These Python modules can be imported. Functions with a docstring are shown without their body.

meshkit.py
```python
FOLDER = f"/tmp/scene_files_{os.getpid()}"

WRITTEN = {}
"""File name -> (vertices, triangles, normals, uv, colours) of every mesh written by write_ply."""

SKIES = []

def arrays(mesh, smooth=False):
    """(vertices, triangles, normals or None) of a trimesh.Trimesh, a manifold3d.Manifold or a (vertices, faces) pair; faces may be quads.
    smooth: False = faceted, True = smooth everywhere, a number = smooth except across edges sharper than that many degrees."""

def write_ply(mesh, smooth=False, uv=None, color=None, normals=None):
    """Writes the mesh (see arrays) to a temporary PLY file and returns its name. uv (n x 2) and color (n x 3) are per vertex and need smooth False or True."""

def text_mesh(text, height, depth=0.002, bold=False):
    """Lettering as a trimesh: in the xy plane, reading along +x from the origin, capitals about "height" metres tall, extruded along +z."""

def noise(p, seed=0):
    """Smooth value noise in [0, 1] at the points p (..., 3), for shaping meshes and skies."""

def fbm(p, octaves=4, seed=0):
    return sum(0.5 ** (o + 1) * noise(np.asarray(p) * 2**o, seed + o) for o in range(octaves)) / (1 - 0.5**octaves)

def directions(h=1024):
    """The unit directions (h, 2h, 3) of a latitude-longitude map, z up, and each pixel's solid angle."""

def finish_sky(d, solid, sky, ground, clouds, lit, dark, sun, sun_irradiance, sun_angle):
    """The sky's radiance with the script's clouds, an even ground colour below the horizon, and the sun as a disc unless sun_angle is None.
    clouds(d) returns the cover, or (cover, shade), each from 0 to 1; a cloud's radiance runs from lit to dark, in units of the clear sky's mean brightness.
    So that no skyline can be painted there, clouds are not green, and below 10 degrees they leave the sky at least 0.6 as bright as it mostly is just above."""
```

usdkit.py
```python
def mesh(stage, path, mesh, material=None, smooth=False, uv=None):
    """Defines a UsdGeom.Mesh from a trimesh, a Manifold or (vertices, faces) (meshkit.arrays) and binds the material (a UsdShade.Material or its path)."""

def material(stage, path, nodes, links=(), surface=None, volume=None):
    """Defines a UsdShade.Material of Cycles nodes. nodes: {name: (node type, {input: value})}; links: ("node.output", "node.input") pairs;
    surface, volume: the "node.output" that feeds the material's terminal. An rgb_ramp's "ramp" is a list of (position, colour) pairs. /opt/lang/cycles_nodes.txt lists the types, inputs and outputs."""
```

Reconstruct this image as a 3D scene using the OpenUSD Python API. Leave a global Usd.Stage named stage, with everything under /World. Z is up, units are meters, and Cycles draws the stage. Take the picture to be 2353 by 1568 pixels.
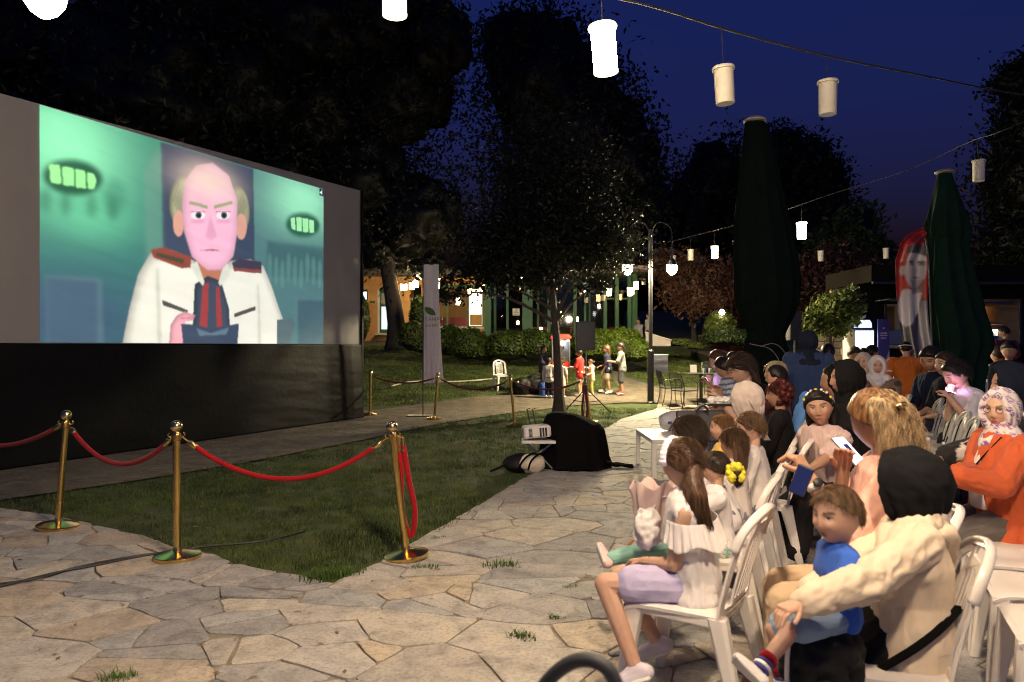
import math, random
import numpy as np, trimesh, usdkit, meshkit
import manifold3d as m3
from scipy.spatial import cKDTree, Voronoi
from scipy.ndimage import gaussian_filter
import shapely
from shapely.geometry import Polygon, MultiPolygon, Point, box as sbox
from shapely.ops import unary_union
from pxr import Usd, UsdGeom, UsdLux, UsdShade, Gf, Sdf, Vt

stage = Usd.Stage.CreateInMemory()
UsdGeom.SetStageUpAxis(stage, 'Z'); UsdGeom.SetStageMetersPerUnit(stage, 1.0)
UsdGeom.Xform.Define(stage, '/World'); UsdGeom.Scope.Define(stage, '/World/Looks')
# ------------------------------------------------------------------ camera, sky, exposure
FOC, CX, HZ, EYE = 1690.0, 1176.5, 797.0, 1.52          # lens in units of a 2353 x 1568 picture
cam = UsdGeom.Camera.Define(stage, '/World/camera')
cam.CreateHorizontalApertureAttr(36.0); cam.CreateVerticalApertureAttr(36.0*682/1024)
cam.CreateFocalLengthAttr(36.0*FOC/2353)
cam.CreateVerticalApertureOffsetAttr(36.0*(HZ-784)/2353)
cam.CreateClippingRangeAttr((0.1, 1000.0))
cam.CreateFStopAttr(2.8); cam.CreateFocusDistanceAttr(6.5)
cam.CreateExposureAttr(2.0)
cx = UsdGeom.Xformable(cam); cx.AddTranslateOp().Set((0, 0, EYE)); cx.AddRotateXOp().Set(90.0)
dome = UsdLux.DomeLight.Define(stage, '/World/sky')
dome.CreateIntensityAttr(1.0)
SKY = usdkit.material(stage, '/World/Looks/dusk_sky', {
    's': ('sky_texture', {'sky_type': 'single_scattering', 'sun_disc': False, 'sun_elevation': -0.045, 'sun_rotation': 3.14, 'altitude': 100.0, 'air_density': 1.0, 'aerosol_density': 0.6, 'ozone_density': 3.0}),
    't': ('mix_color', {'blend_type': 'multiply', 'fac': 1.0, 'b': (0.42, 0.66, 1.35), 'use_clamp': False}),
    'b': ('background_shader', {'strength': 0.165})}, [('s.color', 't.a'), ('t.result', 'b.color')], surface='b.background')
UsdShade.MaterialBindingAPI.Apply(dome.GetPrim()).Bind(SKY)
dome.GetPrim().SetCustomDataByKey('kind', 'structure')
# ------------------------------------------------------------------ helpers
rng = np.random.default_rng(7)
NAMES = {}
def at(vx, vy, Y): return np.array([(vx-CX)/FOC*Y, Y, EYE-(vy-HZ)/FOC*Y])
def gd(vx, vy, z=0.0):
    Y = (EYE-z)*FOC/(vy-HZ); return np.array([(vx-CX)/FOC*Y, Y, z])
def sstep(a, b, x):
    t = np.clip((np.asarray(x, float)-a)/(b-a), 0, 1); return t*t*(3-2*t)
def ground_z(x, y):
    y = np.asarray(y, float); x = np.asarray(x, float)
    r = np.maximum(y-17.6, 0); s = 0.105*r*r/(r+1.2)
    damp = 1-0.72*sstep(6.0, 10.5, x)*(1-sstep(28, 36, y))
    return s*damp*(1-sstep(60, 90, y)*0.5)
def numbered(parent, name):
    k = (parent, name); n = NAMES.get(k, 0); NAMES[k] = n+1
    return name if n == 0 else f'{name}_{n:03d}'
def tag(p, label=None, cat=None, group=None, kind=None):
    p = p.GetPrim() if hasattr(p, 'GetPrim') else p
    for k, v in (('label', label), ('category', cat), ('group', group), ('kind', kind)):
        if v: p.SetCustomDataByKey(k, v)
    return p
def thing(name, label, cat, loc=(0, 0, 0), rotz=0.0, group=None):
    x = UsdGeom.Xform.Define(stage, '/World/'+numbered('/World', name))
    x.AddTranslateOp().Set(Gf.Vec3d(*map(float, loc))); x.AddRotateZOp().Set(math.degrees(rotz))
    return tag(x, label, cat, group)
def obj(name, mesh, mat, parent=None, smooth=35, paint=None, label=None, cat=None, group=None, kind=None, pin=None):
    """One mesh: a part of PARENT, or top-level."""
    par = '/World' if parent is None else str(parent.GetPath() if hasattr(parent, 'GetPath') else parent)
    path = par+'/'+numbered(par, name)
    if hasattr(mesh, 'vertices'): mesh = (np.array(mesh.vertices), np.array(mesh.faces))
    m = usdkit.mesh(stage, path, mesh, M[mat] if isinstance(mat, str) else mat, smooth if paint is None else (True if smooth else False))
    if paint is not None:
        UsdGeom.PrimvarsAPI(m).CreatePrimvar('paint', Sdf.ValueTypeNames.Color3fArray, 'vertex').Set(Vt.Vec3fArray.FromNumpy(np.asarray(paint, np.float32)))
    return tag(m, label, cat, group, kind)
def kindclass(name):
    p = stage.CreateClassPrim('/World/'+name); p.SetTypeName('Xform'); return p
def copyof(cls, name, label, cat, loc, rotz=0.0, group=None, rotx=0.0, roty=0.0, scale=None):
    x = UsdGeom.Xform.Define(stage, '/World/'+numbered('/World', name))
    x.GetPrim().GetReferences().AddInternalReference(cls.GetPath()); x.GetPrim().SetInstanceable(True)
    x.AddTranslateOp().Set(Gf.Vec3d(*map(float, loc))); x.AddRotateZOp().Set(math.degrees(rotz))
    if rotx: x.AddRotateXOp().Set(math.degrees(rotx))
    if roty: x.AddRotateYOp().Set(math.degrees(roty))
    if scale is not None: x.AddScaleOp().Set(Gf.Vec3f(*map(float, scale if np.ndim(scale) else (scale,)*3)))
    return tag(x, label, cat, group)
# ---- shapes: all return (vertices, triangles)
def tri(v, f):
    f = np.asarray(f, int)
    if f.shape[1] == 4: f = np.vstack([f[:, [0, 1, 2]], f[:, [0, 2, 3]]])
    return np.asarray(v, float), f
def join(*ms):
    ms = [m for m in (ms[0] if len(ms) == 1 and isinstance(ms[0], list) else ms)]
    vs, fs, n = [], [], 0
    for m in ms:
        v, f = (np.array(m.vertices), np.array(m.faces)) if hasattr(m, 'vertices') else m
        vs.append(v); fs.append(f+n); n += len(v)
    return np.vstack(vs), np.vstack(fs)
def move(m, t=(0, 0, 0), rz=0.0, rx=0.0, ry=0.0, s=1.0):
    v, f = (np.array(m.vertices), np.array(m.faces)) if hasattr(m, 'vertices') else m
    v = v*np.asarray(s)
    for a, i, j in ((rx, 1, 2), (ry, 2, 0), (rz, 0, 1)):
        if a:
            c, n = math.cos(a), math.sin(a); w = v.copy(); w[:, i] = c*v[:, i]-n*v[:, j]; w[:, j] = n*v[:, i]+c*v[:, j]; v = w
    return v+np.asarray(t, float), f
BF = np.array([[0, 2, 3, 1], [4, 5, 7, 6], [0, 1, 5, 4], [2, 6, 7, 3], [0, 4, 6, 2], [1, 3, 7, 5]])
def box(c, s, ch=0.0):
    """Box of size S at centre C, its edges chamfered by CH."""
    s = np.asarray(s, float)
    if ch <= 0:
        v = np.array([[x, y, z] for z in (-.5, .5) for y in (-.5, .5) for x in (-.5, .5)])*s
        return tri(v+np.asarray(c), BF[:, [0, 2, 3, 1]] if False else np.array([[0, 2, 3, 1], [4, 5, 7, 6], [0, 1, 5, 4], [2, 6, 7, 3], [0, 4, 6, 2], [1, 3, 7, 5]]))
    p = []
    for ax in range(3):
        e = s/2-ch; e[ax] = s[ax]/2
        p += [[sx*e[0], sy*e[1], sz*e[2]] for sx in (-1, 1) for sy in (-1, 1) for sz in (-1, 1)]
    h = m3.Manifold.hull_points(np.array(p)).to_mesh()
    return np.array(h.vert_properties[:, :3], float)+np.asarray(c), np.array(h.tri_verts, int)
def frame_of(t):
    t = t/(np.linalg.norm(t)+1e-12); a = np.cross(t, [0, 0, 1.0] if abs(t[2]) < .9 else [1.0, 0, 0]); a /= np.linalg.norm(a); return a, np.cross(t, a)
def tube(pts, r, n=8, caps=True, flat=None):
    """A polyline as a tube; r one radius or one per point; flat=(width factor, height factor)."""
    p = np.asarray(pts, float); k = len(p); r = np.broadcast_to(np.asarray(r, float), (k,))
    t = np.gradient(p, axis=0); t /= np.linalg.norm(t, axis=1, keepdims=True)+1e-12
    a, _ = frame_of(t[0]); A = []
    for i in range(k):
        a = a-t[i]*(a@t[i]); a /= np.linalg.norm(a)+1e-12; A.append(a)
    A = np.array(A); B = np.cross(t, A); ang = np.arange(n)*2*np.pi/n
    fa, fb = flat or (1, 1)
    v = p[:, None]+r[:, None, None]*(fa*np.cos(ang)[None, :, None]*A[:, None]+fb*np.sin(ang)[None, :, None]*B[:, None])
    i, j = np.meshgrid(np.arange(k-1), np.arange(n), indexing='ij')
    q = np.stack([i*n+j, i*n+(j+1) % n, (i+1)*n+(j+1) % n, (i+1)*n+j], -1).reshape(-1, 4)
    v, f = tri(v.reshape(-1, 3), q)
    if caps:
        v = np.vstack([v, p[0], p[-1]]); c0, c1 = k*n, k*n+1; jj = np.arange(n)
        f = np.vstack([f, np.stack([np.full(n, c0), (jj+1) % n, jj], 1), np.stack([np.full(n, c1), (k-1)*n+jj, (k-1)*n+(jj+1) % n], 1)])
    return v, f
def rod(a, b, r, n=8): return tube([a, b], r, n)
def lathe(prof, n=24, c=(0, 0, 0)):
    """Turns (radius, height) pairs about a vertical axis."""
    pr = np.asarray(prof, float); k = len(pr); ang = np.arange(n)*2*np.pi/n
    v = np.stack([pr[:, 0][:, None]*np.cos(ang), pr[:, 0][:, None]*np.sin(ang), np.repeat(pr[:, 1][:, None], n, 1)], -1).reshape(-1, 3)
    i, j = np.meshgrid(np.arange(k-1), np.arange(n), indexing='ij')
    return tri(v+np.asarray(c), np.stack([i*n+j, i*n+(j+1) % n, (i+1)*n+(j+1) % n, (i+1)*n+j], -1).reshape(-1, 4))
def ball(c, r, sub=2):
    m = trimesh.creation.icosphere(sub); return np.array(m.vertices)*np.asarray(r)+np.asarray(c), np.array(m.faces)
def prism(poly, h, z=0.0):
    m = trimesh.creation.extrude_polygon(poly, h, engine='earcut'); return np.array(m.vertices)+[0, 0, z], np.array(m.faces)
def grid(P):
    """(rows, cols, 3) points as a sheet."""
    a, b = P.shape[:2]; i, j = np.meshgrid(np.arange(a-1), np.arange(b-1), indexing='ij')
    return tri(P.reshape(-1, 3), np.stack([i*b+j, i*b+j+1, (i+1)*b+j+1, (i+1)*b+j], -1).reshape(-1, 4))
def slab(P, t):
    """A sheet given thickness T along its normals, closed."""
    v, f = grid(P); a, b = P.shape[:2]
    n = np.cross(np.gradient(P, axis=1), np.gradient(P, axis=0)); n /= np.linalg.norm(n, axis=2, keepdims=True)+1e-12
    w = v-(n*t).reshape(-1, 3); N = len(v)
    idx = np.arange(N).reshape(a, b); rim = np.concatenate([idx[0, :], idx[1:, -1], idx[-1, -2::-1], idx[-2:0:-1, 0]])
    q = np.stack([rim, np.roll(rim, -1), np.roll(rim, -1)+N, rim+N], 1)
    return np.vstack([v, w]), np.vstack([f[:, ::-1], f+N, tri(v, q)[1]])
def curve(pts, n=20):
    """A smooth curve through the points."""
    p = np.asarray(pts, float); t = np.arange(len(p))
    if len(p) < 3: return np.linspace(p[0], p[-1], n)
    from scipy.interpolate import CubicSpline
    d = np.r_[0, np.cumsum(np.linalg.norm(np.diff(p, axis=0), axis=1)+1e-9)]
    return CubicSpline(d, p, bc_type='natural')(np.linspace(0, d[-1], n))
def sag(a, b, drop, n=24):
    a, b = np.asarray(a, float), np.asarray(b, float); t = np.linspace(0, 1, n)[:, None]
    p = a*(1-t)+b*t; p[:, 2] -= (4*drop*t*(1-t))[:, 0]; return p
# ------------------------------------------------------------------ materials
M = {}
def mat(name, col, rough=0.6, metal=0.0, var=0.0, vscale=6.0, bump=0.0, bscale=40.0, spec=0.5, sheen=0.0, stretch=None, detail=4.0, coat=0.0, sss=0.0):
    """A principled material whose colour and relief vary by noise in world space."""
    n = {'p': ('principled_bsdf', {'base_color': col, 'roughness': rough, 'metallic': metal, 'specular_ior_level': spec, 'sheen_weight': sheen, 'coat_weight': coat})}
    l = []
    if sss: n['p'][1].update(subsurface_weight=sss, subsurface_radius=(1.0, .35, .2), subsurface_scale=0.012)
    if var or bump:
        n['g'] = ('geometry', {}); vec = 'g.position'
        if stretch:
            n['m'] = ('mapping', {'scale': stretch}); l.append((vec, 'm.vector')); vec = 'm.vector'
    if var:
        c = np.array(col)
        n['n'] = ('noise_texture', {'scale': vscale, 'detail': detail, 'roughness': .6}); l.append((vec, 'n.vector'))
        n['r'] = ('rgb_ramp', {'ramp': [(.25, tuple(c*(1-var))), (.5, tuple(c)), (.75, tuple(np.minimum(c*(1+var), .95)))]})
        l += [('n.fac', 'r.fac'), ('r.color', 'p.base_color')]
    if bump:
        n['n2'] = ('noise_texture', {'scale': bscale, 'detail': 5.0, 'roughness': .6}); n['b'] = ('bump', {'strength': 1.0, 'distance': bump})
        l += [(vec, 'n2.vector'), ('n2.fac', 'b.height'), ('b.normal', 'p.normal')]
    M[name] = usdkit.material(stage, '/World/Looks/'+name, n, l, surface='p.BSDF'); return M[name]
def painted(name, rough=0.6, emit=0.0, bump=0.0, bscale=60.0, sss=0.0, spec=0.4, sheen=0.0, var=0.0, vscale=12.0):
    """Colour from the mesh's own paint."""
    n = {'a': ('attribute', {'attribute': 'paint'}), 'p': ('principled_bsdf', {'roughness': rough, 'specular_ior_level': spec, 'sheen_weight': sheen})}
    l = [('a.color', 'p.base_color')]
    if sss: n['p'][1].update(subsurface_weight=sss, subsurface_radius=(1.0, .35, .2), subsurface_scale=0.01)
    if emit: n['p'][1].update(emission_strength=emit); l.append(('a.color', 'p.emission_color'))
    if var:
        n['gv'] = ('geometry', {}); n['nv'] = ('noise_texture', {'scale': vscale, 'detail': 4.0}); n['rv'] = ('rgb_ramp', {'ramp': [(.3, (1-var,)*3), (.7, (1.0, 1.0, 1.0))]})
        n['mv'] = ('mix_color', {'blend_type': 'multiply', 'fac': 1.0})
        l = [x for x in l if x[1] != 'p.base_color']+[('gv.position', 'nv.vector'), ('nv.fac', 'rv.fac'), ('rv.color', 'mv.b'), ('a.color', 'mv.a'), ('mv.result', 'p.base_color')]
    if bump:
        n['g'] = ('geometry', {}); n['n2'] = ('noise_texture', {'scale': bscale, 'detail': 4.0}); n['b'] = ('bump', {'strength': 1.0, 'distance': bump})
        l += [('g.position', 'n2.vector'), ('n2.fac', 'b.height'), ('b.normal', 'p.normal')]
    M[name] = usdkit.material(stage, '/World/Looks/'+name, n, l, surface='p.BSDF'); return M[name]
def glow(name, col, strength):
    M[name] = usdkit.material(stage, '/World/Looks/'+name, {'e': ('emission', {'color': col, 'strength': strength})}, surface='e.emission'); return M[name]
WARM = (1.0, 0.62, 0.27); COLD = (0.86, 0.93, 1.0)
glow('lamp_warm', (1.0, 0.76, 0.46), 36.0); glow('lamp_near', (1.0, 0.76, 0.52), 150.0); glow('lamp_cold', COLD, 5.5); glow('lamp_far', (1.0, .83, .50), 560.0)
glow('lamp_white_lantern', (.92, 1.0, .95), 3.0); glow('lamp_wall', (1.0, .74, .40), 22.0); glow('lamp_small', (1.0, .66, .28), 7.0); glow('lamp_tiny', (1.0, .8, .6), 12.0)
glow('fridge_glow', (.88, .95, 1.0), 3.2); glow('popcorn_glow', (.92, .95, 1.0), 25.0); glow('phone_glow', (.80, .78, 1.0), 1.2)
glow('tv_glow', (1.0, .85, .6), 1.0); glow('door_glow', (.92, .96, 1.0), .26); glow('window_cool_glow', (.75, .92, 1.0), .75)
mat('brass', (.72, .50, .17), .22, 1.0, var=.12, vscale=14, bump=.0006, bscale=60)
mat('chrome_brass', (.80, .62, .30), .2, 1.0)
mat('velvet_red', (.30, .006, .010), .85, spec=.15, var=.25, vscale=70, sheen=.1, bump=.001, bscale=300)
mat('velvet_dark', (.13, .008, .015), .8, var=.25, vscale=70, bump=.001, bscale=300)
mat('white_plastic', (.74, .70, .65), .34, var=.06, vscale=5, bump=.0004, bscale=120)
mat('black_metal', (.018, .018, .02), .38, var=.2, vscale=20)
mat('dark_metal', (.03, .032, .036), .42, 0.0, var=.2, vscale=15)
mat('grey_metal', (.33, .34, .36), .4, .8, var=.1)
mat('steel', (.5, .5, .52), .3, 1.0)
mat('black_cloth', (.0042, .004, .0042), .95, spec=.08, var=.25, vscale=8, bump=.003, bscale=30)
mat('black_plastic', (.02, .02, .022), .5, var=.2)
mat('rubber_cable', (.012, .012, .013), .55)
mat('white_laminate', (.75, .72, .66), .35, var=.04)
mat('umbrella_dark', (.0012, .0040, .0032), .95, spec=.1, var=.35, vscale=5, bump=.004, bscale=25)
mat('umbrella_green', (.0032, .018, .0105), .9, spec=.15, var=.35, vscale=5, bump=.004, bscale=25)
mat('umbrella_cap', (.30, .27, .22), .6)
mat('lantern_shell', (.62, .58, .48), .4, var=.08, vscale=12)
mat('bark', (.075, .058, .042), .9, var=.5, vscale=14, bump=.02, bscale=30, stretch=(3, 3, .6))
mat('bark_dark', (.03, .024, .019), .95, var=.5, vscale=10, bump=.02, bscale=22, stretch=(3, 3, .6))
mat('stucco_ochre', (.56, .30, .105), .85, var=.12, vscale=3, bump=.004, bscale=50)
mat('stucco_trim', (.62, .54, .42), .7)
mat('green_paint', (.022, .12, .045), .45, var=.12)
mat('dark_roof', (.10, .085, .08), .7, var=.2)
mat('pale_fascia', (.42, .36, .33), .6, var=.1)
mat('kiosk_black', (.006, .006, .008), .7, spec=.15, var=.25, vscale=6)
mat('kiosk_wood', (.010, .008, .007), .9, spec=.05, var=.35, vscale=7, stretch=(1, 1, 8))
mat('counter_stone', (.30, .27, .23), .35, var=.2)
mat('red_wood', (.20, .06, .025), .5, var=.3, vscale=9)
mat('stone_wall', (.36, .24, .15), .9, var=.35, vscale=4, bump=.01, bscale=20)
mat('interior_wood', (.35, .17, .07), .6, var=.3, vscale=6)
mat('white_paper', (.80, .77, .70), .7)
mat('ink', (.06, .05, .04), .7)
mat('red_plastic', (.62, .025, .02), .4, var=.05)
mat('blue_plastic', (.05, .13, .45), .35)
mat('popcorn', (.75, .60, .16), .8, var=.4, vscale=50, bump=.01, bscale=80)
mat('navy_panel', (.045, .035, .20), .5)
mat('foam_grey', (.045, .047, .05), .6, bump=.0006, bscale=300)
mat('bag_black', (.006, .006, .006), .6, spec=.25, var=.3, bump=.006, bscale=14)
mat('grout', (.25, .21, .155), .95, var=.35, vscale=9, bump=.012, bscale=35)
mat('lawn_soil', (.055, .072, .020), 1.0, var=.5, vscale=2.2, bump=.02, bscale=30)
mat('dirt_path', (.125, .102, .072), .95, var=.55, vscale=3.2, bump=.05, bscale=9, detail=9.0)
mat('lantern_wire', (.03, .026, .024), .6)
mat('clear_bag', (.55, .55, .56), .12, spec=.8)
painted('paint_matte', .7); painted('paint_satin', .32, spec=.6); painted('skin', .52, sss=.12, spec=.35, bump=.0006, bscale=180, var=.10, vscale=30)
painted('eye_paint', .12, spec=.6)
painted('cloth_paint', .85, sheen=.15, bump=.0012, bscale=160, var=.10, vscale=25)
painted('screen_paint', .7, emit=.20)
M['glass'] = usdkit.material(stage, '/World/Looks/glass', {'f': ('fresnel', {'IOR': 1.45}), 't': ('transparent_bsdf', {'color': (.93, .95, .94)}), 'g': ('glossy_bsdf', {'roughness': .03, 'color': (.9, .9, .9)}), 'm': ('mix_closure', {})},
    [('f.fac', 'm.fac'), ('t.BSDF', 'm.closure1'), ('g.BSDF', 'm.closure2')], surface='m.closure')
def leafmat(name, col, var=.45, trans=.3, vscale=1.6):
    c = np.array(col)
    M[name] = usdkit.material(stage, '/World/Looks/'+name, {
        'g': ('geometry', {}), 'n': ('noise_texture', {'scale': vscale, 'detail': 3.0}), 'w': ('math', {'math_type': 'multiply_add', 'value2': .5, 'value3': .0}),
        'ad': ('math', {'math_type': 'add'}), 'r': ('rgb_ramp', {'ramp': [(.3, tuple(c*(1-var))), (.8, tuple(c*(1+var)))]}),
        'd': ('principled_bsdf', {'roughness': .5, 'specular_ior_level': .35}), 't': ('translucent_bsdf', {}), 'm': ('mix_closure', {'fac': trans})},
        [('g.position', 'n.vector'), ('g.random_per_island', 'w.value1'), ('n.fac', 'ad.value1'), ('w.value', 'ad.value2'), ('ad.value', 'r.fac'), ('r.color', 'd.base_color'), ('r.color', 't.color'), ('d.BSDF', 'm.closure1'), ('t.BSDF', 'm.closure2')], surface='m.closure')
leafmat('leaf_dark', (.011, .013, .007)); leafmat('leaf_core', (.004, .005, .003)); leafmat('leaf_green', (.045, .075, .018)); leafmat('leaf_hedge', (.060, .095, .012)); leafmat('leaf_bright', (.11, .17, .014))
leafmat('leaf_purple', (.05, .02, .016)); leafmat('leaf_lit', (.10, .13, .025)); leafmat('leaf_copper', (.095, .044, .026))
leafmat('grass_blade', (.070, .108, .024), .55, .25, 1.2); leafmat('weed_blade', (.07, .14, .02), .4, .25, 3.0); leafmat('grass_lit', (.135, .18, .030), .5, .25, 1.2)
leafmat('grass_dry', (.19, .15, .06), .4, .2, 2.0); leafmat('dead_leaf', (.24, .15, .06), .5, .15, 8.0)
glow('lamp_rim', (1.0, .74, .40), .75)
leafmat('flower_red', (.35, .02, .02), .4)
# ------------------------------------------------------------------ ground, paving, lawn
def gz(vx, vy):
    """Where the line of sight through a picture point meets the ground."""
    lo = 1.0; prev = None
    for Y in np.linspace(2, 90, 1400):
        p = at(vx, vy, Y)
        if p[2] <= ground_z(p[0], p[1]): return np.array([p[0], p[1], float(ground_z(p[0], p[1]))])
    return at(vx, vy, 90.0)
def vpoly(pts): return Polygon([gz(*p)[:2] for p in pts]).buffer(0)
xs = np.unique(np.r_[np.linspace(-70, -14, 15), np.linspace(-14, 22, 73), np.linspace(22, 80, 15)])
ys = np.unique(np.r_[np.linspace(-12, 16, 29), np.linspace(16, 45, 88), np.linspace(45, 130, 20)])
gx, gy = np.meshgrid(xs, ys)
P = np.stack([gx, gy, ground_z(gx, gy)-.02+.03*(meshkit.fbm(np.stack([gx, gy, 0*gx], -1)*.5, 3, 3)-.5)*sstep(18, 22, gy)], -1)
obj('ground', grid(P), 'lawn_soil', kind='structure', smooth=True)
lawn_poly = vpoly([(-420, 1160), (-150, 1172), (0, 1168), (120, 1186), (240, 1212), (330, 1232), (400, 1262), (500, 1278), (530, 1296), (600, 1312), (690, 1326), (765, 1338), (810, 1318), (880, 1288), (950, 1250), (1010, 1212),
                   (1090, 1168), (1150, 1130), (1200, 1100), (1270, 1060), (1340, 1012), (1390, 985), (1430, 962), (1510, 938), (1512, 926), (1440, 925), (1300, 933), (1190, 946), (1010, 973), (830, 1012), (560, 1064), (300, 1108), (0, 1150), (-420, 1150)])
path_poly = vpoly([(-420, 1151), (0, 1151), (300, 1109), (560, 1065), (830, 1013), (1010, 974), (1190, 947), (1300, 934), (1440, 926), (1512, 927), (1600, 930), (1900, 930), (1900, 898), (1640, 893), (1510, 890), (1440, 868), (1395, 842), (1372, 842), (1400, 866), (1425, 893), (1300, 903), (1100, 912), (1000, 926), (900, 938), (780, 950), (500, 990), (200, 1035), (-420, 1090)])
hill_path = vpoly([(1592, 808), (1660, 806), (1760, 832), (1900, 862), (1900, 890), (1790, 872), (1700, 846)])
whole = Polygon([(-9, .6), (9.5, .6), (12.5, 10), (13, 19), (3.5, 19.3), (3.4, 17.6), (-4.5, 14), (-9, 9)])
pave_poly = whole.difference(lawn_poly).difference(path_poly)
def sheet(poly, z, step=.5):
    """A polygon laid on the ground at a given height above it."""
    vs, fs, n = [], [], 0
    for g in getattr(poly, 'geoms', [poly]):
        if g.is_empty or g.area < .01: continue
        v, f = trimesh.creation.triangulate_polygon(g.segmentize(step), engine='earcut')
        m = trimesh.Trimesh(np.c_[v, np.zeros(len(v))], f, process=False)
        for _ in range(3 if step < 1 else 0): m = m.subdivide() if len(m.faces) < 6000 else m
        v = np.array(m.vertices); v[:, 2] = ground_z(v[:, 0], v[:, 1])+z; fc = np.array(m.faces)
        nn = np.cross(v[fc[:, 1]]-v[fc[:, 0]], v[fc[:, 2]]-v[fc[:, 0]])[:, 2]; fc[nn < 0] = fc[nn < 0][:, ::-1]
        vs.append(v); fs.append(fc+n); n += len(v)
    return np.vstack(vs), np.vstack(fs)
pav = obj('paving', sheet(pave_poly, -.012, 2.0), 'grout', kind='structure', smooth=True)
obj('dirt_path', sheet(path_poly, .004, .7), 'dirt_path', kind='structure', smooth=True)
mat('hill_paving', (.30, .23, .15), .9, var=.35, vscale=2.2, bump=.012, bscale=12)
obj('hill_path', sheet(hill_path, .012, .7), 'hill_paving', kind='structure', smooth=True)
STONES = [(.30, .265, .215), (.34, .30, .24), (.27, .25, .225), (.235, .225, .21), (.36, .315, .235), (.31, .245, .175), (.21, .205, .20), (.33, .30, .255), (.36, .285, .185), (.26, .26, .25)]
for k, c in enumerate(STONES):
    c = np.array(c)*1.42; c = c*.60+c.mean()*.40
    M[f'stone_{k}'] = usdkit.material(stage, f'/World/Looks/stone_{k}', {
        'g': ('geometry', {}), 'n': ('noise_texture', {'scale': 5.5, 'detail': 8.0, 'roughness': .62, 'distortion': .8}),
        'r': ('rgb_ramp', {'ramp': [(.26, tuple(c*.50)), (.42, tuple(c*.86)), (.56, tuple(c*1.08)), (.75, tuple(c*np.array([1.28, 1.18, 1.0])))]}),
        'n3': ('noise_texture', {'scale': 48.0, 'detail': 6.0, 'roughness': .7}), 'r3': ('rgb_ramp', {'ramp': [(.36, (.58, .57, .55)), (.47, (.92, .91, .90)), (.62, (1.08, 1.07, 1.05))]}), 'mx': ('mix_color', {'blend_type': 'multiply', 'fac': .8}),
        'mp': ('mapping', {'scale': (1.0, 1.6, 1.0), 'rotation': (0, 0, .5*k)}), 'n2': ('noise_texture', {'scale': 9.0, 'detail': 9.0, 'roughness': .62}), 'b': ('bump', {'strength': .9, 'distance': .022}),
        'p': ('principled_bsdf', {'roughness': .74, 'specular_ior_level': .3})},
        [('g.position', 'n.vector'), ('n.fac', 'r.fac'), ('g.position', 'n3.vector'), ('n3.fac', 'r3.fac'), ('r.color', 'mx.a'), ('r3.color', 'mx.b'), ('mx.result', 'p.base_color'), ('g.position', 'mp.vector'), ('mp.vector', 'n2.vector'), ('n2.fac', 'b.height'), ('b.normal', 'p.normal')], surface='p.BSDF')
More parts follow.
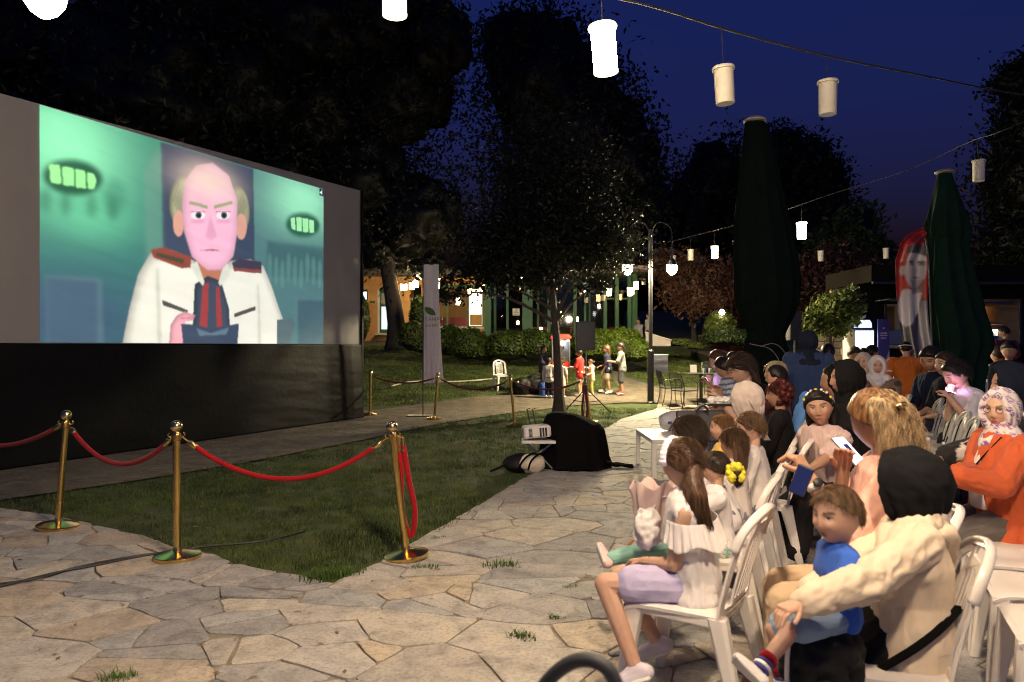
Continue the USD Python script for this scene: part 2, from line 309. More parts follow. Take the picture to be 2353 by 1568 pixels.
def flagstone(poly, r):
    """One slab: rough outline, worn bevel, slight tilt."""
    p = np.array(poly.exterior.coords)[:-1]; n = len(p); c = p.mean(0)
    z = .0025*r.standard_normal()+.002; tilt = r.standard_normal(2)*.006
    top = lambda q, d: np.c_[q, z-d+(q-c)@tilt]
    inner = np.array(c)+(p-c)*(1-.014/np.maximum(np.linalg.norm(p-c, axis=1), .06))[:, None]
    v = np.vstack([np.c_[p, np.full(n, -.016)], top(p, .0035), top(inner, 0), top(c[None]+r.standard_normal((1, 2))*.01, -.002)])
    i = np.arange(n); j = (i+1) % n
    f = np.vstack([np.stack([i, j, j+n], 1), np.stack([i, j+n, i+n], 1), np.stack([i+n, j+n, j+2*n], 1), np.stack([i+n, j+2*n, i+2*n], 1), np.stack([i+2*n, j+2*n, np.full(n, 3*n)], 1)])
    return v, f
r = np.random.default_rng(21)
bx0, by0, bx1, by1 = pave_poly.bounds
pts, rad = np.zeros((0, 2)), np.zeros(0)
for size, tries in ((.66, 320), (.46, 2400), (.32, 6000), (.20, 9000)):
    for q in np.c_[r.uniform(bx0, bx1, tries), r.uniform(by0, by1, tries)]:
        if len(pts) == 0 or np.all(np.hypot((pts[:, 0]-q[0])*.86, (pts[:, 1]-q[1])*1.16) > (rad+size)/2*(.9+.25*r.random())):
            pts = np.vstack([pts, q]); rad = np.r_[rad, size]
sc = np.array([.86, 1.16]); vor = Voronoi(np.vstack([pts*sc, (pts*sc)+[60, 0], (pts*sc)-[60, 0], (pts*sc)+[0, 60], (pts*sc)-[0, 60]]))
cells = []
def shards(c, depth):
    """Some slabs are broken along a straight line."""
    out = []
    for g in getattr(c, 'geoms', [c]):
        if depth and g.area > .13 and r.random() < .62:
            a, o = r.uniform(0, np.pi), g.centroid; dx, dy = math.cos(a)*3, math.sin(a)*3; ox, oy = r.normal(0, .09, 2)
            for h in shapely.ops.split(g, shapely.geometry.LineString([(o.x+ox-dx, o.y+oy-dy), (o.x+ox+r.normal(0, .03), o.y+oy+r.normal(0, .03)), (o.x+ox+dx, o.y+oy+dy)])).geoms: out += shards(h, depth-1)
        else: out.append(g)
    return out
for k in range(len(pts)):
    reg = vor.regions[vor.point_region[k]]
    if -1 in reg or len(reg) < 3: continue
    c = Polygon(vor.vertices[reg]/sc).intersection(pave_poly)
    for g in shards(c, 2):
        if g.geom_type != 'Polygon' or g.area < .012: continue
        g = g.buffer(-.003-.004*r.random())
        for g in getattr(g, 'geoms', [g]):
            if g.is_empty: continue
            g = g.buffer(-.02).buffer(.02, quad_segs=1).simplify(.006)
            for g in getattr(g, 'geoms', [g]):
                if g.is_empty or g.area < .009: continue
                g = g.segmentize(.17); q = np.array(g.exterior.coords)[:-1]
                q = q+(meshkit.noise(np.c_[q*5, np.zeros(len(q))], 5)[:, None]-.5)*.034*np.array([1, .8])+(r.random((len(q), 2))-.5)*.013
                g = Polygon(q)
                if g.is_valid: cells.append(g)
def picture_size(g):
    c = g.centroid; X, Y = c.x, c.y; vx, vy = CX+FOC*X/max(Y, .1), HZ+FOC*EYE/max(Y, .1)
    return (g.area/Y**3 if -250 < vx < 2650 and vy < 1850 else 0.0)
cells.sort(key=picture_size, reverse=True)
rest = []
for k, g in enumerate(cells):
    if picture_size(g) == 0 and not (g.centroid.y < 3): continue
    tone = 8 if r.random() < .05 else int(r.integers(0, 8)) if r.random() < .85 else 9
    if k < 300: obj('stone', flagstone(g, r), f'stone_{tone}', pav, smooth=25)
    else: rest.append(flagstone(g, r))
if rest: obj('far_stones', join(rest), 'stone_2', pav, smooth=25, kind='stuff')
# ---- grass
def tuft(n, h, w, R, seed, lean=.6):
    q = np.random.default_rng(seed); v, f = [], []
    for k in range(n):
        a, d = q.uniform(0, 6.283), R*math.sqrt(q.random()); b = q.uniform(0, 6.283); L = h*q.uniform(.5, 1.15); l = lean*q.random()*L
        c = np.array([d*math.cos(a), d*math.sin(a), 0]); s = np.array([-math.sin(b), math.cos(b), 0])*w*q.uniform(.7, 1.2); e = np.array([math.cos(b), math.sin(b), 0])
        m = c+e*l*.35+[0, 0, L*.6]; t = c+e*l+[0, 0, L*.92]; i = len(v)
        v += [c-s, c+s, m-s*.7, m+s*.7, t]; f += [[i, i+1, i+3], [i, i+3, i+2], [i+2, i+3, i+4]]
    return np.array(v), np.array(f)
def scatter(name, protos, pos, scales, mats, label=None, parent='/World'):
    """Copies of a few small meshes as one uncountable thing."""
    path = f'{parent}/'+numbered(parent, name); pi = UsdGeom.PointInstancer.Define(stage, path); q = np.random.default_rng(len(pos)); targets = []
    for k, m in enumerate(protos):
        pm = usdkit.mesh(stage, f'{path}/proto_{k}', m, M[mats[k % len(mats)]], False); targets.append(pm.GetPath())
    pi.CreatePrototypesRel().SetTargets(targets); n = len(pos)
    pi.CreateProtoIndicesAttr(Vt.IntArray.FromNumpy(q.integers(0, len(protos), n).astype(np.int32)))
    pi.CreatePositionsAttr(Vt.Vec3fArray.FromNumpy(np.asarray(pos, np.float32)))
    pi.CreateScalesAttr(Vt.Vec3fArray.FromNumpy(np.repeat(np.asarray(scales, np.float32)[:, None], 3, 1)))
    a = q.uniform(0, 6.283, n)/2
    pi.CreateOrientationsAttr(Vt.QuathArray([Gf.Quath(float(math.cos(t)), 0, 0, float(math.sin(t))) for t in a]))
    return tag(pi, label, kind='stuff')
def inside(poly, n, seed):
    q = np.random.default_rng(seed); x0, y0, x1, y1 = poly.bounds; p = np.c_[q.uniform(x0, x1, n), q.uniform(y0, y1, n)]
    return p[shapely.contains_xy(poly, p[:, 0], p[:, 1])]
near = lawn_poly.intersection(sbox(-8, 0, 5, 9.5)).buffer(.03); far = lawn_poly.intersection(sbox(-8, 9.5, 6, 30))
pn = inside(near, int(near.envelope.area*150), 1); pf = inside(far, int(far.envelope.area*55), 2)
thin = meshkit.fbm(np.c_[pn*.9, np.zeros(len(pn))], 3, 9); keep = thin+np.random.default_rng(3).random(len(pn))*.5 > .42; pn, thin = pn[keep], thin[keep]
pos = np.vstack([pn, pf]); sc_ = np.r_[.55+.9*thin*np.random.default_rng(4).uniform(.7, 1.2, len(pn)), np.random.default_rng(5).uniform(.9, 1.5, len(pf))]
dry = meshkit.fbm(np.c_[pos*.7+5, np.zeros(len(pos))], 3, 17)+.10*np.random.default_rng(6).standard_normal(len(pos)) > .66
for nm, sel, mts, lab in (('grass', ~dry, ['grass_blade', 'grass_blade', 'grass_lit'], 'short trampled grass on the lawn in front of the screen'), ('dry_grass', dry, ['grass_dry', 'grass_blade'], 'straw-coloured worn patches in the lawn before the screen')):
    gr = scatter(nm, [tuft(20, .050, .0022, .085, s_+7*(nm != 'grass'), .9) for s_ in range(5)], np.c_[pos[sel], np.full(sel.sum(), -.022)], sc_[sel]*(1 if nm == 'grass' else .85), mts, lab); tag(gr, cat='grass')
q = np.random.default_rng(77); lp = np.vstack([inside(pave_poly.intersection(sbox(-5, 2.5, 4, 12)), 420, 31), inside(lawn_poly.intersection(sbox(-5, 4, 3, 12)), 160, 32)]); lf = []
for x, y in lp:
    a0, l_, w_ = q.uniform(0, 6.28), q.uniform(.012, .03), q.uniform(.006, .012); c0, s0_ = math.cos(a0), math.sin(a0); z0_ = .006 if not shapely.contains_xy(lawn_poly, x, y) else .022
    lf.append((np.array([[x+c0*l_, y+s0_*l_, z0_+.004], [x-s0_*w_, y+c0*w_, z0_+q.uniform(0, .008)], [x-c0*l_, y-s0_*l_, z0_], [x+s0_*w_, y-c0*w_, z0_+q.uniform(0, .008)]]), np.array([[0, 1, 2], [0, 2, 3]])))
tag(obj('fallen_leaves', join(lf), 'dead_leaf', smooth=False, kind='stuff'), 'small dry leaves and crumbs scattered over paving and lawn', 'leaves')
hill = Polygon([gz(*p)[:2] for p in [(700, 940), (900, 933), (1000, 921), (1100, 908), (1300, 899), (1428, 890), (1395, 838)]]+[(1.6, 33.5), (-16, 33.5)]).buffer(0)
hill2 = Polygon([gz(*p)[:2] for p in [(1450, 862), (1515, 886), (1640, 889), (1780, 889), (1700, 850), (1590, 812), (1500, 812)]]).buffer(0)
hill3 = Polygon([gz(*p)[:2] for p in [(1672, 806), (1770, 830), (1900, 858)]]+[(14, 30), (13, 36), (8, 36)]).buffer(0)
pos = np.vstack([inside(hill, int(hill.envelope.area*34), 6), inside(hill2, int(hill2.envelope.area*40), 7), inside(hill3, int(hill3.envelope.area*24), 8)])
gr = scatter('hillside_grass', [tuft(22, .06, .006, .16, 20+s, .8) for s in range(4)], np.c_[pos, ground_z(pos[:, 0], pos[:, 1])-.02], np.random.default_rng(9).uniform(.7, 1.3, len(pos)), ['grass_lit', 'grass_blade'], 'mown grass sloping up to the hedges and building'); tag(gr, cat='grass')
for vx, vy, s, lab in ((1140, 1300, 1.0, 'green weed tuft on the paving right of the leaning front post'), (265, 1562, .9, 'green weed tuft at the bottom edge of the picture, far left'), (1200, 1465, .8, 'weed tuft between slabs left of the seated girl\'s feet'), (1268, 1420, .5, 'tiny weed nearest the knee of the girl in lilac shorts'), (1310, 1350, .4, 'smallest weed, below the pink outstretched shoe'),
        (1000, 1240, .6, 'small weed at the lawn edge behind the leaning front post'), (985, 1305, .7, 'small weed right beside the foot of the leaning front post'), (770, 1322, 1.3, 'bright grass tuft in the middle of the pointed lawn tip'), (725, 1330, 1.1, 'bright grass tuft left of the pointed lawn tip'), (800, 1318, 1.0, 'bright grass tuft right of the pointed lawn tip')):
    p = gd(vx, vy); q = np.random.default_rng(int(vx)); m = join([move(tuft(26, .055, .0035, .06, int(vx)+i, 1.2), (q.normal(0, .05), q.normal(0, .03), -.012)) for i in range(5)])
    tag(obj('weed', move(m, p, s=s), 'weed_blade', smooth=False, kind='stuff'), lab, 'weed')
# ------------------------------------------------------------------ trees, shrubs
def leaves(blobs, n, size, seed, shell=.35, clump=.22, up=.3):
    """Leaf-sized faces gathered in clumps through the blobs' volume. blobs: (centre, radii)."""
    q = np.random.default_rng(seed); vol = np.array([np.prod(b[1]) for b in blobs])**.8; ks = np.maximum(1, (n*vol/vol.sum()).astype(int)); C = []
    for (c, rr), k in zip(blobs, ks):
        nc = max(4, k//26); d = q.standard_normal((nc, 3)); d /= np.linalg.norm(d, axis=1, keepdims=True)
        rad = (shell+(1-shell)*q.random(nc)**.6)*(.78+.5*meshkit.noise(d*2.3+7*seed, seed)); cc = d*rad[:, None]*np.asarray(rr)+c
        w = cc[q.integers(0, nc, k)]; C.append(w+q.standard_normal((k, 3))*np.asarray(rr).mean()*clump)
    C = np.vstack(C); n = len(C); nn = q.standard_normal((n, 3)); nn[:, 2] += up; nn /= np.linalg.norm(nn, axis=1, keepdims=True)
    a = np.cross(nn, q.standard_normal((n, 3))); a /= np.linalg.norm(a, axis=1, keepdims=True); b = np.cross(nn, a); s = size*q.uniform(.6, 1.3, n)[:, None]
    v = np.stack([C-a*s, C+b*s*.45+nn*s*.12, C+a*s, C-b*s*.45+nn*s*.12], 1).reshape(-1, 3); i = np.arange(n)*4
    return v, np.vstack([np.stack([i, i+1, i+2], 1), np.stack([i, i+2, i+3], 1)])
def vb(vx, vy, rx, ry, Y, ky=1.0):
    s = Y/FOC; return at(vx, vy, Y), np.array([rx*s, max(rx, ry)*s*.8*ky, ry*s])
def tree(name, label, base, trunk_pts, rad, blobs, n, size, leaf, bark='bark_dark', seed=1, limbs=5, group=None, shell=.35, clump=.22, core=0.0):
    t = thing(name, label, 'tree', base, group=group); b = np.asarray(base); q = np.random.default_rng(seed)
    tp = curve(trunk_pts, 14); rr = np.linspace(rad, rad*.45, 14); rr[0] *= 1.5; rr[1] *= 1.15
    parts = [tube(tp-b, rr, 10)]
    for k in range(limbs):
        i = int(q.integers(7, 14)); c, R = blobs[k % len(blobs)]; e = c+R*q.uniform(-.5, .5, 3)
        mid = (tp[i]+e)/2+q.standard_normal(3)*np.linalg.norm(e-tp[i])*.08+[0, 0, .1*np.linalg.norm(e-tp[i])]
        parts.append(tube(curve([tp[i], mid, e], 7)-b, np.linspace(rr[i]*.6, rad*.06, 7), 6))
    obj('trunk', join(parts), bark, t)
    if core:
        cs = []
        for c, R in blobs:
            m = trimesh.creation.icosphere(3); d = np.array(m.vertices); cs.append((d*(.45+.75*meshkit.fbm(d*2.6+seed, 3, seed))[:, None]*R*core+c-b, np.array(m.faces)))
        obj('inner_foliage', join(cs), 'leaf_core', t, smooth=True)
    v, f = leaves(blobs, n, size, seed, shell, clump); obj('crown', (v-b, f), leaf, t, smooth=False); return t
def up(p, dz, dx=0, dy=0): return np.asarray(p)+np.array([dx, dy, dz])
b = gz(915, 803); Y = b[1]
tree('broad_tree', 'large dark tree with a thick leaning trunk left of the white banner', b, [b, at(910, 740, Y), at(898, 660, Y), at(880, 560, Y), at(860, 420, Y)], .42,
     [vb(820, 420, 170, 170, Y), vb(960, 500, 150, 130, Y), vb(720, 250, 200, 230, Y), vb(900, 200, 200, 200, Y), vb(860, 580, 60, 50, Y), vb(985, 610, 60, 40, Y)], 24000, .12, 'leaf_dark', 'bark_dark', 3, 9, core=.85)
b = gz(1285, 952); Y = b[1]
tree('slender_tree', 'slender grey-trunked tree behind the black draped table, forking low', b, [b, at(1283, 860, Y), at(1278, 770, Y), at(1272, 700, Y), at(1268, 610, Y)], .125,
     [vb(1290, 540, 170, 90, Y), vb(1170, 570, 130, 75, Y), vb(1372, 570, 72, 65, Y), vb(1270, 410, 160, 110, Y), vb(1105, 630, 75, 40, Y), vb(1035, 668, 38, 34, Y), vb(1365, 655, 45, 25, Y), vb(1230, 640, 70, 30, Y)], 27000, .062, 'leaf_dark', 'bark', 5, 10, shell=.2)
for k, (lab, base, bl, n, s, leaf) in enumerate([
    ('tall dark tree rising highest in the middle, behind the slender tree', (4.5, 40), [(1250, 200, 150, 190, 40), (1340, 300, 150, 160, 40), (1430, 380, 100, 150, 40), (1190, 120, 100, 110, 40), (1480, 470, 70, 100, 40), (1300, 480, 180, 150, 40)], 26000, .17, 'leaf_dark'),
    ('huge dark tree towering behind the left end of the screen', (-19, 27), [(60, 120, 260, 200, 27), (300, 200, 240, 220, 27), (-150, 60, 250, 260, 27), (180, 330, 260, 150, 27)], 26000, .16, 'leaf_dark'),
    ('huge dark tree over the right end of the screen, sky showing through it', (-11, 30), [(520, 180, 200, 230, 30), (680, 60, 200, 170, 30), (520, 420, 220, 120, 30), (420, 30, 200, 150, 30), (1000, 90, 100, 120, 30), (880, 40, 150, 130, 30)], 26000, .15, 'leaf_dark'),
    ('dark round-topped tree just left of the nearer closed umbrella', (13, 48), [(1640, 420, 80, 110, 48), (1590, 520, 80, 130, 48), (1700, 500, 100, 150, 48)], 15000, .18, 'leaf_dark'),
    ('dark ragged tree showing to the right of the nearer closed umbrella', (19, 48), [(1850, 400, 75, 90, 48), (1900, 430, 55, 60, 48), (1800, 350, 45, 60, 48), (1860, 520, 120, 100, 48)], 15000, .18, 'leaf_dark'),
    ('small dim green tree low between the umbrellas', (20, 40), [(1965, 530, 55, 60, 40), (1930, 590, 80, 60, 40), (2010, 580, 30, 50, 40)], 5000, .2, 'leaf_green'),
    ('dark tree at the right edge beside the farther closed umbrella', (17.5, 25), [(2400, 420, 125, 160, 25), (2390, 290, 100, 80, 25), (2400, 560, 150, 70, 25), (2350, 190, 70, 45, 25), (2420, 190, 110, 80, 25)], 20000, .12, 'leaf_dark'),
    ]):
    x, y = base; z = float(ground_z(x, y)); B = np.array([x, y, z]); bb = [vb(*q) for q in bl]; c = bb[0][0]
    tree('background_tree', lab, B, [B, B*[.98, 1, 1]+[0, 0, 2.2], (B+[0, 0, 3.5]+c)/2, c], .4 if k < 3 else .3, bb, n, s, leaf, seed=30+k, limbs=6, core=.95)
b = np.array([7.3, 29.5, float(ground_z(7.3, 29.5))])
tree('purple_plum_tree', 'purple-leaved plum tree with lamp-lit coppery leaves right of the lamp post', b, [b, up(b, 1), up(b, 2.2, -.1), up(b, 3.4, .2)], .12, [vb(1570, 680, 50, 32, 28), vb(1610, 690, 60, 38, 28.5), vb(1650, 650, 80, 50, 29.5), vb(1560, 620, 60, 50, 29)], 7000, .11, 'leaf_copper', seed=41)
b = np.array([12.2, 28, float(ground_z(12.2, 28))])
tree('purple_plum_tree', 'dark purple-leaved plum tree behind the small green tree', b, [b, up(b, 1), up(b, 2.4), up(b, 4)], .13, [vb(1890, 680, 90, 60, 28), vb(1950, 690, 60, 60, 28), vb(1850, 640, 60, 60, 28), vb(1930, 620, 70, 50, 28), vb(1720, 690, 60, 70, 29)], 9000, .11, 'leaf_purple', seed=42)
b = np.array([7.85, 18.0, float(ground_z(7.85, 18.0))])
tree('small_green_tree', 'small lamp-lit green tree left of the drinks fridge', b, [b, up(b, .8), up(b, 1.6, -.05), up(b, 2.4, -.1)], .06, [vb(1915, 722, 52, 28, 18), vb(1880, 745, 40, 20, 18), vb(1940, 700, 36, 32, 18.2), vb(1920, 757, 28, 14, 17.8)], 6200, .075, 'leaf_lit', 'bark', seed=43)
def shrub(name, label, blobs, n, size, leaf, seed=1, cat='shrub', group=None, base=None):
    """A dark twiggy heart inside a shell of leaves turned outward."""
    q = np.random.default_rng(seed); c0 = blobs[0][0]; b = np.array([c0[0], c0[1], float(ground_z(c0[0], c0[1]))]) if base is None else base
    t = thing(name, label, cat, b, group=group); core = []
    vol = np.array([b_[1][0]*b_[1][2] for b_ in blobs]); ks = (n*vol/vol.sum()).astype(int); V_, N_ = [], []
    for (c, rr), k in zip(blobs, ks):
        m = trimesh.creation.icosphere(3); d = np.array(m.vertices); lump = .80+.4*meshkit.fbm(d*2.5+seed, 3, seed)
        core.append((d*lump[:, None]*rr*.9+c-b, np.array(m.faces)))
        d = q.standard_normal((k, 3)); d /= np.linalg.norm(d, axis=1, keepdims=True); d[:, 2] = np.where(d[:, 2] < -.5, -d[:, 2], d[:, 2]); lump = .80+.4*meshkit.fbm(d*2.5+seed, 3, seed)
        V_.append(d*(lump*q.uniform(.88, 1.06, k))[:, None]*rr+c-b); N_.append(d)
    C, D = np.vstack(V_), np.vstack(N_); n = len(C); nn = D+q.standard_normal((n, 3))*.55+[0, 0, .35]; nn /= np.linalg.norm(nn, axis=1, keepdims=True)
    a = np.cross(nn, q.standard_normal((n, 3))); a /= np.linalg.norm(a, axis=1, keepdims=True); bb = np.cross(nn, a); s = size*q.uniform(.6, 1.3, n)[:, None]
    v = np.stack([C-a*s, C+bb*s*.5, C+a*s, C-bb*s*.5], 1).reshape(-1, 3); i = np.arange(n)*4
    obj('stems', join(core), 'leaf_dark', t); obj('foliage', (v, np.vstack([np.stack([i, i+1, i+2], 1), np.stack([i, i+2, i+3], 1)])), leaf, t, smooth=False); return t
shrub('hedge', 'dusty grey-green shrub beside the thick tree trunk, left of the banner', [vb(950, 775, 38, 36, 27), vb(985, 785, 40, 36, 27)], 5000, .05, 'leaf_lit', 51)
shrub('hedge', 'rounded dark hedge right of the white banner', [vb(1075, 793, 50, 38, 26.5), vb(1030, 785, 45, 36, 26.8), vb(1110, 805, 40, 28, 26.3)], 6500, .05, 'leaf_hedge', 52)
shrub('hedge', 'long low dark hedge in front of the green columns', [vb(1170, 797, 55, 36, 26), vb(1230, 795, 55, 38, 26), vb(1290, 800, 50, 36, 26)], 7500, .05, 'leaf_hedge', 53)
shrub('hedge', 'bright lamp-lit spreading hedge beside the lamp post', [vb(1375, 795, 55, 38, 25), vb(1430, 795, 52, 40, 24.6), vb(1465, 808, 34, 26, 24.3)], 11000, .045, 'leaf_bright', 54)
shrub('columnar_shrub', 'tall clipped shrub against the ochre wall beside the screen edge', [vb(832, 735, 15, 52, 33)], 2600, .06, 'leaf_green', 55)
shrub('columnar_shrub', 'tall rounded shrub half hidden behind the white banner', [vb(966, 728, 24, 48, 31)], 2600, .06, 'leaf_hedge', 56)
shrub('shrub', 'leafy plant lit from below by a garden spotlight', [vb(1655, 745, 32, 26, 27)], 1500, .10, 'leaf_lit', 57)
shrub('shrub', 'low dark shrub on the slope below the lit plant', [vb(1670, 777, 60, 20, 26.5), vb(1720, 782, 50, 18, 26.5)], 4000, .05, 'leaf_green', 58)
shrub('shrub', 'low rounded shrub left of the drinks fridge', [vb(1955, 808, 34, 22, 20.5), vb(1900, 795, 30, 26, 21)], 3500, .05, 'leaf_green', 59)
shrub('flower_bed', 'low bed of red flowers beside the hill path', [vb(1690, 803, 40, 4, 27.5), vb(1655, 799, 22, 4, 28)], 1600, .05, 'flower_red', 60, 'flower bed')
shrub('ground_cover', 'grey silvery ground cover beside the stone ramp', [vb(1560, 788, 34, 9, 27), vb(1595, 796, 24, 8, 26.6)], 3500, .04, 'leaf_lit', 61, 'plants')
# ------------------------------------------------------------------ cinema screen
SB = np.array([-3.26, 15.80]); SU = np.array([.4166, .9091]); SN = np.array([SU[1], -SU[0]])      # right foot, along, towards the seats
SL = 8.6
def scr_pt(vx, vy):
    """(metres from the left end, height) where a line of sight meets the screen."""
    k = (vx-CX)/FOC; L0 = SB-SU*SL; s = (k*L0[1]-L0[0])/(SU[0]-k*SU[1]); Y = L0[1]+SU[1]*s
    return s, EYE-(vy-HZ)/FOC*Y
def scr_xyz(s, z, out=0.0):
    s, z, out = np.broadcast_arrays(np.asarray(s, float), z, out); L0 = SB-SU*SL
    return np.stack([L0[0]+SU[0]*s+SN[0]*out, L0[1]+SU[1]*s+SN[1]*out, z], -1)
sc0 = np.array([*(SB-SU*SL), 0.0])
screen = thing('cinema_screen', 'big outdoor cinema screen showing a man in a cream uniform, black skirt below', 'screen', sc0)
top_z = lambda s: 4.62+.25*s/SL
S_, T_ = np.meshgrid(np.linspace(0, SL, 90), np.linspace(0, 1, 50))
wr = .02*(meshkit.fbm(np.stack([S_*1.1+T_*1.5, T_*3, 0*S_], -1), 4, 4)-.5)
mat('screen_cloth', (.27, .26, .26), .8, var=.06, vscale=1.2)
obj('cloth', (lambda m: (m[0]-sc0, m[1]))(slab(scr_xyz(S_, 1.56+(top_z(S_)-1.56)*T_, wr), .02)), 'screen_cloth', screen, smooth=True)
S_, T_ = np.meshgrid(np.linspace(0, SL, 200), np.linspace(0, 1, 50))
w = meshkit.fbm(np.stack([S_*.9, T_*9+S_*.45, 0*S_], -1), 4, 8)
wr = .028*(w-.5)*(1-T_)**.6*(.3+sstep(4.5, 8, S_))+.06*(1-T_)
mat('black_vinyl', (.0026, .0028, .0036), .5, var=.2, vscale=2, bump=.004, bscale=12, spec=.14)
obj('skirt', (lambda m: (m[0]-sc0, m[1]))(slab(scr_xyz(S_, .005+1.56*T_, .035+wr), .02)), 'black_vinyl', screen, smooth=True)
def scr_box(s0, s1, z0, z1, o0, o1):
    a = scr_xyz(np.array([s0, s1, s0, s1, s0, s1, s0, s1]), np.array([z0, z0, z0, z0, z1, z1, z1, z1]), np.array([o0, o0, o1, o1, o0, o0, o1, o1]))-sc0
    h = m3.Manifold.hull_points(a).to_mesh(); return np.array(h.vert_properties[:, :3]), np.array(h.tri_verts)
obj('side_panel', scr_box(SL+.003, SL+.06, .01, 4.87, -.32, .045), 'black_vinyl', screen)
obj('side_panel', scr_box(-.06, -.003, .01, 4.62, -.32, .045), 'black_vinyl', screen)
obj('back_panel', scr_box(.0, SL, .01, 4.6, -.36, -.33), 'black_vinyl', screen)
# the projected picture, drawn point by point
def srgb(*c): c = np.array(c)/255; return np.where(c < .04045, c/12.92, ((c+.055)/1.055)**2.4)
NU, NV = 480, 270
s0, s1, z0, z1 = scr_pt(90, 500)[0], scr_pt(742, 500)[0], 1.575, 4.66
uu, vv = np.meshgrid((np.arange(NU)+.5)/NU, (np.arange(NV)+.5)/NV)                        # v runs upward
def Z1(zx, zy):
    """A point of an enlarged view of the photograph, on the picture's raster."""
    s, z = scr_pt(zx*.3752, 183.8+zy*.3752); return (s-s0)/(s1-s0)*NU, (z-z0)/(z1-z0)*NV
def mask(pts, soft=.7, smooth=0):
    p = np.array([Z1(*q) for q in pts]); g = Polygon(p).buffer(0)
    if smooth: g = g.buffer(smooth).buffer(-2*smooth).buffer(smooth)
    m = shapely.contains_xy(g, uu*NU, vv*NV).astype(float); return gaussian_filter(m, soft)[..., None]
def oval(c, rx, ry, soft=.7, rot=0.0):
    a = np.linspace(0, 2*np.pi, 40); x, y = rx*np.cos(a), ry*np.sin(a)
    return mask(np.c_[c[0]+x*math.cos(rot)-y*math.sin(rot), c[1]+x*math.sin(rot)+y*math.cos(rot)], soft)
def blob(c, rx, ry):
    x, y = Z1(*c); x1, _ = Z1(c[0]+rx, c[1]); _, y1 = Z1(c[0], c[1]+ry)
    return np.exp(-((uu*NU-x)/(x1-x))**2-((vv*NV-y)/(y1-y))**2)[..., None]
img = np.ones((NV, NU, 3))*srgb(62, 112, 118)
def lay(m, c, a=1.0):
    global img; img = img*(1-m*a)+srgb(*c)*m*a
def lay3(m, c, sig=7, dark=.55, dx=3, dy=-2):
    """A rounded, softly lit shape: darker towards one side."""
    b = gaussian_filter(m[..., 0], sig); b2 = np.roll(np.roll(b, dx, 1), dy, 0); sh = np.clip((np.minimum(b, b2)-.28)/.62, 0, 1)[..., None]; global img; img = img*(1-m)+srgb(*c)*(dark+(1-dark)*sh)*m
lay((vv[..., None])**1.2, (70, 150, 125), .8); lay(blob((400, 400), 380, 360), (150, 250, 195)); lay(blob((560, 820), 260, 160), (110, 215, 165), .7); lay(blob((420, 1450), 420, 260), (70, 82, 122), .75)
lay(mask([(1550, 480), (2000, 600), (2000, 1700), (1560, 1700)], 1.5), (86, 128, 132)); lay(blob((1850, 760), 190, 200), (165, 250, 205)); lay(blob((1900, 1100), 160, 200), (80, 120, 125), .6)
for p in ([(640, 1060), (700, 1060)],): pass
lay(mask([(980, 380), (1548, 545), (1565, 1700), (1010, 1700)], 1.2), (66, 80, 102)); lay(mask([(880, 560), (985, 400), (1010, 1600), (905, 1500)], 3), (120, 165, 150), .45)
lay(oval((445, 600), 185, 110, 3, .12), (30, 84, 62), .95)
for q in ((400, 760), (560, 770), (690, 790), (280, 740)): lay(oval(q, 34, 75, 4), (45, 105, 85), .55)
lay(oval((700, 720), 70, 110, 5), (60, 130, 105), .5)
for p in ([(300, 520), (365, 525), (378, 640), (310, 632)], [(380, 533), (450, 542), (455, 655), (386, 645)], [(460, 549), (520, 558), (527, 670), (466, 660)], [(533, 567), (572, 578), (590, 620), (575, 670), (538, 672)], [(268, 536), (284, 536), (290, 585), (275, 585)]): lay(mask(p, 1.0, 1.5), (165, 255, 165))
lay(oval((1850, 890), 105, 75, 3, .1), (34, 92, 72), .95)
for p in ([(1775, 850), (1800, 842), (1805, 925), (1780, 910)], [(1810, 842), (1842, 845), (1842, 930), (1812, 926)], [(1848, 848), (1882, 852), (1882, 935), (1850, 932)], [(1888, 856), (1918, 864), (1918, 938), (1890, 937)]): lay(mask(p, .8, 1), (175, 255, 185))
lay(mask([(1630, 985), (1985, 1030), (1985, 1230), (1630, 1200)], 3), (52, 88, 98), .6)
for k in range(9): lay(oval((1650+k*38, 1150+20*(k % 3)), 13, 90, 2), (110, 165, 155), .45)
lay(mask([(280, 1190), (625, 1215), (630, 1700), (285, 1700)], 2), (96, 128, 140), .6); lay(mask([(285, 1215), (590, 1240), (590, 1700), (290, 1700)], 2), (74, 100, 122), .9)
lay(mask([(1795, 1320), (1985, 1330), (1985, 1700), (1800, 1700)], 2), (92, 132, 138), .6); lay(mask([(1820, 1345), (1985, 1352), (1985, 1700), (1820, 1700)], 2), (70, 100, 112), .9)
lay3(mask([(740, 1640), (790, 1400), (845, 1190), (920, 1060), (1050, 1045), (1190, 1110), (1290, 1200), (1400, 1110), (1530, 1100), (1610, 1140), (1660, 1260), (1705, 1400), (1740, 1500), (1735, 1640)], .8, 2), (246, 248, 234), 11, .42)
lay(mask([(975, 1150), (990, 1700), (960, 1700), (950, 1150)], 2), (190, 196, 180), .6); lay(mask([(1585, 1250), (1600, 1700), (1575, 1700), (1570, 1250)], 2), (190, 196, 180), .6)
lay(mask([(920, 1040), (1000, 1025), (1170, 1085), (1165, 1150), (1110, 1155), (940, 1090)], .8, 1), (150, 78, 66)); lay(mask([(960, 1055), (1130, 1100), (1120, 1125), (955, 1080)], .8), (82, 78, 62))
lay(mask([(1415, 1120), (1460, 1095), (1600, 1115), (1600, 1185), (1430, 1170)], .8, 1), (70, 66, 86)); lay(mask([(1420, 1150), (1595, 1165), (1595, 1185), (1430, 1170)], .8), (150, 78, 74))
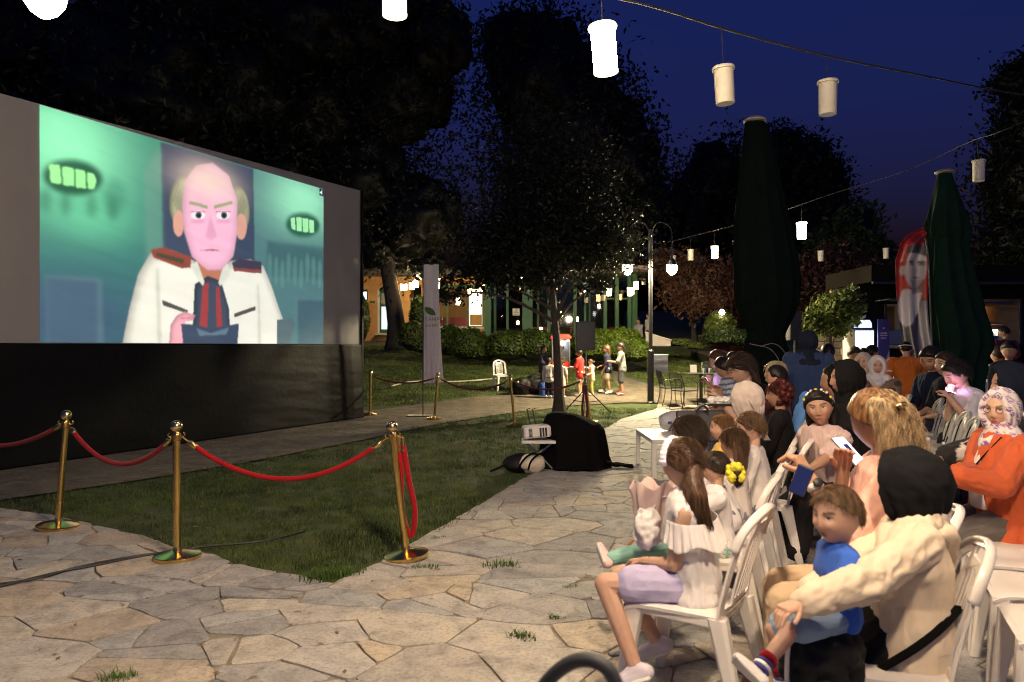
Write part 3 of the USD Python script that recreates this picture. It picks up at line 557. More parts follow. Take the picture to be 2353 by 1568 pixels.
lay(mask([(1185, 1110), (1400, 1110), (1330, 1260), (1240, 1250)], 1), (196, 128, 100)); lay3(mask([(1190, 1250), (1270, 1200), (1350, 1230), (1400, 1400), (1410, 1640), (1170, 1640)], .8, 1), (70, 82, 100), 6, .5)
lay(mask([(1240, 1260), (1275, 1240), (1265, 1640), (1210, 1640)], .8), (168, 70, 72)); lay(mask([(1320, 1270), (1340, 1270), (1370, 1640), (1325, 1640)], .8), (168, 70, 72))
lay(mask([(990, 1345), (1150, 1410), (1145, 1430), (995, 1380)], .7), (86, 84, 82)); lay(mask([(1430, 1430), (1560, 1385), (1560, 1410), (1432, 1455)], .7), (86, 84, 82))
lay(mask([(1175, 1130), (1205, 1110), (1250, 1240), (1240, 1262), (1195, 1200)], .8), (226, 232, 218)); lay(mask([(1395, 1130), (1370, 1110), (1335, 1240), (1345, 1265), (1400, 1200)], .8), (226, 232, 218))
lay3(oval((1108, 740), 72, 150, 1.0, .1), (176, 180, 146), 4, .4); lay3(oval((1462, 790), 62, 140, 1.0, -.1), (160, 164, 132), 4, .4)
for k in range(7): lay(oval((1075+k*11, 700+k*22), 7, 60, 1, .3), (110, 114, 88), .5); lay(oval((1490-k*9, 740+k*22), 6, 55, 1, -.3), (104, 108, 84), .5)
lay(oval((1092, 880), 34, 80, .8), (226, 170, 150)); lay(oval((1474, 900), 34, 80, .8), (226, 170, 150))
lay3(mask([(1112, 760), (1130, 620), (1200, 525), (1300, 510), (1400, 590), (1450, 740), (1450, 940), (1425, 1080), (1350, 1165), (1265, 1165), (1175, 1085), (1125, 930)], 1.0, 3), (254, 196, 222), 9, .62); lay(blob((1270, 620), 170, 110), (250, 226, 205), .8)
for x in (1210, 1365):
    lay(oval((x, 830), 42, 26, .7), (250, 250, 250)); lay(oval((x+4, 830), 19, 22, .7), (66, 80, 92)); q_ = 1 if x < 1290 else -1; lay(oval((x+4, 833), 8, 9, .5), (20, 26, 34)); lay(mask([(x-48, 805), (x+48, 805), (x+48, 812), (x-48, 812)], .6), (200, 120, 150), .8); lay(mask([(x-q_*58, 762), (x+q_*58, 792), (x+q_*58, 770), (x-q_*52, 742)], .8), (170, 176, 136)); lay(oval((x, 868), 46, 12, 1.5), (226, 150, 184), .7)
lay(mask([(1285, 830), (1325, 960), (1290, 985), (1255, 965)], 1.5), (232, 165, 195), .8); lay(mask([(1215, 1046), (1290, 1036), (1365, 1050), (1290, 1048)], .8), (176, 100, 120))
lay3(mask([(1030, 1640), (1040, 1500), (1080, 1440), (1130, 1418), (1195, 1440), (1180, 1470), (1130, 1480), (1130, 1640)], .8, 1), (252, 184, 196), 5, .6); lay(mask([(1100, 1455), (1185, 1450), (1188, 1458), (1105, 1466)], .7), (214, 130, 150), .8)
lay(mask([(1105, 1490), (1200, 1500), (1290, 1520), (1460, 1490), (1450, 1640), (1120, 1640)], .8, 1), (66, 82, 104)); lay(mask([(1200, 1520), (1290, 1550), (1400, 1515), (1380, 1560), (1220, 1565)], .9), (104, 128, 150))
lay(mask([(1690, 1468), (1790, 1460), (1805, 1490), (1760, 1640), (1690, 1640)], .8), (94, 116, 122))
lay(mask([(1952, 668), (1978, 675), (1978, 716), (1952, 708)], .4), (30, 50, 70)); lay(mask([(1955, 688), (1961, 686), (1968, 676), (1968, 706), (1961, 698), (1955, 696)], .3), (240, 250, 250))
img *= (1+.16*(meshkit.fbm(np.stack([uu*7+vv*5, vv*26+uu*9, 0*uu], -1), 3, 12)-.5))[..., None]
SS, ZZ = s0+(s1-s0)*np.linspace(0, 1, NU)[None, :], z0+(z1-z0)*np.linspace(0, 1, NV)[:, None]
wr = .02*(meshkit.fbm(np.stack([SS*1.1+(ZZ-1.56)/3.2*1.5, (ZZ-1.56)/3.2*3+0*SS, 0*SS*ZZ], -1), 4, 4)-.5)
pv, pf = grid(scr_xyz(SS+0*ZZ, ZZ+0*SS, wr+.012)); img = np.clip(img, 0, 1)
obj('projected_picture', (pv-sc0, pf), 'screen_paint', screen, smooth=True, paint=img.reshape(-1, 3))
# ------------------------------------------------------------------ pavilion behind the hedges
def hull(pts):
    h = m3.Manifold.hull_points(np.asarray(pts, float)).to_mesh(); return np.array(h.vert_properties[:, :3], float), np.array(h.tri_verts, int)
BY = 36.0
def bx(v): return (v-CX)/FOC*BY
def bz(v): return EYE-(v-HZ)/FOC*BY
bo = np.array([bx(830), BY, 2.0])
bld = thing('pavilion_building', 'ochre café building with green-framed glass front and lit doorway behind the hedges', 'building', bo)
def bpart(name, x0, x1, z0, z1, y0, y1, m, parent=None, label=None, ch=0.0):
    return obj(name, box((np.array([(x0+x1)/2, (y0+y1)/2, (z0+z1)/2])-bo), (x1-x0, y1-y0, z1-z0), ch), m, parent or bld, label=label)
xl = bx(700)
# front wall in pieces round the openings
wz0, wz1 = .6, bz(636)
for x0, x1, z0, z1 in ((xl, bx(829), wz0, wz1), (bx(829), bx(845), wz0, bz(692)), (bx(829), bx(845), bz(668), wz1), (bx(845), bx(868), wz0, wz1), (bx(868), bx(907), bz(666), wz1), (bx(868), bx(907), wz0, bz(766)), (bx(907), bx(943), wz0, wz1), (bx(943), bx(968), bz(655), wz1), (bx(968), bx(1003), wz0, wz1), (bx(1003), bx(1112), wz0, bz(752)), (bx(1003), bx(1112), bz(655), wz1)):
    bpart('wall', x0, x1, z0, z1, BY, BY+.25, 'stucco_ochre')
bpart('wall', xl, bx(1112), wz0, wz1, BY+3.2, BY+3.4, 'stucco_ochre', label='inner back wall')
bpart('plinth', bx(1003), bx(1112), bz(753)-.08, bz(752)+.02, BY-.06, BY-.003, 'stucco_trim')
bpart('roof', xl-.4, bx(1125), wz1+.003, wz1+.28, BY-.8, BY+4, 'dark_roof')
d = bpart('door', bx(872), bx(905), bz(765), bz(668), BY+.06, BY+.11, 'green_paint')
bpart('lower_panel', bx(876), bx(902), bz(757), bz(705), BY+.045, BY+.057, 'door_glow', d); bpart('upper_pane', bx(876), bx(902), bz(700), bz(674), BY+.045, BY+.057, 'counter_stone', d)
bpart('handle', bx(875), bx(876.5), bz(726), bz(718), BY+.0, BY+.04, 'steel', d)
bpart('door_frame', bx(868), bx(872), bz(767), bz(666), BY-.03, BY+.05, 'white_laminate'); bpart('door_step', bx(866), bx(908), bz(768)-.05, bz(767), BY-.5, BY-.002, 'stucco_trim')
w = bpart('window', bx(829.5), bx(844.5), bz(691), bz(669), BY+.05, BY+.09, 'black_metal'); bpart('pane', bx(831), bx(842), bz(689.5), bz(671), BY+.035, BY+.048, 'window_cool_glow', w); bpart('sill', bx(828), bx(846), bz(693.5), bz(692.2), BY-.08, BY-.002, 'white_laminate', w)
bpart('name_plate', bx(850), bx(862), bz(697), bz(692), BY-.03, BY-.002, 'green_paint')
# dark doorway, then the window wall
bpart('dark_room', bx(943), bx(968), wz0, bz(655), BY+1.2, BY+1.25, 'kiosk_black')
bpart('window_frame', bx(1003), bx(1112), bz(752), bz(749), BY+.03, BY+.15, 'green_paint'); bpart('window_frame', bx(1003), bx(1112), bz(661), bz(655), BY+.03, BY+.15, 'green_paint')
for v in (1004, 1028, 1075, 1110): bpart('mullion', bx(v-1.6), bx(v+1.6), bz(749), bz(661), BY+.03, BY+.15, 'green_paint')
for a, b in ((1006, 1026), (1030, 1073)): bpart('pane', bx(a), bx(b), bz(748.6), bz(661.4), BY+.08, BY+.09, 'glass')
mat('red_sofa', (.22, .035, .04), .7); bpart('bench', bx(1002), bx(1072), bz(749), bz(728), BY+.6, BY+1.1, 'red_sofa')
wp = bpart('lit_pane', bx(1078), bx(1107), bz(748), bz(664), BY+.30, BY+.31, 'tv_glow', label='bright window showing a lit room'); 
M['tv_glow2'] = glow('dim_room_glow', (1.0, .85, .7), .35)
bpart('shelf', bx(1079), bx(1106), bz(720), bz(718), BY+.26, BY+.295, 'stucco_trim', wp); bpart('cupboard', bx(1079), bx(1106), bz(747.5), bz(722), BY+.24, BY+.294, 'stucco_ochre', wp)
bpart('mullion', bx(1106.5), bx(1109), bz(749), bz(661), BY+.02, BY+.029, 'white_laminate')
# glazed hall on the right
hx0, hx1, hz0, hz1 = bx(1113), bx(1492), 1.75, bz(630)
bpart('hall_floor', hx0, hx1, 1.6, hz0, BY+.0, BY+8, 'counter_stone'); bpart('hall_back', hx0, hx1, hz0+.002, hz1, BY+8, BY+8.2, 'kiosk_wood'); bpart('hall_roof', bx(1126), bx(1500), hz1+.02, hz1+.3, BY-.9, BY+8.3, 'dark_roof')
obj('fascia', (lambda m: (m[0]-bo, m[1]))(hull([[bx(1380), BY-1.0, bz(606)], [bx(1380), BY-1.0, bz(613)], [bx(1498), BY-1.0, bz(619)], [bx(1498), BY-1.0, bz(627)], [bx(1380), BY-.91, bz(606)], [bx(1380), BY-.91, bz(613)], [bx(1498), BY-.91, bz(619)], [bx(1498), BY-.91, bz(627)]])), 'pale_fascia', bld)
for v, w_, y in ((1121, 15, BY-.1), (1137, 6, BY+.3), (1166, 6, BY), (1212, 24, BY-.1), (1240, 5, BY+2), (1262, 7, BY+.1), (1322, 8, BY+.1), (1352, 5, BY+1.5), (1370, 5, BY+3), (1391, 8, BY), (1418, 9, BY), (1447, 9, BY), (1459, 12, BY)):
    bpart('column', bx(v-w_/2), bx(v+w_/2), hz0-1.2, hz1+.015, y, y+.22, 'green_paint', ch=.012)
bpart('beam', bx(1385), bx(1465), bz(688), bz(684), BY+.24, BY+.34, 'green_paint'); bpart('beam', bx(1330), bx(1452), bz(668), bz(664), BY+1.0, BY+1.1, 'green_paint')
for a, b in ((1125, 1163), (1170, 1199), (1226, 1258), (1266, 1317), (1327, 1386), (1397, 1412), (1424, 1442)): bpart('glass_pane', bx(a), bx(b), hz0, hz1-.02, BY+.15, BY+.16, 'glass')
no = thing('notice', 'white paper notice with lines of print on the pavilion glass', 'notice', (bx(1186), BY+.12, bz(717)))
obj('sheet', box((0, 0, 0), (bx(1194)-bx(1178), .01, bz(709)-bz(725))), 'white_paper', no)
for k, wd in enumerate((.10, .17, .25, .28)): obj('line_of_print', box((0, -.009, .115-k*.075), (wd, .004, .022)), 'ink', no)
def table_in(v, y, wv=34):
    t = thing('dining_table', 'red-brown wooden table inside the glazed hall', 'table', (bx(v), y, hz0), group='tables inside the pavilion'); wd = wv/FOC*BY
    obj('top', box((0, 0, .74), (wd, .8, .05), .01), 'red_wood', t); obj('apron', box((0, 0, .66), (wd*.9, .66, .09)), 'red_wood', t)
    for sx in (-1, 1):
        for sy in (-1, 1): obj('leg', box((sx*wd*.42, sy*.3, .31), (.07, .07, .6)), 'red_wood', t)
for v, y, w_ in ((1245, BY+2, 44), (1330, BY+1.6, 30), (1365, BY+3, 30), (1425, BY+2.4, 26)): table_in(v, y, w_)
# ------------------------------------------------------------------ lanterns
def lantern(vx, vtop, hpx, look, cord_top, label, tilt=0.0, H=.36):
    """A tub-shaped hanging lantern; CORD_TOP is where its cord meets the wire, in the picture."""
    Y = FOC*H/hpx; p = at(vx, vtop, Y); R = .095
    t = thing('lantern', label, 'lantern', p, group=None)
    prof = [(.0, -H), (R*.93, -H), (R*.97, -H+.012), (R, -.03), (R*1.16, -.028), (R*1.18, -.008), (R*1.1, 0), (0, 0)]
    obj('shade', move(lathe(prof[:4]+[(R*.98, -.028), (0, -.03)], 28), ry=tilt), look, t, smooth=40)
    obj('rim', move(lathe([(R*.98, -.027), (R*1.16, -.026), (R*1.19, -.012), (R*1.12, .002), (R*.5, .006), (0, .006)], 28), ry=tilt), 'lantern_shell' if look == 'lantern_shell' else 'lamp_rim' if look != 'lamp_white_lantern' else look, t, smooth=40)
    if look in ('lamp_warm', 'lamp_wall'): obj('bottom_ring', move(lathe([(R*.90, -H-.003), (R*.99, -H-.002), (R*1.005, -H+.016), (R*.985, -H+.017)], 28), ry=tilt), 'lamp_rim', t, smooth=40)
    e = at(vx+(cord_top[0] if cord_top else 0), cord_top[1], Y)-p if cord_top else np.array([0, 0, .3])
    obj('cord', rod((0, 0, .0), e, .004, 5), 'lantern_wire', t); return p+e
c1 = lantern(1384, 60, 108, 'lamp_warm', (-2, -14), 'brightly glowing warm lantern, largest one fully in the picture', -.08)
c2 = lantern(907, -72, 108, 'lamp_warm', (0, -150), 'glowing warm lantern cut off by the top edge of the picture')
c3 = lantern(1662, 155, 84, 'lantern_shell', (-4, 65), 'unlit cream lantern with a cocked lid, next to the bright warm lantern', -.06)
c4 = lantern(1902, 187, 77, 'lantern_shell', (-5, 128), 'unlit cream lantern second along the upper wire, above the umbrellas')
c5 = lantern(2249, 369, 48, 'lantern_shell', (-4, 322), 'unlit cream lantern under the lower wire above the farther umbrella')
c6 = lantern(1842, 512, 38, 'lamp_white_lantern', (0, 470), 'lit cold-white lantern right of the nearer umbrella')
c7 = lantern(1642, 566, 28, 'lamp_wall', (0, 535), 'small lit warm lantern left of the nearer umbrella')
for vx, vt, h, lab in ((1547, 588, 22, 'unlit lantern directly above the right street lamp globe'), (1587, 574, 25, 'unlit lantern second in the row left of the small lit one'), (1613, 592, 20, 'lowest unlit lantern in the row left of the small lit one'), (1692, 553, 27, 'unlit lantern half hidden by the edge of the nearer umbrella'), (1886, 577, 24, 'unlit lantern below and right of the lit white lantern'), (2036, 571, 24, 'unlit lantern just left of the red feather flag')):
    lantern(vx, vt, h, 'lantern_shell', (0, vt-26), lab)
def wire(pts, label, r=.007):
    o = obj('overhead_wire', tube(curve(pts, 40), r, 6), 'lantern_wire'); tag(o, label, 'wire')
# behind and above the camera the string of lanterns runs on
for k, (p, lab) in enumerate((((.30, 2.25, 3.75), 'lit warm lantern overhead, outside the picture, nearest the lawn'), ((1.0, .75, 3.75), 'lit warm lantern overhead, outside the picture, above the front chairs'))):
    t = thing('lantern', lab, 'lantern', p); R, H = .095, .36
    obj('shade', lathe([(.0, -H), (R*.93, -H), (R*.97, -H+.012), (R, -.03), (R*.98, -.028), (0, -.03)], 28), 'lamp_near', t, smooth=40); obj('rim', lathe([(R*.98, -.027), (R*1.16, -.026), (R*1.19, -.012), (R*1.12, .002), (0, .006)], 28), 'lamp_near', t); obj('cord', rod((0, 0, 0), (0, 0, .3), .004, 5), 'lantern_wire', t)
wire([(2.6, .1, 4.2), (1.0, .75, 4.05), (.30, 2.25, 4.05), c2, (-2.4, 5.3, 5.0), (-3.82, 4.75, 4.9)], 'black wire carrying the lantern cut off at the top', .006)
wire([(-.4, 4.4, 4.9), at(1384, -14, 5.5), at(1434, 0, 5.75), c3, c4, at(2100, 170, 8.7), at(2290, 208, 10.5), at(2420, 225, 12)], 'thick black wire sagging across the top right, lanterns under it', .011)
wire([at(2420, 250, 11.3), at(2285, 308, 12), c5+[0, 0, .02], at(2100, 385, 14), at(1930, 440, 15.3), c6, at(1700, 515, 19), at(1535, 557, 23)], 'thin wire running from the right-hand tree down past the umbrellas', .007)
for k, (vx, vy, Y, s) in enumerate(((925, 661, 33, 9), (933, 660, 33.2, 8), (946, 657, 32.5, 11), (956, 652, 32.8, 11), (964, 638, 33, 6), (1003, 650, 30, 14), (1079, 668, 33, 8), (1108, 664, 33, 11), (1198, 640, 33, 5), (1462, 656, 33, 11), (1400, 671, 34, 12), (1447, 671, 34, 12), (1452, 670, 34.3, 10), (1325, 735, 37, 9), (1290, 722, 38, 8), (1345, 668, 35, 6), (1243, 758, 36.6, 8), (1190, 742, 38, 6))):
    H = .30*s/10; t = thing('café_lantern'.replace('é', 'e'), f'small glowing warm lantern among the {"leaves left of the white banner" if vx < 970 else "pavilion columns"}', 'lantern', at(vx, vy, Y), group='small lit lanterns left of the banner' if vx < 970 else 'small lit lanterns at the pavilion')
    obj('shade', lathe([(0, -H/2), (H*.3, -H/2), (H*.32, H/2), (0, H/2)], 12), 'lamp_wall' if vx < 1010 else 'lamp_small', t); obj('hook', rod((0, 0, H/2), (0, 0, H/2+.25), .008, 5), 'lantern_wire', t)
for vx, vy, Y in ((1345, 657, 34), (1382, 660, 34), (1386, 685, 34), (1347, 690, 35), (1480, 648, 33), (1362, 645, 34)):
    t = thing('hanging_tub_lantern', 'small unlit pale lantern hanging at the pavilion columns', 'lantern', at(vx, vy, Y), group='unlit lanterns at the pavilion'); obj('shade', lathe([(0, -.13), (.09, -.13), (.1, .13), (0, .13)], 12), 'lantern_shell', t); obj('hook', rod((0, 0, .13), (0, 0, .4), .008, 5), 'lantern_wire', t)
for vx, vy, Y, lab in ((1659, 718, 26.5, 'small garden spotlight above the lit plant'), (1829, 682, 24, 'pinpoint light in the purple tree beside the nearer umbrella'), (1855, 729, 24, 'pinpoint light low in the purple tree'), (1951, 729, 24, 'pinpoint light above the small green tree')):
    t = thing('garden_light', lab, 'lamp', at(vx, vy, Y)); obj('bulb', ball((0, 0, 0), .05 if vx > 1700 else .10), 'lamp_tiny', t); obj('holder', lathe([(.02, .05), (.05, .06), (.05, .11), (.0, .12)], 10) if vx > 1700 else lathe([(.03, .09), (.07, .10), (.07, .17), (.0, .18)], 10), 'dark_metal', t)
# ------------------------------------------------------------------ street lamps
def street_lamp(base, height, heads, label, glowing, yaw=0.0, low=1.35):
    t = thing('street_lamp', label, 'street lamp', base, yaw)
    obj('lower_post', lathe([(.11, 0), (.11, .03), (.085, .05), (.085, low), (.06, low+.03), (0, low+.03)], 16), 'black_metal', t); obj('upper_post', lathe([(.05, low+.03), (.05, height), (.0, height+.01)], 14), 'black_metal', t)
    for sx, r in heads:
        pts = [(0, 0, height-.75), (sx*.02, 0, height-.3), (sx*r*.35, 0, height+.18), (sx*r*.8, 0, height+.12), (sx*r, 0, height-.35)]
        obj('arm', tube(curve(pts, 18), .016, 8), 'black_metal', t)
        zz = height-.95
        h = obj('lamp_head', move(lathe([(.0, .62), (.02, .6), (.03, .2), (.10, .14), (.13, .03), (.13, .004), (0, .002)], 20), (sx*r, 0, zz)), 'dark_metal', t)
        obj('glass_disc', move(lathe([(.135, .012), (.29, .004), (.292, .010), (.135, .02)], 28), (sx*r, 0, zz)), 'glass', h)
        obj('globe', move(lathe([(.128, .0), (.135, -.06), (.12, -.13), (.08, -.19), (.03, -.225), (0, -.23)], 24), (sx*r, 0, zz)), glowing, h, smooth=True)
b = gz(1495, 926); b[2] -= .02
hh = (EYE-(612-HZ)/FOC*b[1])-b[2]+.95
street_lamp(b, hh, ((-1, .60), (1, .55)), 'black two-armed street lamp beside the café chairs, both globes lit', 'lamp_far')
street_lamp((-3.82, 4.75, -.01), 4.83, ((1, .80),), 'street lamp at the top left corner, its cold white globe filling the corner', 'lamp_cold')
# ------------------------------------------------------------------ kiosk
KY = 19.0
def kx(v): return (v-CX)/FOC*KY
def kz(v): return EYE-(v-HZ)/FOC*KY
ko = np.array([kx(1968), KY, float(ground_z(kx(1968), KY))-.02])
kio = thing('kiosk', 'black timber snack kiosk with two lit serving hatches behind the audience', 'kiosk', ko)
def kpart(name, x0, x1, z0, z1, y0, y1, m, parent=None, ch=0.0, label=None): return obj(name, box(np.array([(x0+x1)/2, (y0+y1)/2, (z0+z1)/2])-ko, (x1-x0, y1-y0, z1-z0), ch), m, parent or kio, label=label)
g0 = ko[2]; xr = kx(2460)
w1, w2 = (kx(2036), kx(2098), kz(795), kz(702)), (kx(2240), kx(2344), kz(792), kz(690))
for n, (x0, x1) in enumerate(((ko[0], w1[0]), (w1[1], w2[0]), (w2[1], xr))):       # boarded front, board by board
    k = max(1, int((x1-x0)/.19)); e = np.linspace(x0, x1, k+1)
    for a, b in zip(e[:-1], e[1:]): kpart('board', a+.004, b-.004, g0, kz(655), KY, KY+.03, 'kiosk_black')
for q in (w1, w2):
    k = max(1, int((q[1]-q[0])/.19)); e = np.linspace(q[0], q[1], k+1)
    for a, b in zip(e[:-1], e[1:]): kpart('board', a+.004, b-.004, g0, q[2]-.06, KY, KY+.03, 'kiosk_black'); kpart('board', a+.004, b-.004, q[3]+.03, kz(655), KY, KY+.03, 'kiosk_black')
    kpart('counter', q[0]-.12, q[1]+.12, q[2]-.055, q[2]-.005, KY-.32, KY+.28, 'counter_stone' if q is w1 else 'kiosk_black', ch=.008); kpart('hatch_frame', q[0]-.04, q[0]+.02, q[2], q[3]+.04, KY-.02, KY-.002, 'black_metal'); kpart('hatch_frame', q[1]-.02, q[1]+.04, q[2], q[3]+.04, KY-.02, KY-.002, 'black_metal')
kpart('roof', ko[0]-.05, xr, kz(655)+.003, kz(618), KY-.9, KY+1.75, 'kiosk_wood'); kpart('gutter', ko[0]-.05, xr, kz(660), kz(655), KY-.98, KY-.903, 'black_metal')
kpart('awning', kx(2010), kx(2110), kz(693), kz(691), KY-.8, KY-.05, 'dark_metal')
kpart('back_wall', ko[0], xr, g0, kz(656), KY+1.5, KY+1.6, 'stone_wall'); kpart('side_wall', ko[0], ko[0]+.08, g0, kz(656), KY+.04, KY+1.49, 'kiosk_black'); kpart('partition', kx(2150), kx(2155), g0, kz(656), KY+.04, KY+1.49, 'kiosk_black'); kpart('kiosk_floor', ko[0]+.09, xr, g0+.0, g0+.05, KY+.04, KY+1.49, 'counter_stone')
kpart('lit_wall', kx(2036), kx(2066), kz(790), kz(700), KY+.9, KY+.93, 'window_cool_glow', label='bright white-blue wall inside the left hatch'); kpart('inner_panel', kx(2073), kx(2098), kz(790), kz(700), KY+.92, KY+.95, 'interior_wood')
kpart('coffee_machine', kx(2044), kx(2078), kz(793), kz(758), KY+.1, KY+.4, 'grey_metal', ch=.02); kpart('steel_column', kx(2042), kx(2055), kz(756), kz(732), KY+.45, KY+.6, 'grey_metal')
kpart('lit_panel', kx(2240), kx(2344), kz(735), kz(700), KY+.9, KY+.93, 'interior_wood'); kpart('light_strip', kx(2242), kx(2342), kz(697), kz(693), KY+.2, KY+.24, 'dim_room_glow' if False else 'navy_panel'); kpart('shelf', kx(2240), kx(2344), kz(744), kz(741), KY+.5, KY+.85, 'interior_wood')
kpart('bulb', kx(2297), kx(2303), kz(706), kz(701), KY+.7, KY+.76, 'lamp_small'); kpart('wall_clock', kx(2256), kx(2265), kz(727), kz(714), KY+.86, KY+.89, 'white_paper'); kpart('bright_appliance', kx(2312), kx(2330), kz(770), kz(756), KY+.6, KY+.8, 'tv_glow')
kt = thing('kettle', 'steel kettle on the right kiosk counter', 'kettle', (kx(2275), KY-.1, w2[2]-.005)); obj('pot', lathe([(0, .0), (.11, 0), (.12, .05), (.1, .16), (.06, .2), (0, .21)], 20), 'steel', kt); obj('handle', tube(curve([(-.1, 0, .17), (0, 0, .3), (.1, 0, .17)], 12), .012, 7), 'black_plastic', kt); obj('spout', tube([(.1, 0, .08), (.2, 0, .17)], [.025, .012], 8), 'steel', kt)
for k, (v, c) in enumerate(((2259, 'popcorn'), (2291, 'clear_bag'), (2300, 'clear_bag'))):
    j = thing('jug', ('yellow bottle left of the kettle', 'clear jug right of the kettle', 'clear jug farthest right of the kettle')[k], 'jug', (kx(v), KY-.12, w2[2]-.005)); obj('body', lathe([(0, 0), (.045, 0), (.05, .15), (.03, .2), (.03, .24), (0, .24)], 14), c, j); obj('lid', lathe([(0, .275), (.033, .27), (.033, .242), (0, .242)], 14), 'black_plastic', j)
bt = thing('water_bottle', 'clear water bottle on the left kiosk counter', 'bottle', (kx(2033), KY-.15, w1[2]-.005)); obj('body', lathe([(0, 0), (.035, 0), (.035, .16), (.014, .2), (.014, .22), (0, .22)], 14), 'clear_bag', bt); obj('cap', lathe([(0, .24), (.016, .24), (.016, .222), (0, .222)], 12), 'blue_plastic', bt)
FYy = 18.0; fx = lambda v: (v-CX)/FOC*FYy; fz = lambda v: EYE-(v-HZ)/FOC*FYy; fg = float(ground_z(fx(1985), FYy))-.02
fr = thing('drinks_fridge', 'glowing white drinks fridge with a domed lit sign on top', 'fridge', (fx(1986), FYy, fg)); F0 = np.array([fx(1986), FYy, fg]); fw = fx(2009)-fx(1963); ft = fz(733)-fg
obj('cabinet', box((0, .33, (ft-.26)/2+.03), (fw, .6, ft-.26-.06)), 'white_laminate', fr); obj('base', box((0, .33, .03), (fw, .56, .058)), 'black_plastic', fr)
dr = obj('door', box((0, .012, (ft-.26)/2+.06), (fw, .03, ft-.26-.12), .006), 'grey_metal', fr); obj('lit_glass', box((-.0, -.008, (ft-.26)/2+.06), (fw*.90, .006, ft-.26-.2)), 'fridge_glow', dr); obj('handle', box((fw*.43, -.03, ft*.5), (.025, .03, .5), .006), 'steel', dr)
for k, z in enumerate((.55, .95, 1.3)): obj('shelf', box((0, -.014, z), (fw*.86, .004, .012)), 'white_laminate', dr)
for k in range(7): obj('bottle', move(lathe([(0, 0), (.028, 0), (.028, .14), (.011, .19), (0, .19)], 10), (-.18+k*.06, -.025, .956)), ['green_paint', 'white_laminate', 'green_paint', 'red_plastic', 'white_laminate', 'green_paint', 'green_paint'][k], dr)
a = np.linspace(0, 1, 12); xx = np.r_[-fw/2, -fw/2+.08*(1-np.cos(a*np.pi/2)), fw/2-.08*(1-np.cos(a[::-1]*np.pi/2)), fw/2]; 
sg = Polygon([(-fw/2, 0), (fw/2, 0), (fw/2-.01, .15), (fw/2-.07, .235), (-fw/2+.07, .235), (-fw/2+.01, .15)])
sm = prism(sg, .5); v_ = sm[0][:, [0, 2, 1]]*[1, 1, 1]; obj('sign_box', (v_+[0, .08, ft-.24], sm[1][:, ::-1]), 'navy_panel', fr)
sm = prism(sg.buffer(-.025), .012); v_ = sm[0][:, [0, 2, 1]]; glow('sign_glow', (.55, .68, 1.0), .55); obj('lit_sign', (v_+[0, .066, ft-.24], sm[1][:, ::-1]), 'sign_glow', fr)
pn = thing('poster_panel', 'navy advertising panel with pale lettering right of the fridge', 'poster', (fx(2025), FYy-.1, fg)); pw = fx(2038)-fx(2012); pz1 = fz(734)-fg
obj('board', box((0, 0, pz1/2), (pw, .03, pz1)), 'navy_panel', pn)
mat('pale_print', (.42, .40, .50), .6); obj('pale_triangle', (lambda m: (m[0][:, [0, 2, 1]]+[0, -.021, 0], m[1]))(prism(Polygon([(pw/2-.002, pz1*.66), (-pw*.2, pz1*.42), (pw*.12, pz1*.33), (pw/2-.002, pz1*.3)]), .004)), 'pale_print', pn)
for z, w_ in ((.90, .06), (.845, .16), (.82, .18), (.79, .12)): obj('line_of_print', box((0, -.018, pz1*z), (w_, .004, .028)), 'pale_print', pn)
# low stone wall behind the green tree
for n, (va, vb_, vt, vbm, Y) in enumerate(((1862, 1964, 766, 812, 19.3), (1702, 1722, 752, 790, 30))):
    X0, X1 = (va-CX)/FOC*Y, (vb_-CX)/FOC*Y; zt = EYE-(vt-HZ)/FOC*Y; zg = float(ground_z(X0, Y))-.1
    wl = thing('stone_wall', ('warm-lit rubble stone wall behind the small green tree', 'short lit stone wall seen just left of the nearer umbrella')[n], 'wall', (X0, Y, zg)); q = np.random.default_rng(70+n)
    obj('core', box(((X1-X0)/2, .15, (zt-zg)/2), (X1-X0, .26, zt-zg-.02)), 'grout', wl); z = 0.0
    while z < zt-zg-.05:
        h = q.uniform(.16, .26); x = 0.0; h = min(h, zt-zg-z)
        while x < X1-X0-.03:
            w_ = min(q.uniform(.22, .5), X1-X0-x); obj('stone', box((x+w_/2, .0+q.uniform(-.01, .012), z+h/2), (w_-.02, .08, h-.02), .014), ['stone_wall', 'stone_5', 'stone_8'][int(q.integers(3))], wl); x += w_
        z += h
rp = gz(1519, 800); Y = 26.0; t = thing('timber_edging', 'pale angled edging wall at the right foot of the bright hedge', 'edging', at(1520, 797, Y)); o_ = at(1520, 797, Y)
obj('face', (lambda m: (m[0]-o_, m[1]))(hull([at(x, y, Y+dy) for x, y in ((1484, 764), (1484, 795), (1541, 783), (1541, 796)) for dy in (0, .15)])), 'pale_fascia', t); obj('cap', (lambda m: (m[0]-o_, m[1]))(hull([at(x, y, Y+dy) for x, y in ((1482, 762), (1482, 764), (1543, 781), (1543, 783)) for dy in (-.04, .19)])), 'stucco_trim', t)
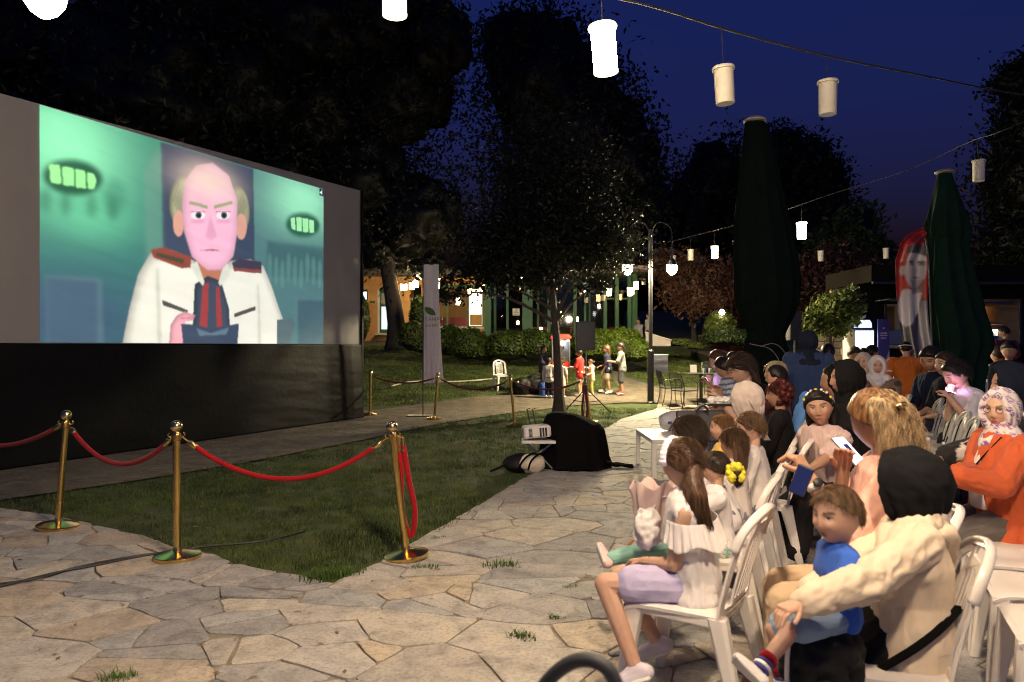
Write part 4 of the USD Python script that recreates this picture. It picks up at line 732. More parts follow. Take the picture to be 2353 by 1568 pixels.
# ------------------------------------------------------------------ rope barriers
ST = kindclass('stanchion_kind')
obj('base', lathe([(0, .0), (.158, .0), (.162, .006), (.162, .026), (.155, .032), (.06, .052), (.035, .058), (0, .058)], 40), 'brass', ST)
obj('pole', lathe([(.034, .056), (.03, .075), (.0255, .085), (.0255, .20), (.031, .203), (.031, .215), (.0255, .218), (.0255, .845), (.033, .85), (.033, .885), (.026, .893), (.018, .91), (.024, .92), (0, .922)], 24), 'brass', ST, smooth=35)
obj('finial', ball((0, 0, .945), .042, 3), 'chrome_brass', ST)
for a in (0, np.pi/2, np.pi, -np.pi/2): obj('hook', move(tube(curve([(.03, 0, .868), (.05, 0, .875), (.056, 0, .89), (.045, 0, .898)], 8), .005, 6), rz=a), 'brass', ST)
def stanchion(vx, vy, tx, ty, label, rz=0.0):
    b = gz(vx, vy-5) if vy < 1000 else gd(vx, vy-8); top = at(tx, ty, b[1]); ang = math.atan2(top[0]-b[0], .98)
    x = UsdGeom.Xform.Define(stage, '/World/'+numbered('/World', 'stanchion')); x.GetPrim().GetReferences().AddInternalReference(ST.GetPath()); x.GetPrim().SetInstanceable(True)
    x.AddTranslateOp().Set(Gf.Vec3d(float(b[0]), float(b[1]), float(b[2])+.004)); x.AddRotateYOp().Set(math.degrees(ang)); x.AddRotateZOp().Set(math.degrees(rz))
    tag(x, label, 'stanchion', 'brass rope posts'); c, s = math.cos(ang), math.sin(ang); return b, np.array([b[0]+s*.872, b[1], b[2]+c*.872])
posts = {}
for k, a in enumerate(((-190, 1150, -185, 905, 'brass post outside the picture at the far left end of the front rope'), (133, 1222, 153, 950, 'leftmost brass post in view, leaning right, on the front edge of the lawn'), (408, 1292, 405, 972, 'upright brass post on the paving left of the lawn tip'), (935, 1290, 899, 980, 'leaning brass post with a bright doubled rope, right of the lawn tip'),
      (850, 960, 852, 853, 'small far brass post beside the right end of the screen'), (998, 970, 1007, 858, 'far brass post right in front of the white banner'), (1183, 985, 1172, 867, 'far brass post on the lawn in front of the white plastic chair'), (1357, 978, 1343, 868, 'far brass post in front of the speaker stand, looped rope hanging from it'))):
    posts[k] = stanchion(*a, rz=.4 if k < 4 else .2)
def rope(a, b, drop, m, label, r=.0185):
    """A velvet rope with metal ends, sagging from hook to hook."""
    a, b = np.asarray(a, float), np.asarray(b, float); p = sag(a, b, drop, 40); L = np.r_[0, np.cumsum(np.linalg.norm(np.diff(p, axis=0), axis=1))]
    cut = lambda d0, d1, n: np.stack([np.interp(np.linspace(d0, d1, n), L, p[:, i]) for i in range(3)], 1)
    t = thing('velvet_rope', label, 'rope', a); e = L[-1]
    obj('rope', (lambda q: (q[0]-a, q[1]))(tube(cut(.115, e-.115, 36), r, 10)), m, t, smooth=True)
    for d0, d1 in ((.05, .125), (e-.125, e-.05)): obj('ferrule', (lambda q: (q[0]-a, q[1]))(tube(cut(d0, d1, 5), [r*.55, r*1.15, r*1.15, r*1.15, r*1.05] if d0 < 1e-1 else [r*1.05, r*1.15, r*1.15, r*1.15, r*.55], 10)), 'brass', t, smooth=True)
    for d0, d1 in ((.0, .055), (e-.055, e)): obj('hook', (lambda q: (q[0]-a, q[1]))(tube(cut(d0, d1, 4), .006, 6)), 'brass', t)
def side(a, b, r=.045):
    d = (b-a)*[1, 1, 0]; d /= np.linalg.norm(d); return a+d*r, b-d*r
for i, j, drop, m, lab in ((0, 1, .26, 'velvet_red', 'red rope running out of the picture at the left, in front of the black skirt'), (1, 2, .26, 'velvet_red', 'red rope sagging between the leftmost and the upright brass posts'), (2, 3, .30, 'velvet_red', 'long bright red rope sagging across the front of the lawn'),
      (4, 5, .13, 'velvet_dark', 'dark red far rope between the screen edge and the white banner'), (5, 6, .20, 'velvet_dark', 'dark red far rope sagging below the white plastic chair'), (6, 7, .18, 'velvet_dark', 'dark red far rope passing in front of the slender tree')):
    rope(*side(posts[i][1], posts[j][1]), drop, m, lab)
def hanging(p, depth, gap, m, label, r=.0185, lean=(0, 0)):
    p = np.asarray(p, float); pts = curve([(-gap*.3, 0, -.04), (-gap*.7, .01, -depth*.5), (-gap*.75, .015, -depth*.85), (0, .015, -depth), (gap*.75, .01, -depth*.85), (gap*.7, 0, -depth*.5), (gap*.3, 0, -.04)], 40); pts[:, 0] += lean[0]*(-pts[:, 2]); pts[:, 1] += lean[1]*(-pts[:, 2])
    t = thing('velvet_rope', label, 'rope', p); obj('rope', tube(pts, r, 10), m, t, smooth=True)
    for s in (-1, 1): obj('ferrule', tube([(s*gap*.28, 0, .015), (s*gap*.3, 0, -.08)], [r*.6, r*1.15], 10), 'brass', t); obj('hook', tube([(s*gap*.1, 0, .03), (s*gap*.28, 0, .012)], .006, 6), 'brass', t)
hanging(posts[3][1]+[.055, .01, -.02], .70, .05, 'velvet_red', 'bright red rope hung doubled from the leaning front post', .02, (.10, .02))
hanging(posts[7][1]+[-.01, -.05, -.03], .80, .055, 'velvet_dark', 'dark red rope hung in a loop from the far post by the speaker stand', .024, (0, .0))
def cable(pts, label, r=.007, m='rubber_cable', name='cable', n=50): o = obj(name, tube(curve(pts, n), r, 6), m); tag(o, label, 'cable')
z = .012
cable([gd(*q)+[0, 0, z] for q in ((-120, 1375), (0, 1352), (120, 1322), (220, 1303), (330, 1281), (372, 1274), (450, 1262), (600, 1248), (700, 1225))], 'black cable crossing the paving at the left and running into the grass', .008)
cable([gd(*q)+[0, 0, z] for q in ((-120, 1368), (0, 1346), (100, 1331), (150, 1316), (240, 1294), (360, 1275), (420, 1268))], 'second black cable lying beside the first on the left paving', .007)
cable([gz(*q)+[0, 0, .01] for q in ((1530, 941), (1600, 945), (1660, 938), (1450, 960), (1400, 975))][:3]+[gz(1700, 944)+[0, 0, .01]], 'thin black cable on the paving by the café table', .01)
cable([gz(*q)+[0, 0, .03] for q in ((900, 890), (960, 879), (1030, 880), (1100, 876), (1140, 872))], 'pale hose lying on the grass left of the white chair', .018, 'stucco_trim', 'hose')
# ------------------------------------------------------------------ projector corner
BYY = 8.85
def drape(name, rings, label, center, m='black_cloth', folds=9, amp=.05, n=72, seed=1):
    """A cloth hung over something: rings of (height, x radius, y radius, x shift)."""
    q = np.random.default_rng(seed); a = np.linspace(0, 2*np.pi, n, endpoint=False); ph = q.uniform(0, 6.28, 3); R = []
    hs = np.linspace(0, 1, 40); zr = np.array(rings); zz = np.interp(hs, np.linspace(0, 1, len(zr)), zr[:, 0])
    for h, z in zip(hs, zz):
        rx, ry, sx = (np.interp(h, np.linspace(0, 1, len(zr)), zr[:, k]) for k in (1, 2, 3)); w = amp*(1-h)**.8
        rr = 1+w*np.sin(folds*a+ph[0]+3*h)+w*.6*np.sin((folds*2-3)*a+ph[1])+.05*(meshkit.fbm(np.stack([np.cos(a)*2, np.sin(a)*2, np.full(n, h*3)], 1), 3, seed)-.5)
        R.append(np.stack([sx+rx*rr*np.cos(a), ry*rr*np.sin(a), np.full(n, z)+.02*(1-h)*0], 1))
    P = np.array(R); P = np.concatenate([P, P[:, :1]], 1); v, f = grid(P); v = np.vstack([v, P[-1, :-1].mean(0)]); k = len(v)-1; b0 = (len(R)-1)*(n+1)
    f = np.vstack([f, np.stack([b0+np.arange(n), b0+np.arange(n)+1, np.full(n, k)], 1)]); return v, f
c = gd(1322, 1082); c[1] += .38
bt = thing('draped_table', 'table hidden under a black cloth that spills onto the paving, beside the projector', 'covered table', c)
obj('cloth', drape('cloth', [(.002, .50, .44, .02), (.02, .47, .41, .02), (.12, .43, .38, .01), (.3, .415, .36, .0), (.46, .40, .34, -.01), (.54, .36, .31, -.03), (.60, .28, .24, -.08), (.66, .19, .15, -.14), (.685, .08, .07, -.17)], '', c, seed=3), 'black_cloth', bt, smooth=True)
s_ = np.linspace(0, 1, 16)[:, None]; w_ = np.linspace(-1, 1, 10)[None, :]
obj('trailing_hem', slab(np.stack([.38+.36*s_+0*w_, -.14+.13*w_*(1-.55*s_)-.05*s_, .02+.05*(1-s_)**2+.018*np.sin(7*s_+4*w_)+.004], -1), .006), 'black_cloth', bt, smooth=True)
obj('trailing_hem', slab(np.stack([.05+.28*w_-.02*s_, -.38-.13*s_*(1-.5*w_*w_), .02+.06*(1-s_)**2+.014*np.sin(6*s_+7*w_)+.004], -1), .006), 'black_cloth', bt, smooth=True)
pt = at(1228, 1010, 9.2); t = thing('side_table', 'small white folding table holding the projector', 'table', (pt[0], pt[1], 0)); h = pt[2]
obj('top', box((.05, 0, h-.018), (.42, .34, .036), .006), 'white_laminate', t)
for sx in (-1, 1):
    obj('leg', rod((.05+sx*.15, -.12, h-.04), (.05-sx*.18, .10, 0), .011, 8), 'grey_metal', t); obj('leg', rod((.05+sx*.15, .12, h-.04), (.05-sx*.18, -.10, 0), .011, 8), 'grey_metal', t)
t = thing('projector', 'white projector with dark vent grilles, tilted up on the small table', 'projector', (pt[0]+.03, pt[1], h), .12); obj('foot', box((0, 0, .017), (.24, .16, .034), .006), 'black_plastic', t)
obj('body', move(box((0, 0, .105), (.34, .26, .145), .022), ry=-.07), 'white_laminate', t, smooth=30); vg = obj('grille', move(box((-.09, -.134, .105), (.045, .006, .10)), ry=-.07), 'black_plastic', t)
for k in range(3): obj('grille', move(box((.035+k*.034, -.134, .10), (.024, .006, .11)), ry=-.07), 'black_plastic', t)
for k in range(6):
    obj('slat', move(box((-.09, -.139, .068+k*.015), (.043, .003, .004)), ry=-.07), 'white_laminate', vg)
t2 = thing('antenna_box', 'black box with two raised rods behind the projector', 'receiver', (pt[0]+.02, pt[1]+.2, h)); obj('box', box((0, 0, .06), (.16, .06, .12), .008), 'black_plastic', t2)
for x in (-.07, -.0): obj('rod', tube([(x+.02, 0, .1), (x-.04, 0, .36), (x-.0, 0, .37)], .008, 7), 'black_plastic', t2)
p = gd(1222, 1088); t = thing('stuffed_bag', 'pale cloth bag with dark straps lying under the projector table', 'bag', p)
v_, f_ = ball((0, .1, .10), (.17, .13, .12), 3); v_ += .05*(meshkit.fbm(v_*9, 3, 5)[:, None]-.5); obj('bag', (v_, f_), 'stucco_trim', t, smooth=True)
for k in range(2): obj('strap', tube(curve([(-.16+.12*k, -.02, .05), (-.1+.1*k, -.06, .17), (.0+.1*k, .0, .235), (.08+.05*k, .14, .19)], 16), .012, 7), 'black_cloth', t)
v_, f_ = ball((0, 0, 0), (.22, .14, .12), 3); v_ += .06*(meshkit.fbm(v_*7, 3, 6)[:, None]-.5); t = thing('dark_bundle', 'crumpled dark bundle on the grass left of the pale bag', 'bundle', gd(1195, 1086)+[0, .1, .09]); obj('cloth', (v_, f_), 'bag_black', t, smooth=True); obj('knot', tube(curve([(-.1, -.05, .08), (-.2, -.1, .0), (-.36, -.12, -.07)], 10), .016, 7), 'bag_black', t)
# white coffee table
ct = at(1497, 1013, 8.45); t = thing('coffee_table', 'long white coffee table at the front end of the seating', 'table', (ct[0]+.3, ct[1]+.57, 0)); 
obj('top', box((0, 0, .425), (.58, 1.12, .05), .004), 'white_laminate', t)
for sx in (-1, 1):
    for sy in (-1, 1): obj('leg', box((sx*.264, sy*.534, .2), (.052, .052, .396), .003), 'white_laminate', t)
t = thing('plastic_bag', 'translucent plastic bag hanging at the coffee table', 'bag', (ct[0]+.42, ct[1]+.9, .45)); v_, f_ = ball((0, 0, .09), (.17, .13, .12), 3); v_ += .07*(meshkit.fbm(v_*11, 3, 8)[:, None]-.5); v_[:, 2] -= v_[:, 2].min()-.001; obj('bag', (v_, f_), 'clear_bag', t); obj('printed_mark', box((-.05, -.155, .12), (.05, .004, .03)), 'navy_panel', t)
# speakers on stands
def speaker(vx0, vx1, vt, vb_, Y, foot, label, tripod=True):
    a, b = at(vx0, vt, Y), at(vx1, vb_, Y); w_, hgt = b[0]-a[0], a[2]-b[2]; c = (a+b)/2; g = float(ground_z(c[0], Y))
    s = thing('loudspeaker', label[0], 'loudspeaker', (c[0], Y, b[2])); q = obj('cabinet', hull([(x, y, z) for z in (0, hgt) for x, y in ((-w_/2, -.02), (w_/2, -.02), (w_*.5, .10), (-w_*.5, .10), (w_*.3, .36), (-w_*.3, .36))]), 'black_plastic', s)
    obj('grille', box((0, -.028, hgt/2), (w_*.9, .012, hgt*.92), .004), 'dark_metal', s); obj('handle', box((w_*.46, .13, hgt*.5), (.02, .04, .16), .006), 'dark_metal', s)
    t = thing('speaker_stand', label[1], 'speaker stand', (c[0]+.03, Y+.12, g)); H = b[2]-g
    obj('pole', lathe([(.019, .25), (.019, H*.55), (.0, H*.55)], 12), 'dark_metal', t); obj('inner_pole', lathe([(.015, H*.55-.01), (.015, H), (0, H)], 12), 'grey_metal', t); obj('collar', lathe([(.034, H*.42), (.034, H*.56), (.02, H*.57)], 14), 'black_plastic', t)
    for k in range(3):
        an = k*2.094+.35; e = (.62*math.cos(an), .62*math.sin(an), .015); obj('leg', rod((.02*math.cos(an), .02*math.sin(an), H*.40), e, .014, 8), 'dark_metal', t); obj('brace', rod((.0, 0, .27), (.36*math.cos(an), .36*math.sin(an), .30), .009, 6), 'dark_metal', t); obj('foot', ball(e, .022, 1), 'black_plastic', t)
speaker(1323, 1367, 739, 806, 16.4, 940, ('black loudspeaker raised in front of the bright hedge', 'black tripod stand under the loudspeaker by the looped rope'))
speaker(1815, 1841, 716, 782, 12.2, 1000, ('dark loudspeaker just right of the nearer closed umbrella', 'stand under the loudspeaker right of the nearer umbrella'))
# ------------------------------------------------------------------ banners
pb = gz(972, 957); t = thing('tall_banner', 'tall white banner with a green leaf hanging on a thin pole', 'banner', pb); Y = pb[1]
zt, zb = EYE-(608-HZ)/FOC*Y-pb[2], EYE-(882-HZ)/FOC*Y-pb[2]; obj('pole', lathe([(.012, .03), (.012, zt+.03), (0, zt+.04)], 10), 'dark_metal', t); obj('base_plate', box((-.02, -.05, .015), (.62, .34, .03), .006), 'dark_metal', t); obj('tie_bar', tube([(0, 0, zt), (.4, .02, zt-.01)], .008, 6), 'dark_metal', t)
nu, nv = 44, 240; u, w = np.meshgrid(np.linspace(0, 1, nu), np.linspace(0, 1, nv)); wid = .33+.10*(1-w)**2
def ban(u, w): return np.stack([.015+u*(.33+.10*(1-w)**2)-.05*sstep(.35, 1, w)*sstep(.6, 1, u)*0, .035*np.sin(u*9+w*3)*(.35+.65*(1-w))+.02*np.sin(u*21+2*w)*(1-w), zb+(zt-zb)*w+.03*u*(1-w)], -1)
pc = np.ones((nv, nu, 3))*np.array([.66, .60, .58])
lx, lz = u*.35, w*(zt-zb); cz = EYE-(716-HZ)/FOC*Y-pb[2]-zb; A = math.radians(-35); ex, ez = (lx-.14)*math.cos(A)+(lz-cz)*math.sin(A), -(lx-.14)*math.sin(A)+(lz-cz)*math.cos(A)
leaf = (np.abs(ez) < .072*(1-(ex/.15)**2))&(np.abs(ex) < .15); pc[leaf] = [.06, .13, .03]
obj('fabric', slab(ban(u, w), .004), 'cloth_paint', t, smooth=True, paint=np.vstack([pc.reshape(-1, 3)]*2))
def letters(text, h, fn, parent, m, bold=True, name='lettering'):
    v, f = meshkit.arrays(meshkit.text_mesh(text, h, .004, bold))[:2]; obj(name, (fn(v), f), m, parent, smooth=False)
mat('grey_print', (.24, .23, .20), .7)
zl = (EYE-(738-HZ)/FOC*Y-pb[2]-zb)/(zt-zb); zl2 = (EYE-(752-HZ)/FOC*Y-pb[2]-zb)/(zt-zb)
def onban(z0):
    def g(v):
        uu_ = (v[:, 0]+.03)/.34; ww = z0+v[:, 1]/(zt-zb); p = ban(uu_, ww); p[:, 1] -= .006+v[:, 2]; return p
    return g
letters('TAMAN', .075, onban(zl), t, 'grey_print'); letters('EVLERI', .055, onban(zl2), t, 'grey_print', name='lettering')
fb = at(2098, 1000, 11.5); fb[2] = 0; t = thing('feather_flag', 'red feather flag printed with the portrait of a man in a dark tailcoat', 'flag', fb)
FY = 11.5
def FP(vx, vy): p = at(vx, vy, FY)-fb; return p[0], p[2]
nv, nu = 170, 46; vy = np.linspace(838, 525, nv); lft = np.interp(vy, [525, 540, 560, 600, 700, 770, 838], [2118, 2082, 2064, 2055, 2068, 2076, 2088]); rgt = np.interp(vy, [525, 560, 620, 700, 838], [2124, 2122, 2129, 2132, 2139])
VX = lft[:, None]+(rgt-lft)[:, None]*np.linspace(0, 1, nu); VY = np.repeat(vy[:, None], nu, 1); XX, ZZ = (VX-CX)/FOC*FY-fb[0], EYE-(VY-HZ)/FOC*FY
YY = .04*np.sin((VX-lft[:, None])*.16+VY*.01)+.05*np.sin(VY*.02)
fi = np.ones((nv, nu, 3))*np.array([.46, .03, .02])
def fm(pts): return shapely.contains_xy(Polygon(pts).buffer(0), VX, VY)
def fe(cx_, cy_, rx, ry): return ((VX-cx_)/rx)**2+((VY-cy_)/ry)**2 < 1
fi[(VY > 700)] = [.035, .033, .036]; fi[fm([(2062, 690), (2090, 672), (2135, 690), (2140, 860), (2080, 860)])] = [.05, .047, .05]
fi[fm([(2078, 665), (2122, 668), (2116, 720), (2096, 745), (2084, 752), (2072, 735), (2070, 700)])] = [.62, .58, .58]; fi[fm([(2122, 690), (2140, 690), (2140, 860), (2112, 860), (2112, 780)])] = [.26, .24, .26]
fi[fm([(2092, 640), (2120, 640), (2122, 672), (2098, 676)])] = [.22, .19, .18]
fi[fe(2102, 618, 24, 46)] = [.50, .45, .44]; fi[fe(2074, 622, 5, 11)] = [.45, .40, .39]; fi[fe(2106, 580, 25, 20)&(VY < 582-(VX-2106)*.1)] = [.05, .045, .045]; fi[fm([(2086, 575), (2126, 570), (2128, 600), (2122, 590), (2112, 584)])] = [.07, .06, .06]
for x, y in ((2091, 603), (2115, 603)): fi[fe(x, y, 8, 3.2)] = [.09, .08, .08]; fi[fe(x+1, y+6, 6, 3)] = [.16, .14, .14]
fi[fe(2107, 622, 4, 10)] = [.36, .32, .32]; fi[fe(2105, 638, 11, 2.4)] = [.15, .12, .12]; fi[fm([(2088, 642), (2124, 642), (2118, 664), (2100, 666)])] *= .6
fi[fm([(2085, 545), (2110, 535), (2112, 560), (2096, 568)])] = [.2, .02, .02]
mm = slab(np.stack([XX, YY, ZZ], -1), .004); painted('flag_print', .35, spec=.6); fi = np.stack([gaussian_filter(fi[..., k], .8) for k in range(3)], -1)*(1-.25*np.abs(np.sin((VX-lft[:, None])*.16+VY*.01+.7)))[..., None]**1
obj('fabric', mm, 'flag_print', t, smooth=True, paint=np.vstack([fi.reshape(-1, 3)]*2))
x0, z0_ = FP(2139, 838); x1, z1_ = FP(2131, 640); obj('pole', tube(curve([(x0+.03, .0, 0), (x0+.03, 0, z0_), (x1+.03, 0, z1_), (FP(2126, 560)[0]+.02, 0, FP(2126, 560)[1]), (FP(2119, 522)[0], 0, FP(2119, 522)[1])], 30), .012, 8), 'dark_metal', t); obj('base', lathe([(0, 0), (.22, 0), (.22, .05), (.03, .08), (0, .08)], 24), 'dark_metal', t)
# ------------------------------------------------------------------ closed umbrellas
mat('cord_grey', (.16, .16, .15), .8)
def umbrella(prof, Y, pole_v, label, folds=11, amp=.10, seed=1, flap=None, tie=None):
    """PROF: (picture y, left x, right x) down the furled canopy."""
    pr = np.array(prof, float); hs = np.linspace(0, 1, 70); a = np.linspace(0, 2*np.pi, 96, endpoint=False); idx = np.linspace(0, 1, len(pr)); q = np.random.default_rng(seed); ph = q.uniform(0, 6.28, 4)
    vy, l, r_ = (np.interp(hs, idx, pr[:, k]) for k in range(3)); l, r_ = gaussian_filter(l, 1.2, mode='nearest'), gaussian_filter(r_, 1.2, mode='nearest'); bx_ = (pole_v-CX)/FOC*Y; R = []
    for h, y, a0, a1 in zip(hs, vy, l, r_):
        rad = (a1-a0)/2/FOC*Y; cxx = ((a0+a1)/2-CX)/FOC*Y-bx_; k = amp*sstep(.02, .3, h)
        rr = rad*(1-k*.5+k*(1-np.abs(np.sin(folds/2*a+ph[0]+1.5*h+.5*np.sin(6*h)))**.6)*1.3+k*.4*np.sin(4*a+ph[1]-2*h)+.06*(meshkit.fbm(np.stack([np.cos(a)*2, np.sin(a)*2, np.full(96, h*6)], 1), 3, seed)-.5))
        R.append(np.stack([cxx+rr*np.cos(a), .8*rr*np.sin(a), np.full(96, EYE-(y-HZ)/FOC*Y)+.05*h**8*np.sin(5*a+ph[2])], 1))
    P = np.array(R); P = np.concatenate([P, P[:, :1]], 1)
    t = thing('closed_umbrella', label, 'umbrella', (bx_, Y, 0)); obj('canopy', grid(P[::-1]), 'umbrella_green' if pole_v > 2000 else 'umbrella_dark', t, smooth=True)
    top = P[0].mean(0); obj('top_cap', lathe([(0, .09), (.10, .07), (.155, .03), (.15, .015), (.08, .0), (.06, -.08), (0, -.08)], 20, top+[0, 0, .0]), 'umbrella_cap', t)
    obj('pole', tube([(0, 0, 0.05), (top[0]*.9, 0, top[2])], .038, 12), 'umbrella_cap' if pole_v > 2000 else 'dark_metal', t); obj('base', box((0, 0, .04), (.9, .9, .08), .01), 'counter_stone', t)
    if tie:
        for pts in tie: obj('tie_cord', tube(curve([at(x, y, Y-d)-[bx_, Y, 0] for x, y, d in pts], 24), .0045, 6), 'cord_grey', t)
    return t
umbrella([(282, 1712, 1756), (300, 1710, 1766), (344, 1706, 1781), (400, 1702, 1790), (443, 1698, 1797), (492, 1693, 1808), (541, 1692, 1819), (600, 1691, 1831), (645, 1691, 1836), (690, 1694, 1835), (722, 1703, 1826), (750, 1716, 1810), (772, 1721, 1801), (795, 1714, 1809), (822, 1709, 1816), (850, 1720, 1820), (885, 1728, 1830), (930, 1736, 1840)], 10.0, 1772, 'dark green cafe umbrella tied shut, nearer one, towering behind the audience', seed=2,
         tie=[[(1722, 790, .42), (1750, 796, .5), (1765, 800, .5), (1800, 850, .46), (1815, 872, .3)], [(1750, 796, .5), (1775, 790, .5), (1800, 806, .42), (1812, 830, .3)]])
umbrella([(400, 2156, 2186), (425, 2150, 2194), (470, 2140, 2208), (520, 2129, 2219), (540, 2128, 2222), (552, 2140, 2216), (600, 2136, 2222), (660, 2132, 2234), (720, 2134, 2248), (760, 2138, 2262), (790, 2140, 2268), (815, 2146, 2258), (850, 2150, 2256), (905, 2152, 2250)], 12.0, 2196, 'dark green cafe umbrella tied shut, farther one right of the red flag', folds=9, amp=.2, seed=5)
# ------------------------------------------------------------------ chairs
def back_sheet():
    """The arched back: frame, splat with slots, grip hole; bent and leaned back."""
    a = np.linspace(0, np.pi, 20); out = Polygon(np.r_[[(-.205, 0)], np.c_[-.20*np.cos(a), .30+.165*np.sin(a)**.8], [(.205, 0)]])
    fr = out.buffer(-.042); inner = fr.intersection(sbox(-1, .03, 1, 1))
    splat = Polygon([(-.085, 0), (.085, 0), (.105, .32), (.06, .45), (-.06, .45), (-.105, .32)])
    holes = inner.difference(splat.buffer(.0)).buffer(-.006).buffer(.006); slots = unary_union([sbox(x-.0065, .07, x+.0065, .33+.03*(1-abs(x)/.09)).buffer(.003) for x in (-.066, -.033, 0, .033, .066)])
    grip = sbox(-.045, .405, .045, .427).buffer(.009)
    return out.difference(holes).difference(slots).difference(grip), out
def bend(v):
    u, w, d = v[:, 0], v[:, 1], v[:, 2]; k = w/.465
    return np.stack([u*(1-.04*k), -.185-.115*k**1.35-.035*(1-(u/.205)**2)*(.4+.6*k)-d, .425+w*.955], 1)
bs, bo_ = back_sheet()
v, f = trimesh.creation.triangulate_polygon(bs.segmentize(.03), engine='earcut') if hasattr(bs, 'exterior') else (None, None)
m = trimesh.creation.extrude_polygon(bs.segmentize(.035), .009, engine='earcut')
CHB = (bend(np.array(m.vertices)), np.array(m.faces))
rim = np.array(bo_.exterior.coords)[1:-2]; rimp = bend(np.c_[rim*[.985, .99], np.full(len(rim), .004)])
RIM = tube(curve(np.vstack([rimp]), 44), .0135, 8, flat=(1.35, .8))
gu, gw = np.meshgrid(np.linspace(-1, 1, 17), np.linspace(-1, 1, 17))
sx_ = gu*(.205+.012*gw); sy_ = .005+gw*.205; sz_ = .437-.020*(1-gu**2)*(1-(gw*.8)**2)-.014*np.abs(gu)**6-.028*np.maximum(gw, 0)**5
SEAT = slab(np.stack([sx_, sy_, sz_], -1), -.014)
def chair_leg(sx, front):
    t, b = ((.178, .178, .418), (.215, .225, 0)) if front else ((.172, -.18, .43), (.205, -.285, 0)); pts = []
    for (x, y, z), w_, d in ((t, .034, .04), (b, .019, .021)):
        for ax in (-1, 1):
            for ay in (-1, 1):
                for c_ in ((.6, 1), (1, .6)): pts.append((sx*x+ax*w_*c_[0], y+ay*d*c_[1], z))
    return hull(pts)
def apron(): return join(*[box((x, .0, .412), (.02, .33, .04), .005) for x in (-.187, .187)], box((0, .19, .408), (.33, .018, .036), .005), box((0, -.18, .412), (.32, .018, .04), .005))
def chair_kind(name, m):
    k = kindclass(name); obj('seat', join(SEAT), m, k, smooth=50); obj('apron', apron(), m, k); b = obj('backrest', CHB, m, k, smooth=40); obj('rim', RIM, m, b, smooth=True)
    for sx in (-1, 1):
        for fr_ in (True, False): obj('leg', chair_leg(sx, fr_), m, k)
    return k
mat('white_plastic_b', (.66, .61, .55), .30, var=.06, vscale=5); mat('grey_plastic', (.44, .43, .40), .28, var=.08, vscale=6)
CK = {n: chair_kind('plastic_chair_'+n, m) for n, m in (('white', 'white_plastic'), ('cream', 'white_plastic_b'), ('grey', 'grey_plastic'))}
FV = np.array([-.91, .41]); FV /= np.linalg.norm(FV); FYAW = math.atan2(FV[1], FV[0])
def seat_pos(row, k): return np.array([1.26, 2.57])+row*.72*-FV+k*np.array([.2255, .5])
def chair(xy, yaw=FYAW, kind='white', label='', group=None):
    x, y = xy; return copyof(CK[kind], 'plastic_chair', label, 'chair', (x, y, float(ground_z(x, y))+.002), yaw-np.pi/2, group)
# ------------------------------------------------------------------ people
SPH = {n: np.array(m3.Manifold.sphere(1.0, n).to_mesh().vert_properties[:, :3], float) for n in (8, 12, 16)}
def blob_hull(bs, n=12): return m3.Manifold.hull_points(np.vstack([SPH[n]*r+np.asarray(p) for p, r in bs]))
def union(parts): return m3.Manifold.batch_boolean(parts, m3.OpType.Add)
def skin(parts, edge=.02, it=12):
    """Joins hulls into one surface and smooths it like skin or cloth."""
    m = union(parts).refine_to_length(edge).to_mesh(); t = trimesh.Trimesh(np.array(m.vert_properties[:, :3]), np.array(m.tri_verts), process=True)
    if it:
        v0 = np.array(t.vertices); trimesh.smoothing.filter_taubin(t, lamb=.5, nu=.51, iterations=it); d = np.array(t.vertices)-v0; l = np.linalg.norm(d, axis=1, keepdims=True); lim = edge*1.4; t.vertices = v0+d*np.minimum(1, lim/np.maximum(l, 1e-9))*(l < 20*edge)
    return np.array(t.vertices), np.array(t.faces)
def vnormals(v, f):
    n = np.zeros_like(v); c = np.cross(v[f[:, 1]]-v[f[:, 0]], v[f[:, 2]]-v[f[:, 0]])
    for k in range(3): np.add.at(n, f[:, k], c)
    return n/np.maximum(np.linalg.norm(n, axis=1, keepdims=True), 1e-12)
def folds(m, amp, scale=(9, 9, 4), seed=0):
    """Cloth folds: pushes the surface in and out along its normals."""
    v, f = m; n = vnormals(v, f); a = meshkit.fbm(v*np.asarray(scale)+seed*3.1, 3, seed); a = 1-np.abs(2*a-1)*1.6
    b = meshkit.fbm(v*np.asarray(scale)*2.3+seed, 2, seed+5)-.5
    return v+n*(amp*(a-.35)+amp*.6*b)[:, None], f
